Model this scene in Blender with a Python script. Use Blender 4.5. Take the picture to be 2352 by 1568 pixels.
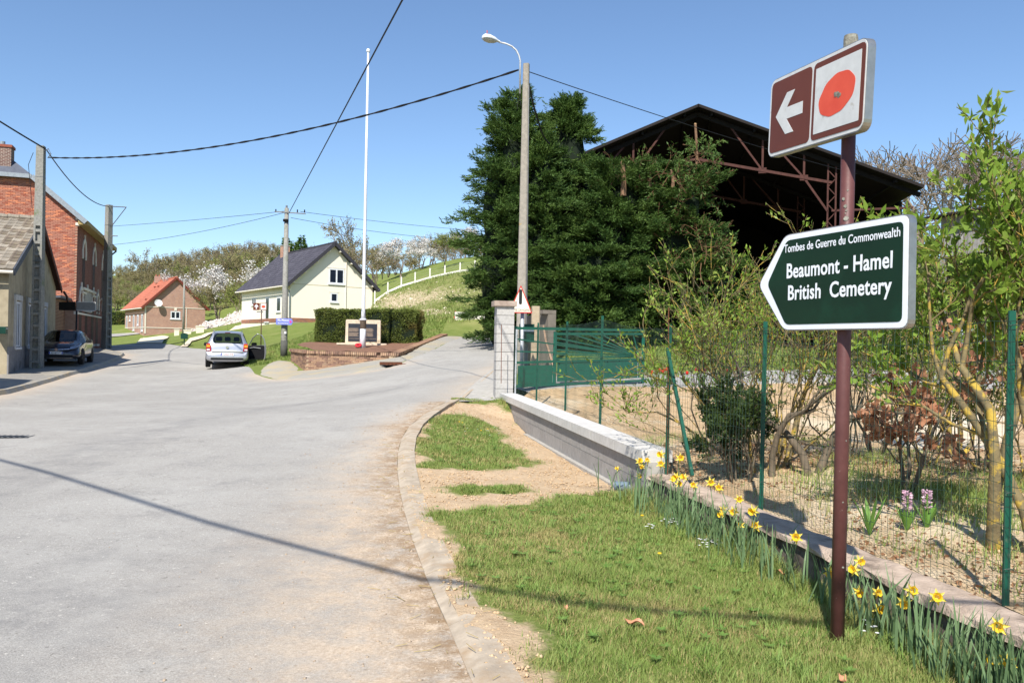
import bpy, bmesh, math, random
import numpy as np
from mathutils import Vector, Matrix, Euler
from mathutils.geometry import delaunay_2d_cdt

scene = bpy.context.scene
col = scene.collection
for o in list(bpy.data.objects):
    bpy.data.objects.remove(o)

# ------------------------------------------------------------------ camera
FPX = 1882.0                      # focal length in units of a 2352 px wide picture
CAMH = 1.6
PITCH = 8.0 / FPX
ROLL = 0.018
_F = Vector((0, math.cos(PITCH), math.sin(PITCH)))
_R0 = Vector((1, 0, 0))
_U0 = Vector((0, -math.sin(PITCH), math.cos(PITCH)))
_R = _R0 * math.cos(ROLL) + _U0 * math.sin(ROLL)
_U = -_R0 * math.sin(ROLL) + _U0 * math.cos(ROLL)
cam_d = bpy.data.cameras.new('camera')
cam_d.sensor_width = 36.0
cam_d.lens = 36.0 * FPX / 2352.0
cam_d.clip_start = 0.05
cam_d.clip_end = 5000
cam = bpy.data.objects.new('camera', cam_d)
col.objects.link(cam)
m = Matrix.Identity(4)
for i in range(3):
    m[i][0] = _R[i]; m[i][1] = _U[i]; m[i][2] = -_F[i]
m[2][3] = CAMH
cam.matrix_world = m
scene.camera = cam

# ------------------------------------------------------------------ sky, sun, exposure
SUN_EL = math.radians(47.0)
SUN_DIR = Vector((-0.23, -0.97, 0)).normalized() * math.cos(SUN_EL) + Vector((0, 0, math.sin(SUN_EL)))
world = bpy.data.worlds.new('World')
scene.world = world
world.use_nodes = True
wn = world.node_tree
wn.nodes.clear()
sky = wn.nodes.new('ShaderNodeTexSky')
sky.sky_type = 'NISHITA'
sky.sun_disc = False
sky.sun_elevation = SUN_EL
sky.sun_rotation = math.atan2(SUN_DIR.x, SUN_DIR.y)
sky.altitude = 100
sky.air_density = 1.0
sky.dust_density = 0.15
sky.ozone_density = 5.0
bg = wn.nodes.new('ShaderNodeBackground')
bg.inputs['Strength'].default_value = 0.108
wo = wn.nodes.new('ShaderNodeOutputWorld')
wn.links.new(sky.outputs[0], bg.inputs[0])
wn.links.new(bg.outputs[0], wo.inputs[0])
sun_d = bpy.data.lights.new('sun', 'SUN')
sun_d.energy = 4.6
sun_d.angle = math.radians(0.53)
sun_d.color = (1.0, 0.95, 0.87)
sun = bpy.data.objects.new('sun', sun_d)
sun.rotation_euler = (-SUN_DIR).to_track_quat('-Z', 'Y').to_euler()
sun.location = (-20, -60, 60)
col.objects.link(sun)
vs = scene.view_settings
vs.view_transform = 'Standard'
vs.look = 'None'
vs.gamma = 1.0
vs.exposure = 0.64
vs.use_curve_mapping = False
scene.render.engine = 'CYCLES'
scene.cycles.max_bounces = 6
scene.cycles.transparent_max_bounces = 16

# ------------------------------------------------------------------ helpers
def norm(v):
    return v / (np.linalg.norm(v) + 1e-12)

def ray(px, py):
    d = _R * ((px - 1176.0) / FPX) + _U * (-(py - 784.0) / FPX) + _F
    return d / d.y

def W(px, py, d):
    """world point seen at picture point (px,py) at distance d in front of the camera"""
    r = ray(px, py)
    return Vector((r.x * d, d, CAMH + r.z * d))

def srgb(r, g, b):
    def f(c):
        c /= 255.0
        return c / 12.92 if c <= 0.04045 else ((c + 0.055) / 1.055) ** 2.4
    return (f(r), f(g), f(b))

# terrain height from control points (thin plate spline)
CP = [(0, 0, 0), (-8, 0, 0), (4, 0, .15), (0, -12, 0), (-25, -12, 0), (25, -12, .3), (-25, 5, 0), (12, 3, .32),
      (-4, 5, 0), (0.6, 4.6, .03), (2.6, 3.0, .27), (2.6, 5, .27), (2.5, 8, .27), (2.6, 10, .3), (1.0, 8.6, .06), (-1, 8, 0), (-6.6, 10.6, 0), (-12.5, 20, .1),
      (-5, 20, .14), (-8, 28, .22), (-18.9, 35, .26), (-12.6, 36.4, .32), (-30, 30, .25)]
def cpt(px, py, d):
    p = W(px, py, d)
    CP.append((p.x, p.y, p.z))
for a in [(300, 790, 62), (243, 800, 51), (400, 795, 55), (470, 800, 50), (300, 765, 103), (470, 762, 98), (652, 820, 40),
          (583, 738, 80), (665, 741, 66), (851, 737, 70), (701, 852, 31), (668, 828, 34), (912, 822, 30), (1024, 773, 40),
          (1029, 922, 16), (1132, 848, 22), (918, 835, 28), (1073, 776, 40), (1132, 760, 47), (1150, 921, 17.3),
          (1183, 897, 17.8), (1476, 882, 21.4), (1500, 830, 27), (1400, 790, 31), (1650, 790, 31), (1900, 820, 38),
          (1700, 1000, 13), (2200, 1010, 13), (2250, 870, 20), (1800, 870, 20.5), (858, 692, 70), (1130, 614, 68), (1000, 710, 58),
          (1000, 765, 46), (900, 740, 54), (1000, 604, 90), (1130, 585, 90), (500, 720, 118), (450, 665, 165),
          (250, 685, 150), (620, 660, 150), (1060, 735, 50), (760, 780, 47), (560, 790, 55)]:
    cpt(*a)
for i, (x_, y_) in enumerate(((891, 670), (922, 656), (953.6, 647), (987.7, 637), (1022, 629), (1057, 622), (1091, 618))):
    cpt(x_, y_ + 3, 70 - (i + 1) * .25)
CP += [(20, 20, .9), (30, 45, 2.0), (45, 90, 11), (15, 90, 10), (-300, 600, 45), (0, 600, 48), (300, 600, 48), (-700, 300, 25), (700, 300, 25),
       (-120, 60, 2.0), (-60, 30, .5), (60, 10, .8), (-700, -500, 0), (700, -500, 0), (0, -500, 0), (0, 1500, 60), (-1500, 1500, 60), (1500, 1500, 60)]
CP = np.array(CP, float)
_S = 60.0
def _phi(r2):
    return 0.5 * r2 * np.log(r2 + 1e-9)
def _tps():
    n = len(CP)
    X = CP[:, :2] / _S
    D = ((X[:, None, :] - X[None, :, :]) ** 2).sum(-1)
    K = _phi(D) + 1e-4 * np.eye(n)
    Pm = np.c_[np.ones(n), X]
    A = np.zeros((n + 3, n + 3))
    A[:n, :n] = K; A[:n, n:] = Pm; A[n:, :n] = Pm.T
    return X, np.linalg.solve(A, np.r_[CP[:, 2], 0, 0, 0])
_TX, _TW = _tps()
def Gn(x, y):
    """terrain height for arrays"""
    x = np.asarray(x, float); y = np.asarray(y, float)
    sh = x.shape
    q = np.c_[x.ravel(), y.ravel()] / _S
    out = np.empty(len(q))
    for s in range(0, len(q), 20000):
        e = q[s:s + 20000]
        D = ((e[:, None, :] - _TX[None]) ** 2).sum(-1)
        out[s:s + 20000] = _phi(D) @ _TW[:-3] + _TW[-3] + e @ _TW[-2:]
    return out.reshape(sh)
def G(x, y):
    return float(Gn(np.array([x]), np.array([y]))[0])
def WG(px, py, off=0.0):
    """where the sight line through a picture point meets the terrain"""
    r = ray(px, py)
    ds = np.concatenate([np.arange(1.5, 60, .1), np.arange(60, 400, .5)])
    h = CAMH + r.z * ds - Gn(r.x * ds, ds) - off
    i = np.where(h < 0)[0]
    if len(i) == 0:
        d = ds[-1]
    else:
        i = max(i[0], 1)
        d = ds[i - 1] + (ds[i] - ds[i - 1]) * h[i - 1] / (h[i - 1] - h[i])
    return Vector((r.x * d, d, CAMH + r.z * d))

class MB:
    """collects geometry for ONE mesh object"""
    def __init__(s):
        s.v = []; s.f = []; s.m = []; s.np = []; s.npm = []; s.mi = 0
    def add(s, vs, fs, mi=None):
        b = len(s.v)
        s.v.extend([tuple(p) for p in vs])
        s.f.extend([tuple(i + b for i in f) for f in fs])
        s.m.extend([s.mi if mi is None else mi] * len(fs))
    def box(s, c, size, M=None, mi=None, taper=1.0):
        x, y, z = [k / 2 for k in size]
        P = [Vector((sx * x * (taper if sz > 0 else 1), sy * y * (taper if sz > 0 else 1), sz * z)) for sz in (-1, 1) for sy in (-1, 1) for sx in (-1, 1)]
        if M is not None: P = [M @ p for p in P]
        c = Vector(c)
        s.add([p + c for p in P], [(0, 2, 3, 1), (4, 5, 7, 6), (0, 1, 5, 4), (2, 6, 7, 3), (0, 4, 6, 2), (1, 3, 7, 5)], mi)
    def bar(s, a, b, w, h, up=(0, 0, 1), mi=None):
        a = Vector(a); b = Vector(b); d = (b - a).normalized(); up = Vector(up)
        x = d.cross(up)
        if x.length < 1e-4: x = d.cross(Vector((1, 0, 0)))
        x.normalize(); y = x.cross(d)
        P = [q + x * (sx * w / 2) + y * (sy * h / 2) for q in (a, b) for sx, sy in ((-1, -1), (1, -1), (1, 1), (-1, 1))]
        s.add(P, [(0, 1, 2, 3), (7, 6, 5, 4), (0, 4, 5, 1), (1, 5, 6, 2), (2, 6, 7, 3), (3, 7, 4, 0)], mi)
    def tube(s, pts, rad, n=6, cap=True, mi=None):
        P = np.array([tuple(p) for p in pts], float)
        k = len(P)
        if np.isscalar(rad): rad = [rad] * k
        T = np.empty_like(P)
        T[0] = P[1] - P[0]; T[-1] = P[-1] - P[-2]
        if k > 2: T[1:-1] = P[2:] - P[:-2]
        T /= (np.linalg.norm(T, axis=1)[:, None] + 1e-12)
        ref = np.array([0, 0, 1.0]) if abs(T[0][2]) < .9 else np.array([1.0, 0, 0])
        V = []
        for i in range(k):
            x = np.cross(T[i], ref); x /= (np.linalg.norm(x) + 1e-12); y = np.cross(T[i], x)
            ref = -y if False else ref
            a = np.arange(n) * 2 * math.pi / n
            V.append(P[i] + rad[i] * (np.cos(a)[:, None] * x + np.sin(a)[:, None] * y))
        V = np.concatenate(V)
        F = []
        for i in range(k - 1):
            for j in range(n):
                j2 = (j + 1) % n
                F.append((i * n + j, i * n + j2, (i + 1) * n + j2, (i + 1) * n + j))
        if cap:
            F.append(tuple(range(n))[::-1]); F.append(tuple(range((k - 1) * n, k * n)))
        s.add(V.tolist(), F, mi)
    def lathe(s, prof, c=(0, 0, 0), n=16, mi=None, axis=None):
        M = axis if axis is not None else Matrix.Identity(3)
        V = []
        for r, z in prof:
            for j in range(n):
                a = 2 * math.pi * j / n
                V.append(M @ Vector((r * math.cos(a), r * math.sin(a), z)) + Vector(c))
        F = []
        for i in range(len(prof) - 1):
            for j in range(n):
                j2 = (j + 1) % n
                F.append((i * n + j, i * n + j2, (i + 1) * n + j2, (i + 1) * n + j))
        F.append(tuple(range(n))[::-1]); F.append(tuple(range((len(prof) - 1) * n, len(prof) * n)))
        s.add(V, F, mi)
    def prism(s, poly, O, ex, ey, ez, t0, t1, mi=None):
        """poly (list of 2d) in the plane O,ex,ey, extruded along ez from t0 to t1"""
        O = Vector(O); ex = Vector(ex); ey = Vector(ey); ez = Vector(ez); n = len(poly)
        V = [O + ex * a + ey * b + ez * t for t in (t0, t1) for a, b in poly]
        F = [tuple(range(n))[::-1], tuple(range(n, 2 * n))] + [(i, (i + 1) % n, n + (i + 1) % n, n + i) for i in range(n)]
        s.add(V, F, mi)
    def addnp(s, V, F, mi=0):
        s.np.append((np.asarray(V, np.float32), np.asarray(F, np.int32))); s.npm.append(mi)
    def mesh(s, name, mats, inv=None, smooth=False, offset=None):
        me = bpy.data.meshes.new(name)
        if s.np:
            parts = list(s.np)
            k = parts[0][1].shape[1]
            Vs = []; Fs = []; b = 0
            for V, F in parts:
                Vs.append(V); Fs.append(F + b); b += len(V)
            V = np.concatenate(Vs); F = np.concatenate(Fs)
            if s.v:      # mixed: fan everything to triangles
                if k == 4:
                    F = np.concatenate([F[:, [0, 1, 2]], F[:, [0, 2, 3]]]); k = 3
                ex = [(f[0], f[i], f[i + 1]) for f in s.f for i in range(1, len(f) - 1)]
                F = np.concatenate([F, np.array(ex, np.int32) + b]); V = np.concatenate([V, np.array(s.v, np.float32)])
            mi_ = np.concatenate([np.full(len(F_), q, np.int32) for (V_, F_), q in zip(parts, s.npm)])
            if inv is not None:
                A = np.array(inv); V = V @ A[:3, :3].T.astype(np.float32) + A[:3, 3].astype(np.float32)
            nf = len(F)
            me.vertices.add(len(V)); me.vertices.foreach_set('co', V.astype(np.float32).ravel())
            me.loops.add(nf * k); me.loops.foreach_set('vertex_index', F.astype(np.int32).ravel())
            me.polygons.add(nf); me.polygons.foreach_set('loop_start', np.arange(nf, dtype=np.int32) * k)
            if mi_.any() and len(mi_) == nf: me.polygons.foreach_set('material_index', mi_)
            me.update(calc_edges=True)
        else:
            vv = s.v if inv is None else [inv @ Vector(p) for p in s.v]
            me.from_pydata([tuple(p) for p in vv], [], s.f)
            if any(s.m): me.polygons.foreach_set('material_index', s.m)
            me.update()
        for mt in (mats if isinstance(mats, (list, tuple)) else [mats]):
            me.materials.append(mt)
        if smooth:
            me.polygons.foreach_set('use_smooth', [True] * len(me.polygons))
        return me
    def build(s, name, mats, parent=None, world=False, smooth=False):
        inv = None
        if world and parent is not None:
            inv = world_of(parent).inverted()
        me = s.mesh(name, mats, inv, smooth)
        return link(name, me, parent)

def world_of(o):
    M = Matrix.Identity(4)
    while o is not None:
        M = Matrix.LocRotScale(o.location, o.rotation_euler, o.scale) @ M
        o = o.parent
    return M

def link(name, data, parent=None, M=None):
    o = bpy.data.objects.new(name, data)
    col.objects.link(o)
    if parent is not None: o.parent = parent
    if M is not None:
        l, r, sc = M.decompose()
        o.location = l; o.rotation_euler = r.to_euler(); o.scale = sc
    return o

def tag(o, label, cat, group=None):
    o['label'] = label; o['category'] = cat
    if group: o['group'] = group
    return o
def thing(name, label, cat, loc=(0, 0, 0), rz=0.0, group=None):
    o = bpy.data.objects.new(name, None)
    o.empty_display_size = .2
    col.objects.link(o)
    o.location = loc; o.rotation_euler = (0, 0, rz)
    return tag(o, label, cat, group)
def struct(o):
    o['kind'] = 'structure'; return o
def stuff(o):
    o['kind'] = 'stuff'; return o

def pieces(name, mesh, mats4, parent, limit=300, proxy=None):
    """alike pieces: the nearest `limit` are objects sharing one mesh (or a list of variants), the rest one stuff mesh.
    mats4: matrices local to parent"""
    meshes = mesh if isinstance(mesh, list) else [mesh]
    PW = world_of(parent)
    order = sorted(range(len(mats4)), key=lambda i: (PW @ mats4[i].translation - Vector((0, 0, CAMH))).length)
    rr = random.Random(len(mats4))
    rest = []
    for k, i in enumerate(order):
        me = rr.choice(meshes)
        if k < limit: link(name, me, parent, mats4[i])
        else: rest.append((me, mats4[i]))
    if rest:
        mb = MB()
        for me, M4 in rest:
            mi = meshes.index(me)
            mb.add([M4 @ v.co for v in me.vertices], [tuple(p.vertices) for p in me.polygons], mi)
        stuff(mb.build(name + '_courses', [q.materials[0] for q in meshes], parent))

# ------------------------------------------------------------------ materials
def newmat(name):
    mt = bpy.data.materials.new(name); mt.use_nodes = True
    nt = mt.node_tree; b = nt.nodes['Principled BSDF']
    return mt, nt, b
def nnode(nt, t, **kw):
    n = nt.nodes.new(t)
    for k, v in kw.items(): setattr(n, k, v)
    return n
def ncoord(nt, world=False):
    if world:
        return nnode(nt, 'ShaderNodeNewGeometry').outputs['Position']
    return nnode(nt, 'ShaderNodeTexCoord').outputs['Object']
def nnoise(nt, co, scale, detail=4, rough=.6, lo=.3, hi=.7):
    n = nnode(nt, 'ShaderNodeTexNoise'); n.inputs['Scale'].default_value = scale
    n.inputs['Detail'].default_value = detail; n.inputs['Roughness'].default_value = rough
    nt.links.new(co, n.inputs['Vector'])
    r = nnode(nt, 'ShaderNodeMapRange'); r.inputs[1].default_value = lo; r.inputs[2].default_value = hi
    nt.links.new(n.outputs[0], r.inputs[0])
    return r.outputs[0]
def nmix(nt, f, a, b, mode='MIX'):
    n = nnode(nt, 'ShaderNodeMix', data_type='RGBA', blend_type=mode)
    for s, v in ((0, f), (6, a), (7, b)):
        if hasattr(v, 'default_value') or hasattr(v, 'is_linked'): nt.links.new(v, n.inputs[s])
        elif s == 0: n.inputs[0].default_value = v
        else: n.inputs[s].default_value = (*v[:3], 1)
    return n.outputs[2]
def nmath(nt, op, a, b=None):
    n = nnode(nt, 'ShaderNodeMath', operation=op)
    for s, v in ((0, a), (1, b)):
        if v is None: continue
        if hasattr(v, 'is_linked'): nt.links.new(v, n.inputs[s])
        else: n.inputs[s].default_value = v
    return n.outputs[0]
def nbump(nt, b, h, strength=.3, dist=.02):
    n = nnode(nt, 'ShaderNodeBump'); n.inputs['Strength'].default_value = strength; n.inputs['Distance'].default_value = dist
    nt.links.new(h, n.inputs['Height']); nt.links.new(n.outputs[0], b.inputs['Normal'])
def nattr(nt, name):
    return nnode(nt, 'ShaderNodeAttribute', attribute_name=name).outputs['Fac']
def nrand(nt):
    return nnode(nt, 'ShaderNodeObjectInfo').outputs['Random']

def M(name, c, c2=None, rough=.75, scale=6.0, metal=0.0, bump=0.0, bscale=60.0, spec=.3, rnd=0.0, c3=None, s3=1.2, lo3=.55, hi3=.65, world=False, bdist=.01):
    """c/c2 mixed by noise, c3 = larger stains; rnd = brightness variation per object"""
    mt, nt, b = newmat(name)
    co = ncoord(nt, world)
    if c2 is None: c2 = tuple(k * .8 for k in c)
    out = nmix(nt, nnoise(nt, co, scale), c, c2)
    if c3 is not None:
        out = nmix(nt, nnoise(nt, co, s3, 5, .65, lo3, hi3), out, c3)
    if rnd:
        hs = nnode(nt, 'ShaderNodeHueSaturation')
        mr = nnode(nt, 'ShaderNodeMapRange'); mr.inputs[3].default_value = 1 - rnd; mr.inputs[4].default_value = 1 + rnd
        nt.links.new(nrand(nt), mr.inputs[0]); nt.links.new(mr.outputs[0], hs.inputs['Value']); nt.links.new(out, hs.inputs['Color'])
        out = hs.outputs[0]
    nt.links.new(out, b.inputs['Base Color'])
    b.inputs['Roughness'].default_value = rough; b.inputs['Metallic'].default_value = metal
    b.inputs['Specular IOR Level'].default_value = spec
    if bump: nbump(nt, b, nnoise(nt, co, bscale, 5, .6, 0, 1), bump, bdist)
    return mt
def leafmat(name, c, c2, trans=.35, rough=.55, scale=1.5, c3=None, rnd_isl=True):
    mt, nt, b = newmat(name)
    co = ncoord(nt)
    f = nnoise(nt, co, scale, 3, .6, .35, .65)
    if rnd_isl:
        g = nnode(nt, 'ShaderNodeNewGeometry').outputs['Random Per Island']
        f = nmath(nt, 'MULTIPLY', nmath(nt, 'ADD', f, g), .5)
    out = nmix(nt, f, c, c2)
    if c3 is not None: out = nmix(nt, nnoise(nt, co, scale * .6, 3, .6, .55, .7), out, c3)
    nt.links.new(out, b.inputs['Base Color'])
    b.inputs['Roughness'].default_value = rough; b.inputs['Specular IOR Level'].default_value = .25
    tr = nnode(nt, 'ShaderNodeBsdfTranslucent'); nt.links.new(out, tr.inputs[0])
    mx = nnode(nt, 'ShaderNodeMixShader'); mx.inputs[0].default_value = trans
    nt.links.new(b.outputs[0], mx.inputs[1]); nt.links.new(tr.outputs[0], mx.inputs[2])
    nt.links.new(mx.outputs[0], nt.nodes['Material Output'].inputs[0])
    return mt

# ================================================================== GROUND
def pip(poly, x, y):
    poly = np.array([(p[0], p[1]) for p in poly], float)
    ins = np.zeros(x.shape, bool); n = len(poly); j = n - 1
    for i in range(n):
        xi, yi = poly[i]; xj, yj = poly[j]
        c = ((yi > y) != (yj > y)) & (x < (xj - xi) * (y - yi) / (yj - yi + 1e-12) + xi)
        ins ^= c; j = i
    return ins
def pdist(line, x, y):
    """distance to a polyline"""
    L = np.array([(p[0], p[1]) for p in line], float)
    best = np.full(x.shape, 1e9)
    for a, b in zip(L[:-1], L[1:]):
        d = b - a; t = np.clip(((x - a[0]) * d[0] + (y - a[1]) * d[1]) / (d @ d + 1e-12), 0, 1)
        best = np.minimum(best, np.hypot(x - a[0] - t * d[0], y - a[1] - t * d[1]))
    return best
def resample(line, step):
    L = [Vector((p[0], p[1], 0)) for p in line]
    out = []
    for a, b in zip(L[:-1], L[1:]):
        n = max(1, int(round((b - a).length / step)))
        out += [a.lerp(b, k / n) for k in range(n)]
    out.append(L[-1])
    return out
def smoothline(line, it=2):
    L = [Vector((p[0], p[1], 0)) for p in line]
    for _ in range(it):
        N = [L[0]]
        for a, b in zip(L[:-1], L[1:]):
            N += [a.lerp(b, .25), a.lerp(b, .75)]
        L = N + [L[-1]]
    return L
def offset(line, d):
    L = [Vector((p[0], p[1], 0)) for p in line]; out = []
    for i, p in enumerate(L):
        t = (L[min(i + 1, len(L) - 1)] - L[max(i - 1, 0)]).normalized()
        out.append(p + Vector((t.y, -t.x, 0)) * d)      # to the right of the walking direction
    return out
def proj(x, y, z):
    q = np.stack([x, y, z - CAMH], -1)
    R = np.array(_R); U = np.array(_U); F = np.array(_F)
    f = q @ F
    return 1176 + FPX * (q @ R) / f, 784 - FPX * (q @ U) / f
def vnoise(x, y, s, seed=0):
    """cheap smooth noise 0..1"""
    r = np.random.default_rng(seed); out = np.zeros(np.shape(x)); w = 0
    for k in range(5):
        a = r.uniform(0, 6.28, 4); f = s * (1.9 ** k); amp = .6 ** k
        dx = math.cos(a[0]); dy = math.sin(a[0])
        u = x * dx - y * dy; v = x * dy + y * dx
        out += amp * (np.sin(u * f + a[1] + 1.7 * np.sin(v * f * .7 + a[2])) * np.cos(v * f * 1.1 + a[3])); w += amp
    return .5 + .5 * out / w * 1.4
def sheet(name, outline, off, step, mat, masks=None, rough=0.0, zf=None, feather=0.0):
    pts = resample([(p[0], p[1]) for p in outline] + [(outline[0][0], outline[0][1])], step)[:-1]
    n = len(pts)
    ox = np.array([p.x for p in pts]); oy = np.array([p.y for p in pts])
    gx, gy = np.meshgrid(np.arange(ox.min(), ox.max(), step), np.arange(oy.min(), oy.max(), step))
    gx = gx.ravel(); gy = gy.ravel()
    r = np.random.default_rng(5)
    gx = gx + r.uniform(-.2, .2, gx.shape) * step; gy = gy + r.uniform(-.2, .2, gy.shape) * step
    k = pip(pts, gx, gy) & (pdist([*pts, pts[0]], gx, gy) > step * .45)
    gx = gx[k]; gy = gy[k]
    V2 = [Vector((a, b)) for a, b in zip(np.r_[ox, gx], np.r_[oy, gy])]
    res = delaunay_2d_cdt(V2, [(i, (i + 1) % n) for i in range(n)], [list(range(n))], 1, 1e-5)
    vx = np.array([p.x for p in res[0]]); vy = np.array([p.y for p in res[0]])
    vz = (Gn(vx, vy) if zf is None else zf(vx, vy)) + off
    if feather:
        fd = np.clip(pdist([*pts, pts[0]], vx, vy) / feather, 0, 1)
        vz = vz - off + (off + .08) * fd - .08
        if rough: vz = vz + fd * rough * (vnoise(vx, vy, 2.0, 3) - .5)
    elif rough:
        vz = vz + rough * (vnoise(vx, vy, 5.0, 3) - .5) + rough * .6 * (vnoise(vx, vy, 19.0, 4) - .5)
    me = bpy.data.meshes.new(name)
    F = []
    for f in res[2]:
        a, b, c = [res[0][i] for i in f[:3]]
        F.append(tuple(f) if (b - a).cross(c - a) > 0 else tuple(f)[::-1])
    me.from_pydata(list(zip(vx, vy, vz)), [], F)
    me.materials.append(mat)
    me.polygons.foreach_set('use_smooth', [True] * len(F))
    for an, fn in (masks or {}).items():
        at = me.attributes.new(an, 'FLOAT', 'POINT'); at.data.foreach_set('value', np.clip(fn(vx, vy), 0, 1).astype(np.float32))
    return struct(link(name, me))

g = lambda px, py: WG(px, py)
# ---- lines on the ground
KERB_R = smoothline([(1.6, -15), (.75, -3), (.35, .8)] + [g(*p) for p in ((1100, 1568), (985, 1350), (925, 1170), (908, 1050), (930, 984), (985, 944), (1029, 922))], 2)
SIDE_R = [g(1029, 922), g(1132, 848), Vector((.15, 28, 0)), Vector((2.2, 40, 0)), Vector((4.2, 50, 0)), Vector((10, 70, 0))]
SIDE_L = [g(*p) for p in ((585, 858), (638, 872), (740, 866), (851, 852), (897, 843), (923, 833), (1000, 801), (1074, 774), (1134, 759))] + [Vector((2.5, 60, 0)), Vector((5, 70, 0))]
FAR_R = [g(*p) for p in ((585, 858), (545, 824), (470, 802), (421, 795), (311, 789))] + [Vector((-45, 67, 0)), Vector((-80, 64, 0))]
KERB_L = smoothline([(-6, -15), (-8.5, 0), (-11, 12)] + [g(*p) for p in ((0, 911), (75, 888), (150, 866), (200, 851), (240, 838), (274, 825), (292, 812))] + [Vector((-32.5, 57, 0)), Vector((-46, 60, 0)), Vector((-80, 58, 0))], 1)
ROAD = [*KERB_R, *SIDE_R[1:], *reversed(SIDE_L), *FAR_R[1:], *reversed(KERB_L)]

FA = Vector((2.66, 3.6, 0)); FB = Vector((1.66, 8.6, 0)); FC = Vector((.05, 17.2, 0)); F0 = Vector((3.5, -1, 0))
WALL_F = [F0 + Vector((-.27, 0, 0)), FA + Vector((-.27, 0, 0)), FB + Vector((-.27, 0, 0)), FC + Vector((-.25, 0, 0))]

# ---- materials of the ground
def mat_asphalt():
    mt, nt, b = newmat('asphalt'); co = ncoord(nt, True)
    base = nmix(nt, nnoise(nt, co, 110, 4, .8, .32, .68), srgb(120, 117, 112), srgb(194, 190, 182))
    base = nmix(nt, nmath(nt, 'MULTIPLY', nnoise(nt, co, 34, 5, .8, .40, .66), .35), base, srgb(112, 108, 103))
    base = nmix(nt, nmath(nt, 'MULTIPLY', nnoise(nt, co, .45, 6, .75, .44, .7), .55), base, srgb(180, 177, 170))
    base = nmix(nt, nmath(nt, 'MULTIPLY', nnoise(nt, co, 1.7, 7, .8, .52, .72), .5), base, srgb(120, 119, 118))
    spk = nnoise(nt, co, 22, 3, .6, .66, .70)
    base = nmix(nt, nmath(nt, 'MULTIPLY', spk, .5), base, srgb(84, 80, 74))
    wspk = nnoise(nt, co, 31, 3, .6, .67, .70)
    base = nmix(nt, nmath(nt, 'MULTIPLY', wspk, .7), base, srgb(226, 220, 208))
    # thin cracks
    vo = nnode(nt, 'ShaderNodeTexVoronoi', feature='DISTANCE_TO_EDGE'); vo.inputs['Scale'].default_value = .55
    dn_ = nnode(nt, 'ShaderNodeTexNoise'); dn_.inputs['Scale'].default_value = 2.2; dn_.inputs['Detail'].default_value = 6; nt.links.new(co, dn_.inputs['Vector'])
    vm = nnode(nt, 'ShaderNodeVectorMath', operation='ADD'); vs_ = nnode(nt, 'ShaderNodeVectorMath', operation='SCALE'); vs_.inputs['Scale'].default_value = 1.1
    nt.links.new(dn_.outputs['Color'], vs_.inputs[0]); nt.links.new(co, vm.inputs[0]); nt.links.new(vs_.outputs[0], vm.inputs[1]); nt.links.new(vm.outputs[0], vo.inputs['Vector'])
    cr = nnode(nt, 'ShaderNodeMapRange'); cr.inputs[1].default_value = 0; cr.inputs[2].default_value = .007; cr.inputs[3].default_value = 1; cr.inputs[4].default_value = 0; nt.links.new(vo.outputs['Distance'], cr.inputs[0])
    crk = nmath(nt, 'MULTIPLY', cr.outputs[0], nmath(nt, 'MULTIPLY', nnoise(nt, co, .3, 3, .6, .5, .62), .45))
    base = nmix(nt, crk, base, srgb(92, 88, 82))
    base = nmix(nt, nmath(nt, 'MULTIPLY', nattr(nt, 'track'), nnoise(nt, co, 2.4, 6, .8, .35, .65)), base, srgb(112, 111, 111))
    dust = nmath(nt, 'MULTIPLY', nattr(nt, 'dust'), nnoise(nt, co, 2.6, 7, .78, .28, .6))
    dcol = nmix(nt, nnoise(nt, co, 48, 5, .8, .35, .65), srgb(214, 194, 168), srgb(172, 150, 126))
    base = nmix(nt, dust, base, dcol)
    grt = nmath(nt, 'MULTIPLY', nattr(nt, 'gutter'), nnoise(nt, co, 6, 7, .8, .4, .58))
    base = nmix(nt, grt, base, srgb(140, 114, 84))
    nt.links.new(base, b.inputs['Base Color'])
    b.inputs['Roughness'].default_value = .9; b.inputs['Specular IOR Level'].default_value = .12
    nbump(nt, b, nnoise(nt, co, 70, 4, .8, 0, 1), .6, .008)
    return mt
M_ASPH = mat_asphalt()
def mat_grassground(name, soil=True):
    mt, nt, b = newmat(name); co = ncoord(nt, True)
    gr = nmix(nt, nnoise(nt, co, 1.2, 6, .7), srgb(108, 122, 58), srgb(134, 142, 80))
    gr = nmix(nt, nnoise(nt, co, 38, 4, .7, .4, .7), gr, srgb(90, 106, 48))
    gr = nmix(nt, nmath(nt, 'MULTIPLY', nnoise(nt, co, .25, 5, .7, .5, .7), .5), gr, srgb(156, 150, 100))
    if soil:
        so = nmix(nt, nnoise(nt, co, 9, 6, .75), srgb(206, 182, 150), srgb(174, 148, 118))
        so = nmix(nt, nnoise(nt, co, 80, 3, .7, .6, .72), so, srgb(216, 196, 168))
        f = nmath(nt, 'ADD', nattr(nt, 'dirt'), nmath(nt, 'MULTIPLY', nmath(nt, 'SUBTRACT', nnoise(nt, co, 7, 6, .7, .2, .8), .5), .5))
        mr = nnode(nt, 'ShaderNodeMapRange'); mr.inputs[1].default_value = .35; mr.inputs[2].default_value = .6
        nt.links.new(f, mr.inputs[0])
        gr = nmix(nt, mr.outputs[0], gr, so)
    nt.links.new(gr, b.inputs['Base Color']); b.inputs['Roughness'].default_value = .95; b.inputs['Specular IOR Level'].default_value = .1
    nbump(nt, b, nnoise(nt, co, 45, 5, .7, 0, 1), .7, .03)
    return mt
M_LAWN = mat_grassground('lawn', False)
M_VERGE = mat_grassground('verge')
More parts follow.
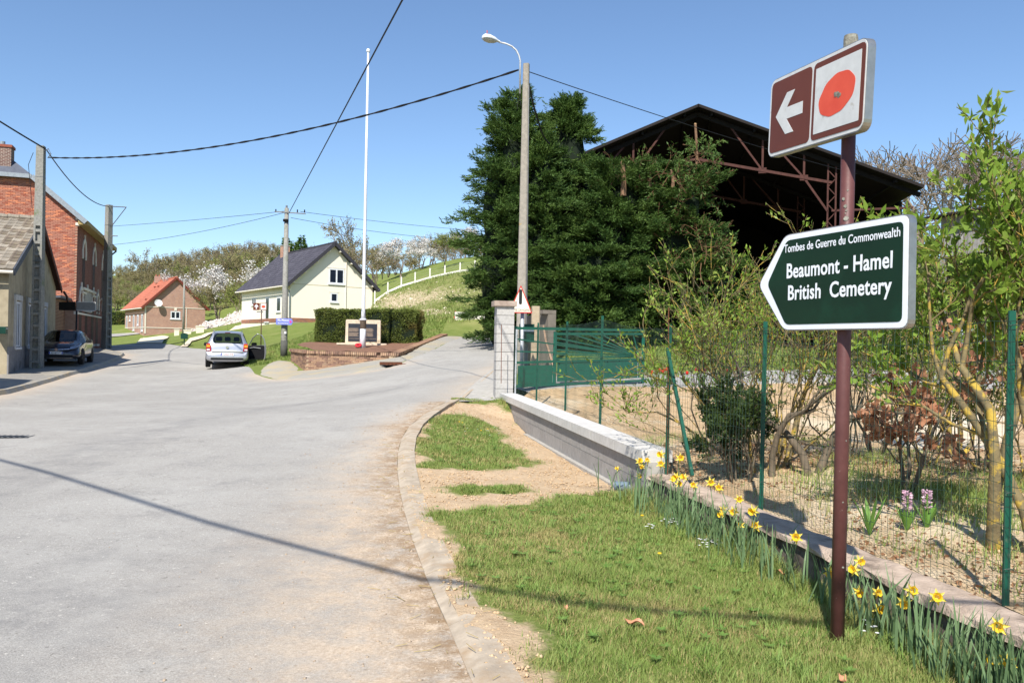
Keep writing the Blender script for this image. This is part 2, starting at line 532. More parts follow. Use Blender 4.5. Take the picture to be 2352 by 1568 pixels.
M_SOIL = M('garden_soil', srgb(206, 178, 140), srgb(176, 148, 112), .95, 5, bump=.9, bscale=26, spec=.1, c3=srgb(214, 196, 166), s3=.5, lo3=.5, hi3=.64, world=True, bdist=.05)
M_CONC = M('concrete', srgb(178, 174, 166), srgb(156, 152, 144), .85, 9, bump=.25, bscale=90, c3=srgb(138, 134, 124), s3=1.4, lo3=.58, hi3=.75)
M_KERB = M('kerb_concrete', srgb(188, 174, 154), srgb(156, 143, 126), .9, 8, bump=.4, bscale=60, c3=srgb(160, 138, 112), s3=3.2, lo3=.5, hi3=.68, world=True, spec=.15)
M_KERBG = M('kerb_grey', srgb(170, 165, 155), srgb(140, 136, 126), .9, 8, bump=.4, bscale=60, c3=srgb(178, 160, 130), s3=1.5, lo3=.5, hi3=.66, world=True, spec=.15)

# ---- the ground sheet to the horizon
def axis(lo, hi, fine_lo, fine_hi, step, grow):
    a = list(np.arange(fine_lo, fine_hi + 1e-6, step))
    s = step
    while a[-1] < hi: s *= grow; a.append(a[-1] + s)
    s = step; pre = []
    p = fine_lo
    while p > lo: s *= grow; p -= s; pre.append(p)
    return np.array(pre[::-1] + a)
ax = axis(-2600, 2600, -60, 32, 1.2, 1.12); ay = axis(-600, 2800, -10, 120, 1.2, 1.12)
gx, gy = np.meshgrid(ax, ay)
gz = Gn(gx, gy) - np.where(gy > 23, .04, .07)
gz -= .4 * np.clip(1 - np.maximum(np.abs(gx + .5) - 3.5, 0) / 2, 0, 1) * np.clip((18.6 - gy) / 1.5, 0, 1) * np.clip((gy + 9) / 2, 0, 1)
rr = np.hypot(gx, gy); gz = np.where(rr > 900, gz * 0 + np.minimum(gz, 75), gz)
nx, ny = len(ax), len(ay)
idx = np.arange(nx * ny).reshape(ny, nx)
F = np.stack([idx[:-1, :-1], idx[:-1, 1:], idx[1:, 1:], idx[1:, :-1]], -1).reshape(-1, 4)
mb = MB(); mb.addnp(np.stack([gx, gy, gz], -1).reshape(-1, 3), F)
ground = struct(mb.build('ground', M_LAWN, smooth=True))

# ---- road
def road_dust(x, y):
    d = pdist(KERB_R, x, y); e = pdist(KERB_L, x, y); s = pdist(SIDE_L[:6], x, y)
    near = np.clip((14 - y) / 9, .15, 1)
    return np.maximum.reduce([np.exp(-(d / (.3 + .8 * near)) ** 2) * 1.1, .8 * np.exp(-(e / .5) ** 2), .75 * np.exp(-(s / .5) ** 2), .5 * np.exp(-(pdist(SIDE_R[:3], x, y) / .5) ** 2)])
def road_gutter(x, y):
    return np.exp(-(pdist(KERB_R, x, y) / .22) ** 2) * .9
def road_track(x, y):
    c = pdist(KERB_R[8:], x, y) - 4.2
    return .55 * np.exp(-(c / .5) ** 2) + .6 * np.exp(-(((x + 3.4) / 1.3) ** 2 + ((y - 4.6) / 1.3) ** 2)) + .5 * np.exp(-(((x + 1.6) / .8) ** 2 + ((y - 6.4) / 1.4) ** 2))
sheet('road', ROAD, 0.0, .55, M_ASPH, {'dust': road_dust, 'gutter': road_gutter, 'track': road_track})

# ---- right-hand verge between kerb and walls
KIN = offset(KERB_R, .07)
_kk = [p for p in KERB_R]
_KY = np.array([p.y for p in _kk]); _o = np.argsort(_KY); _KZ = Gn(np.array([p.x for p in _kk]), _KY)[_o]; _KY = _KY[_o]
def VG(x, y):
    """verge surface: from the kerb top to the foot of the walls"""
    d = pdist(KERB_R, x, y); w = pdist(WALL_F, x, y)
    zk = np.interp(y, _KY, _KZ) + .04
    zw = np.interp(y, [-1, 4, 8.6, 9.6, 11.2, 14.5, 16, 17], [.03, .03, .01, -.03, -.03, .0, .16, .36]) + .01
    t = np.clip(d / (d + w + 1e-6), 0, 1)
    e_ = np.clip((y - 15.7) / .9, 0, 1)
    return (zk * (1 - t) + zw * t) * (1 - e_) + e_ * (Gn(x, y) + .018) - .02 * np.exp(-(d / .10) ** 2) + .03 * np.exp(-(d / .22) ** 2) * (vnoise(x, y, 2.3, 19) - .5)
def WV(px, py, off=0.0):
    r = ray(px, py); ds = np.arange(2.0, 22, .02)
    h = CAMH + r.z * ds - VG(r.x * ds, ds) - off
    i = np.where(h < 0)[0]; d = ds[i[0]] if len(i) else ds[-1]
    return Vector((r.x * d, d, CAMH + r.z * d))
APRON = [g(1020, 926), g(1132, 848), Vector((.05, 21, 0)), Vector((.0, 18.2, 0)), Vector((-.32, 17.0, 0)), g(1134, 921)]
VERGE = [*KIN[:-1], Vector((-1.25, 17.1, 0)), Vector((-.35, 17.7, 0)), *reversed(WALL_F)]
_patch1 = [WV(*p) for p in ((930, 1075), (1050, 1080), (1150, 1082), (1280, 1060), (1400, 1080), (1440, 1135), (1300, 1140), (1200, 1160), (1050, 1172), (950, 1170))]
_patch2 = [WV(*p) for p in ((1000, 925), (1140, 925), (1220, 985), (1330, 1050), (1420, 1110), (1350, 1075), (1240, 1062), (1170, 1025), (1150, 985), (1080, 955), (1010, 945))]
def verge_dirt(x, y):
    m = np.maximum(pip(_patch1, x, y) * 1.0, pip(_patch2, x, y) * 1.0)
    # soft edge
    d1 = pdist([*_patch1, _patch1[0]], x, y); d2 = pdist([*_patch2, _patch2[0]], x, y)
    m = np.where(m > 0, .5 + np.clip(np.where(pip(_patch1, x, y), d1, d2) / .3, 0, 1) * .5, .5 - np.clip(np.minimum(d1, d2) / .3, 0, 1) * .5)
    k = pdist(KERB_R, x, y)
    m = np.maximum(m, 1.1 - k / (.42 + .1 * np.sin(y * 3.1) + .08 * np.sin(y * 7.3) + .35 * np.clip((5.2 - y) / 2, 0, 1)))
    px, py = proj(x, y, VG(x, y))
    g1 = np.exp(-(((px - 1120) / 110) ** 2 + ((py - 1126) / 12) ** 2))      # small tuft in the bare strip
    m = m - 1.1 * g1
    m = m + .5 * (vnoise(x, y, 4.2, 71) - .5) * np.clip(1.6 - np.minimum(d1, d2), 0, 1) + .4 * (vnoise(x, y, 13.0, 72) - .5)
    return np.clip(m, 0, 1)
sheet('verge', VERGE, 0.0, .14, M_VERGE, {'dirt': verge_dirt}, rough=.035, zf=VG)
sheet('gate_apron', APRON, .024, .3, M_CONC)

# ---- kerbs, stone by stone
def kerb(name, line, w, h, step, mat, hfun=None, drop=.15):
    root = bpy.data.objects.new(name, None); col.objects.link(root); struct(root)
    L = resample(line, step)
    L = [L[0]] + [p for i, p in enumerate(L[1:-1], 1) if (p - L[i - 1]).length > .2] + [L[-1]]
    # even spacing
    acc = [0]
    for a, b in zip(L[:-1], L[1:]): acc.append(acc[-1] + (b - a).length)
    n = int(acc[-1] / step); Q = []
    for k in range(n + 1):
        t = acc[-1] * k / n; i = min(max(np.searchsorted(acc, t) - 1, 0), len(L) - 2)
        Q.append(L[i].lerp(L[i + 1], (t - acc[i]) / max(acc[i + 1] - acc[i], 1e-6)))
    rg = random.Random(3)
    root.location = (Q[0].x, Q[0].y, G(Q[0].x, Q[0].y))
    for a, b in zip(Q[:-1], Q[1:]):
        t = (b - a).normalized(); nrm = Vector((t.y, -t.x, 0))
        hh = h + rg.uniform(-.006, .006)
        a2 = a + t * .004; b2 = b - t * .004
        sg = 1 if w > 0 else -1
        sec = [(0, -drop), (0, .004), (sg * .07, hh - .006), (sg * .11, hh), (w, hh + .002), (w, -drop)]
        V = []
        for p in (a2, b2):
            gz_ = G(p.x, p.y)
            V += [p + nrm * u + Vector((0, 0, gz_ + v)) for u, v in sec]
        n5 = len(sec)
        m_ = MB(); m_.add(V, [tuple(range(n5)), tuple(range(n5, 2 * n5))[::-1]] + [(i, i + n5, (i + 1) % n5 + n5, (i + 1) % n5) for i in range(n5)])
        m_.build('kerb_stone', mat, root, world=True)
kerb('right_kerb', [p for p in KERB_R if p.y > -2], .22, .042, 1.0, M_KERB)
kerb('left_kerb', list(reversed([p for p in KERB_L if p.y > 8 and p.x > -50])), .16, .12, 1.0, M_KERBG)
kerb('side_road_kerb', [p for p in SIDE_R[:3]], .14, .03, 1.0, M_KERB)

# ---- left pavement
M_PAVE = M('pavement', srgb(150, 146, 138), srgb(128, 124, 116), .9, 7, bump=.4, bscale=70, c3=srgb(168, 158, 138), s3=.9, lo3=.5, hi3=.65, world=True)
LP = [p for p in offset(KERB_L, -.15) if p.y > 5 and p.x > -48]
sheet('left_pavement', [*LP, Vector((-48, 62, 0)), Vector((-40, 50, 0)), Vector((-30, 42, 0)), Vector((-30, 5, 0))][:], .105, 1.0, M_PAVE)

# ---- gravel in front of the memorial and along the side road
M_GRAV = M('gravel', srgb(182, 176, 164), srgb(140, 138, 130), .95, 40, bump=.9, bscale=50, c3=srgb(176, 164, 138), s3=.9, lo3=.45, hi3=.62, world=True, bdist=.03)
MEM = [g(701, 852), g(668, 828), Vector((-9.0, 37.5, 0)), Vector((-6, 40, 0)), g(1024, 773), g(912, 822)]
GRAV = [*SIDE_L[:8], g(1030, 772), g(1024, 771), g(912, 818), g(701, 848), g(665, 826), g(640, 822), g(600, 840)]
sheet('gravel_apron', GRAV, .03, .4, M_GRAV, feather=.35)

# ---- chalky bank by the far fence
def mat_bank():
    mt, nt, b = newmat('chalk_bank'); co = ncoord(nt, True)
    gr = nmix(nt, nnoise(nt, co, 1.0, 6, .7), srgb(116, 124, 68), srgb(142, 142, 90))
    ch = nmix(nt, nnoise(nt, co, 5, 6, .8, .35, .65), srgb(208, 194, 164), srgb(166, 144, 110))
    f = nmath(nt, 'ADD', nattr(nt, 'chalk'), nmath(nt, 'MULTIPLY', nmath(nt, 'SUBTRACT', nnoise(nt, co, 2.6, 8, .85, .25, .75), .5), 1.1))
    mr = nnode(nt, 'ShaderNodeMapRange'); mr.inputs[1].default_value = .42; mr.inputs[2].default_value = .62; nt.links.new(f, mr.inputs[0])
    nt.links.new(nmix(nt, mr.outputs[0], gr, ch), b.inputs['Base Color'])
    b.inputs['Roughness'].default_value = .95; b.inputs['Specular IOR Level'].default_value = .1
    nbump(nt, b, nnoise(nt, co, 6, 8, .75, 0, 1), .9, .15)
    return mt
BANK = [g(*p) for p in ((852, 712), (858, 692), (900, 672), (950, 652), (1000, 636), (1060, 624), (1140, 612), (1180, 640), (1180, 700), (1130, 722), (1060, 742), (985, 742), (930, 730))]
def bank_chalk(x, y):
    px, py = proj(x, y, Gn(x, y))
    a = np.exp(-(((py - (696 - (px - 870) * .12)) / 27) ** 2)) * np.clip(.9 - (px - 870) / 420, .3, .78)
    b_ = .9 * np.exp(-(((px - 990) / 45) ** 2 + ((py - 720) / 12) ** 2))
    return np.maximum(a, b_)
sheet('chalk_bank', BANK, .05, .8, mat_bank(), {'chalk': bank_chalk}, rough=.3, feather=1.5)

# ---- garden behind the fence: soil, drive, pale hardcore
FEN = [F0, FA, FB, FC]
SOIL = [F0 + Vector((.02, 0, 0)), FA + Vector((.02, 0, 0)), FB + Vector((.02, 0, 0)), FC + Vector((.1, -.2, 0)), g(1220, 900), g(1480, 889), g(1800, 882), g(2100, 885), g(2400, 900), Vector((18, 14, 0)), Vector((16, -1, 0))]
sheet('garden_soil', SOIL, .02, .35, M_SOIL, rough=.06)
DRV = [Vector((.1, 18.2, 0)), Vector((.3, 21.5, 0)), g(1480, 850), g(1800, 850), g(2100, 850), Vector((20, 24, 0)), Vector((20, 18, 0)), g(2400, 902), g(2100, 888), g(1800, 885), g(1480, 892), g(1220, 903)]
M_DRV = M('drive', srgb(168, 164, 158), srgb(142, 140, 136), .9, 6, bump=.4, bscale=60, world=True, c3=srgb(186, 178, 164), s3=.8)
sheet('garden_drive', DRV, .005, .8, M_DRV)
M_HARD = M('pale_hardcore', srgb(222, 206, 180), srgb(198, 180, 152), .95, 4, bump=.6, bscale=30, world=True, bdist=.03)
HARD = [g(*p) for p in ((1880, 1010), (1960, 955), (2150, 935), (2400, 925), (2500, 985), (2420, 1050), (2200, 1060), (1980, 1055))]
sheet('pale_hardcore', HARD, .05, .4, M_HARD, rough=.05, feather=1.2)

# ================================================================== FOREGROUND: sign, walls, fence, gate
M_BROWNPOLE = M('brown_paint', srgb(98, 60, 57), srgb(84, 49, 47), .5, 14, spec=.4, c3=srgb(150, 126, 118), s3=38, lo3=.68, hi3=.72, bump=.1, bscale=40)
M_LICHEN = M('lichen_cap', srgb(150, 148, 136), srgb(104, 100, 90), .95, 40, bump=.8, bscale=60)
M_ALU = M('aluminium', srgb(176, 176, 174), srgb(158, 158, 156), .42, 20, metal=.85, c3=srgb(150, 148, 136), s3=9, lo3=.6, hi3=.75)
M_SIGNGREEN = M('sign_green', srgb(10, 46, 30), srgb(8, 40, 27), .4, 3, spec=.3, c3=srgb(12, 52, 36), s3=2)
M_SIGNWHITE = M('sign_white', srgb(228, 231, 238), srgb(220, 224, 230), .45, 10, spec=.3, c3=srgb(206, 206, 204), s3=14, lo3=.64, hi3=.75)
M_SIGNBROWN = M('sign_brown', srgb(108, 56, 38), srgb(98, 50, 34), .45, 4, spec=.3, c3=srgb(122, 74, 56), s3=12, lo3=.66, hi3=.75)
M_SIGNGREY = M('sign_pale', srgb(214, 214, 212), srgb(200, 200, 198), .5, 14, spec=.3, c3=srgb(186, 182, 174), s3=16, lo3=.62, hi3=.7)
M_POPPY = M('poppy_red', srgb(226, 92, 66), srgb(214, 78, 56), .5, 8, spec=.3)
M_DARKSIGN = M('dark_print', srgb(30, 30, 32), srgb(24, 24, 26), .6, 8)

def rrect(w, h, r, n=5, cx=0, cy=0):
    P = []
    for (sx, sy, a0) in ((1, -1, -90), (1, 1, 0), (-1, 1, 90), (-1, -1, 180)):
        for k in range(n + 1):
            a = math.radians(a0 + 90 * k / n)
            P.append((cx + sx * (w / 2 - r) + r * math.cos(a), cy + sy * (h / 2 - r) + r * math.sin(a)))
    return P
def roundpoly(P, r, n=4):
    out = []; k = len(P)
    for i in range(k):
        a, b, c = Vector(P[i - 1]), Vector(P[i]), Vector(P[(i + 1) % k])
        u = (a - b).normalized(); v = (c - b).normalized()
        p0 = b + u * r; p1 = b + v * r
        for t in range(n + 1):
            t /= n
            q = p0.lerp(b, t).lerp(b.lerp(p1, t), t)
            out.append((q.x, q.y))
    return out
def text(s, size, mat, parent, Mx, bold=.0, xs=1.0, depth=.0008, align='CENTER', name='lettering', space=1.0):
    cu = bpy.data.curves.new('txt', 'FONT'); cu.body = s; cu.size = size; cu.offset = bold * size; cu.extrude = depth
    cu.align_x = align; cu.align_y = 'BOTTOM_BASELINE'; cu.space_character = space; cu.resolution_u = 3
    ob = bpy.data.objects.new('txt', cu); col.objects.link(ob)
    bpy.context.view_layer.update()
    me = bpy.data.meshes.new_from_object(ob.evaluated_get(bpy.context.evaluated_depsgraph_get()))
    bpy.data.objects.remove(ob); bpy.data.curves.remove(cu)
    for v in me.vertices: v.co.x *= xs
    me.materials.clear(); me.materials.append(mat)
    o = link(name, me, parent, Mx)
    return o
def plane_M(O, ex, ey):
    ex = Vector(ex).normalized(); ey = Vector(ey).normalized(); ez = ex.cross(ey)
    Mx = Matrix.Identity(4)
    for i in range(3): Mx[i][0] = ex[i]; Mx[i][1] = ey[i]; Mx[i][2] = ez[i]; Mx[i][3] = Vector(O)[i]
    return Mx

# ---- the sign post
PB = WV(1922, 1475)
sp = thing('direction_sign', 'brown post with a green cemetery pointer below a brown poppy sign, standing in the grass', 'road sign', PB)
topz = W(1939, 82, PB.y).z - PB.z
mb = MB(); mb.tube([(0, 0, -.3), (.01, 0, 1.2), (.022, 0, topz - .1)], .0365, 20); mb.build('post', M_BROWNPOLE, sp, smooth=True)
mb = MB(); mb.tube([(.022, 0, topz - .1), (.023, 0, topz - .02), (.023, 0, topz)], [.0375, .0378, .034], 18); mb.build('post_cap', M_LICHEN, sp)
# lichen spots on the post
mb = MB()
rg = random.Random(4)
for (px, py, r) in ((1932, 459, .009), (1936, 476, .010), (1937, 504, .014), (1938, 486, .006), (1936, 492, .004), (1941, 440, .005), (1930, 1298, .006), (1926, 880, .005), (1937, 1010, .004), (1930, 1150, .005)):
    q = W(px, py, PB.y) - PB
    a = -math.pi / 2 + (q.x - .015) / .0365
    c = Vector((.015 + .037 * math.cos(a), .037 * math.sin(a), q.z)); n_ = Vector((math.cos(a), math.sin(a), 0)); e_ = Vector((-math.sin(a), math.cos(a), 0))
    pts = [c + n_ * .0012 + e_ * (r * rg.uniform(.75, 1.1) * math.cos(t * .7)) + Vector((0, 0, r * rg.uniform(.75, 1.1) * math.sin(t * .7))) for t in range(9)]
    mb.add(pts, [tuple(range(9))])
stuff(mb.build('lichen', M_LICHEN, sp))
# green pointer
def onplane(px, py, O, n):
    r = ray(px, py); t = (O + PB - Vector((0, 0, CAMH))).dot(n) / r.dot(n)
    return r * t + Vector((0, 0, CAMH)) - PB
KS = (PB.y - .062) / 4.36
u = Vector((.365, -.931, 0)).normalized(); n_ = Vector((-.931, -.365, 0)).normalized()
cen = W(1929, 630, 4.36 * KS) - PB; cen.z = CAMH + .39 * KS - PB.z
zc = cen.z
ux = lambda px, py: (onplane(px, py, cen, n_) - cen).dot(u)
wr = ux(2088, 640); wl = ux(1742, 640)
hh = .2785 * KS; cut = .235 * KS
out = roundpoly([(wr, -hh), (wr, hh), (wl + cut, hh), (wl, .0), (wl + cut, -hh)], .045)
inn = roundpoly([(wr - .035, -hh + .035), (wr - .035, hh - .035), (wl + cut + .022, hh - .035), (wl + .09, 0.0), (wl + cut + .022, -hh + .035)], .03)
Z = Vector((0, 0, 1))
lip = roundpoly([(wr - .006, -hh + .006), (wr - .006, hh - .006), (wl + cut + .004, hh - .006), (wl + .01, 0.0), (wl + cut + .004, -hh + .006)], .042)
mb = MB(); mb.prism(out, cen, u, Z, n_, -.045, 0.0); mb.build('panel_rim', M_ALU, sp)
mb = MB(); mb.prism(lip, cen, u, Z, n_, 0.0002, .003); mb.build('panel_border', M_SIGNWHITE, sp)
mb = MB(); mb.prism(inn, cen, u, Z, n_, .0032, .0052); gp = mb.build('pointer_face', M_SIGNGREEN, sp)
for s_, cap, p0, p1, bd in (('Tombes de Guerre du Commonwealth', .046, (1803, 582), (2070, 541), .010), ('Beaumont - Hamel', .083, (1809, 639), (2052, 614), .018), ('British  Cemetery', .083, (1812, 689), (2050, 673), .018)):
    a_ = onplane(*p0, cen, n_) - cen; b_ = onplane(*p1, cen, n_) - cen
    o = text(s_, cap / .70, M_SIGNWHITE, sp, plane_M(cen + u * a_.dot(u) + Z * ((a_.z + b_.z) / 2) + n_ * .0065, u, Z), bd, 1.0, .0006, 'LEFT', space=1.04)
    xs_ = [v.co.x for v in o.data.vertices]; k_ = (b_ - a_).dot(u) / (max(xs_) - min(xs_)); x0_ = min(xs_)
    for v in o.data.vertices: v.co.x = (v.co.x - x0_) * k_
    if s_[2] == 'i': stuff(o)
# brackets and screws
for dz in (-.17, .17):
    mb = MB(); mb.box(Vector((.014, 0, zc + dz)) , (.10, .085, .035), Matrix.Rotation(math.atan2(u.y, u.x), 3, 'Z')); mb.build('bracket', M_ALU, sp)
# brown poppy panel
a = W(1768, 276, 5.085 * KS) - PB; b = W(1990, 190, 4.155 * KS) - PB
u2 = (b - a); w2 = u2.length; u2.normalize(); n2 = Vector((u2.y, -u2.x, 0)).normalized(); v2 = n2.cross(u2).normalized()
if v2.z < 0: v2 = -v2
if n2.dot(-PB) < 0: n2 = -n2
c2 = (a + b) / 2; h2 = .472 * KS
mb = MB(); mb.prism(rrect(w2, h2, .055), c2, u2, v2, n2, -.045, 0); mb.build('panel_rim', M_ALU, sp)
mb = MB(); mb.prism(rrect(w2 - .01, h2 - .01, .05), c2, u2, v2, n2, .0002, .003); mb.build('panel_border', M_SIGNGREY, sp)
gut = .012; lw = w2 * .485 - .026; rw = w2 * .515 - .026
xl = -w2 / 2 + .022; xr = xl + lw + gut + .006
mb = MB(); mb.prism(rrect(lw, h2 - .046, .03, 3, xl + lw / 2, 0), c2, u2, v2, n2, .0032, .005); mb.build('arrow_field', M_SIGNBROWN, sp)
mb = MB(); mb.prism(rrect(rw, h2 - .046, .03, 3, xr + rw / 2, 0), c2, u2, v2, n2, .0032, .005); mb.build('poppy_field', M_SIGNBROWN, sp)
mb = MB(); mb.prism(rrect(rw - .055, h2 - .11, .002, 1, xr + rw / 2 - .003, 0), c2, u2, v2, n2, .0052, .0066); mb.build('poppy_ground', M_SIGNGREY, sp)
ox = xr + rw / 2 - .003
prof = []
for k in range(48):
    t = 2 * math.pi * k / 48
    rad = 1 + .06 * math.cos(2 * t + .5) + .015 * math.sin(9 * t) - .05 * max(0, math.cos(t - 2.6)) ** 8
    prof.append((ox + .168 * rad * math.cos(t) * .93, .142 * rad * math.sin(t) * .80 + .025 * math.cos(t)))
mb = MB(); mb.prism(prof, c2, u2, v2, n2, .0068, .0078); mb.build('poppy', M_POPPY, sp)
mb = MB()
for k in range(9):
    a_ = rg.uniform(0, 6.3); r_ = rg.uniform(.0, .032)
    mb.prism([(ox + .012 + r_ * math.cos(a_) * 1.2 + .011 * math.cos(t), r_ * math.sin(a_) * .8 + .010 * math.sin(t)) for t in np.arange(0, 6.2, .8)], c2, u2, v2, n2, .0080, .0086 + k * .0002)
stuff(mb.build('poppy_centre', M_LICHEN, sp))
# arrow (points left)
ac = xl + lw / 2 - .005
sh = [(-.155, .0), (-.035, .125), (.055, .125), (-.028, .035), (.145, .035), (.145, -.035), (-.028, -.035), (.055, -.125), (-.035, -.125)]
mb = MB(); mb.prism([(ac + x * .98, y * .98) for x, y in sh], c2, u2, v2, n2, .0052, .0066); mb.build('arrow', M_SIGNGREY, sp)

# ---- new block wall with coping
M_BLOCK = M('concrete_block', srgb(164, 160, 156), srgb(146, 143, 139), .9, 14, bump=.5, bscale=120, rnd=.06, spec=.15)
M_COPE = M('coping', srgb(206, 203, 198), srgb(190, 187, 181), .85, 10, bump=.3, bscale=90, rnd=.03, spec=.2)
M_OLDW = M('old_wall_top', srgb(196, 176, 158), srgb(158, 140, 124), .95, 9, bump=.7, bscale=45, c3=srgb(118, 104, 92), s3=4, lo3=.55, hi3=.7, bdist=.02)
M_OLDF = M('old_wall_face', srgb(118, 108, 98), srgb(92, 84, 76), .95, 7, bump=.6, bscale=40, c3=srgb(64, 58, 54), s3=3, lo3=.5, hi3=.65)  # front face darker than the top: its shade is put into the colour
def cz(t):  # coping top height along the new wall
    return .52 + .07 * t
nw = thing('block_wall', 'new grey concrete block wall with pale coping running from the pillar to the old wall', 'wall', (FB.x, FB.y, .1))
du = (FC - FB); Lw = du.length; du.normalize(); dn = Vector((-du.y, du.x, 0))   # dn: towards the road (left)
if dn.x > 0: dn = -dn
nb = int(Lw / .5)
for k in range(nb):
    for c in range(3):
        t0 = k / nb; t1 = (k + 1) / nb
        p = FB + du * (Lw * (t0 + t1) / 2 + (0 if c else .0)); top = cz((t0 + t1) / 2) - .125
        gz0 = G(p.x, p.y)
        m_ = MB(); m_.box(p + dn * .14 + Vector((0, 0, top - .105 - .21 * c)), (Lw / nb - .008, .20, .2), Matrix.Rotation(math.atan2(du.y, du.x), 3, 'Z')); m_.build('block', M_BLOCK, nw, world=True)
m_ = MB(); m_.bar(FB + dn * .14 + Vector((0, 0, .1)), FC + dn * .14 + Vector((0, 0, .16)), .185, .6); m_.build('mortar_core', M_CONC, nw, world=True)
ncp = 9
for k in range(ncp):
    a = FB + du * (Lw * k / ncp + .004); b = FB + du * (Lw * (k + 1) / ncp - .004)
    m_ = MB()
    a = a + dn * .12 + Vector((0, 0, cz(k / ncp) - .06)); b = b + dn * .12 + Vector((0, 0, cz((k + 1) / ncp) - .06))
    m_.bar(a, b, .34, .12); m_.build('coping_stone', M_COPE, nw, world=True)
m_ = MB()
for k in range(2, 26):     # foundation lip
    pass
m_.bar(FB + dn * .27 + Vector((0, 0, -.04)), FC - du * 2.6 + dn * .27 + Vector((0, 0, -.02)), .08, .1); m_.build('footing', M_CONC, nw, world=True)
# drain pipe at the near end of the new wall
pp = WV(1412, 1126)
dp = thing('drain_pipe', 'short grey plastic drain pipe end lying at the foot of the block wall', 'pipe', pp)
M_PVC = M('grey_pvc', srgb(120, 136, 148), srgb(104, 118, 130), .5, 10)
mb = MB(); d_ = Vector((.9, -.25, 0)).normalized()
pr = [(.050, 0), (.056, 0), (.056, .36), (.050, .36)]
Mx = d_.to_track_quat('Z', 'Y').to_matrix()
mb.lathe([(.046, .3), (.046, -.004), (.056, -.004), (.056, .36)], (0, 0, .05), 16, axis=Mx); mb.build('pipe', M_PVC, dp, smooth=True)
mb = MB(); mb.lathe([(.0455, .02), (.0455, .03)], (0, 0, .05), 16, axis=Mx); mb.build('dark_bore', M_DARKSIGN, dp)

# ---- old low wall under the sign
ow = thing('low_wall', 'old weathered low concrete wall with rough top behind the daffodils', 'wall', (FA.x, FA.y, 0))
def rough_wall(path, hw, z0, ztop, name, mat, mat_top, rootobj, seed=1, step=.12, side=-1):
    r_ = np.random.default_rng(seed); L = resample(path, step); V = []; F = []
    for i, p in enumerate(L):
        t = (L[min(i + 1, len(L) - 1)] - L[max(i - 1, 0)]).normalized(); nn = Vector((-t.y, t.x, 0))
        if nn.x > 0: nn = -nn
        j = lambda s_: float(r_.normal() * s_)
        V += [p + nn * (hw[1] + j(.004)) + Vector((0, 0, z0)), p + nn * (hw[1] - .03 + j(.006)) + Vector((0, 0, ztop - .075 + j(.006))),
              p + nn * (hw[1] + .012 + j(.008)) + Vector((0, 0, ztop - .05 + j(.007))), p + nn * (hw[1] + .004 + j(.006)) + Vector((0, 0, ztop - .012 + j(.006))),
              p + nn * (hw[1] - .04 + j(.005)) + Vector((0, 0, ztop + j(.005))), p + nn * (hw[0] + j(.004)) + Vector((0, 0, ztop - .004 + j(.005))), p + nn * hw[0] + Vector((0, 0, z0))]
    k = 7
    Ff = []; Ft = []
    for i in range(len(L) - 1):
        for q in range(k):
            f = (i * k + q, (i + 1) * k + q, (i + 1) * k + (q + 1) % k, i * k + (q + 1) % k)
            (Ff if q in (0, 1) else Ft).append(f)
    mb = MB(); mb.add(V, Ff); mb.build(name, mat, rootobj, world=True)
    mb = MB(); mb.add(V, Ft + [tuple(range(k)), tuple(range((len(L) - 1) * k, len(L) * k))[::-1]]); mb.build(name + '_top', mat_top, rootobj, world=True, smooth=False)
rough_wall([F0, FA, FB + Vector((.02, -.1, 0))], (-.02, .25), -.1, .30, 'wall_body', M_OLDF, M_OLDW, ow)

# ---- wire fence
M_POSTG = M('green_post', srgb(18, 84, 66), srgb(12, 68, 54), .45, 12, spec=.4, c3=srgb(96, 104, 88), s3=20, lo3=.6, hi3=.72)
M_WIRE = M('green_wire', srgb(52, 76, 66), srgb(42, 62, 54), .5, 10, spec=.4)
M_GALV = M('galvanised', srgb(196, 198, 200), srgb(170, 172, 174), .5, 14, metal=.5)
fe = thing('wire_fence', 'green welded wire mesh fence on thin posts along the garden wall', 'fence', (FB.x, FB.y, .3))
posts = [(FA.lerp(FB, -.3), .26, 1.80), (W(2310, 1390, 4.23), .26, W(2312, 713, 4.23).z), (W(1748, 1158, 6.8), .27, W(1750, 738, 6.8).z), (W(1531, 1080, 8.45), .22, W(1533, 745, 8.45).z),
         (W(1378, 965, 11.4), .5, W(1379, 725, 11.4).z), (W(1298, 935, 13.9), .5, W(1299, 738, 13.9).z), (W(1232, 912, 15.9), .52, W(1233, 741, 15.9).z), (W(1183, 897, 17.0), .52, W(1186, 756, 17.0).z)]
PT = []
for i, (p, zb, zt) in enumerate(posts):
    a = Vector((p.x, p.y, zb)); b = Vector((p.x + .012, p.y, zt)); PT.append((a, b))
    m_ = MB()
    for (ox, oy, w_, d_) in ((0, 0, .035, .005), (0, .017, .005, .035)):
        m_.bar(a + Vector((ox, oy, 0)), b + Vector((ox, oy, 0)), w_, d_, up=(0, 1, 0))
    m_.build('post', M_POSTG if i != 7 else M_GALV, fe, world=True)
m_ = MB(); m_.bar(W(1533, 800, 8.43) , W(1590, 1092, 7.75), .03, .03); m_.build('brace', M_POSTG, fe, world=True)
m_ = MB(); m_.tube([W(1536, 706, 8.44), W(1533, 1095, 8.44)], .006, 6); m_.build('rusty_rod', M('rust', srgb(120, 74, 50), srgb(90, 58, 44), .9, 20), fe, world=True)
m_ = MB(); m_.tube([W(1152, 745, 16.7), W(1151, 880, 16.7)], .008, 6); m_.build('rusty_rod', bpy.data.materials['rust'], fe, world=True)
wires = MB()
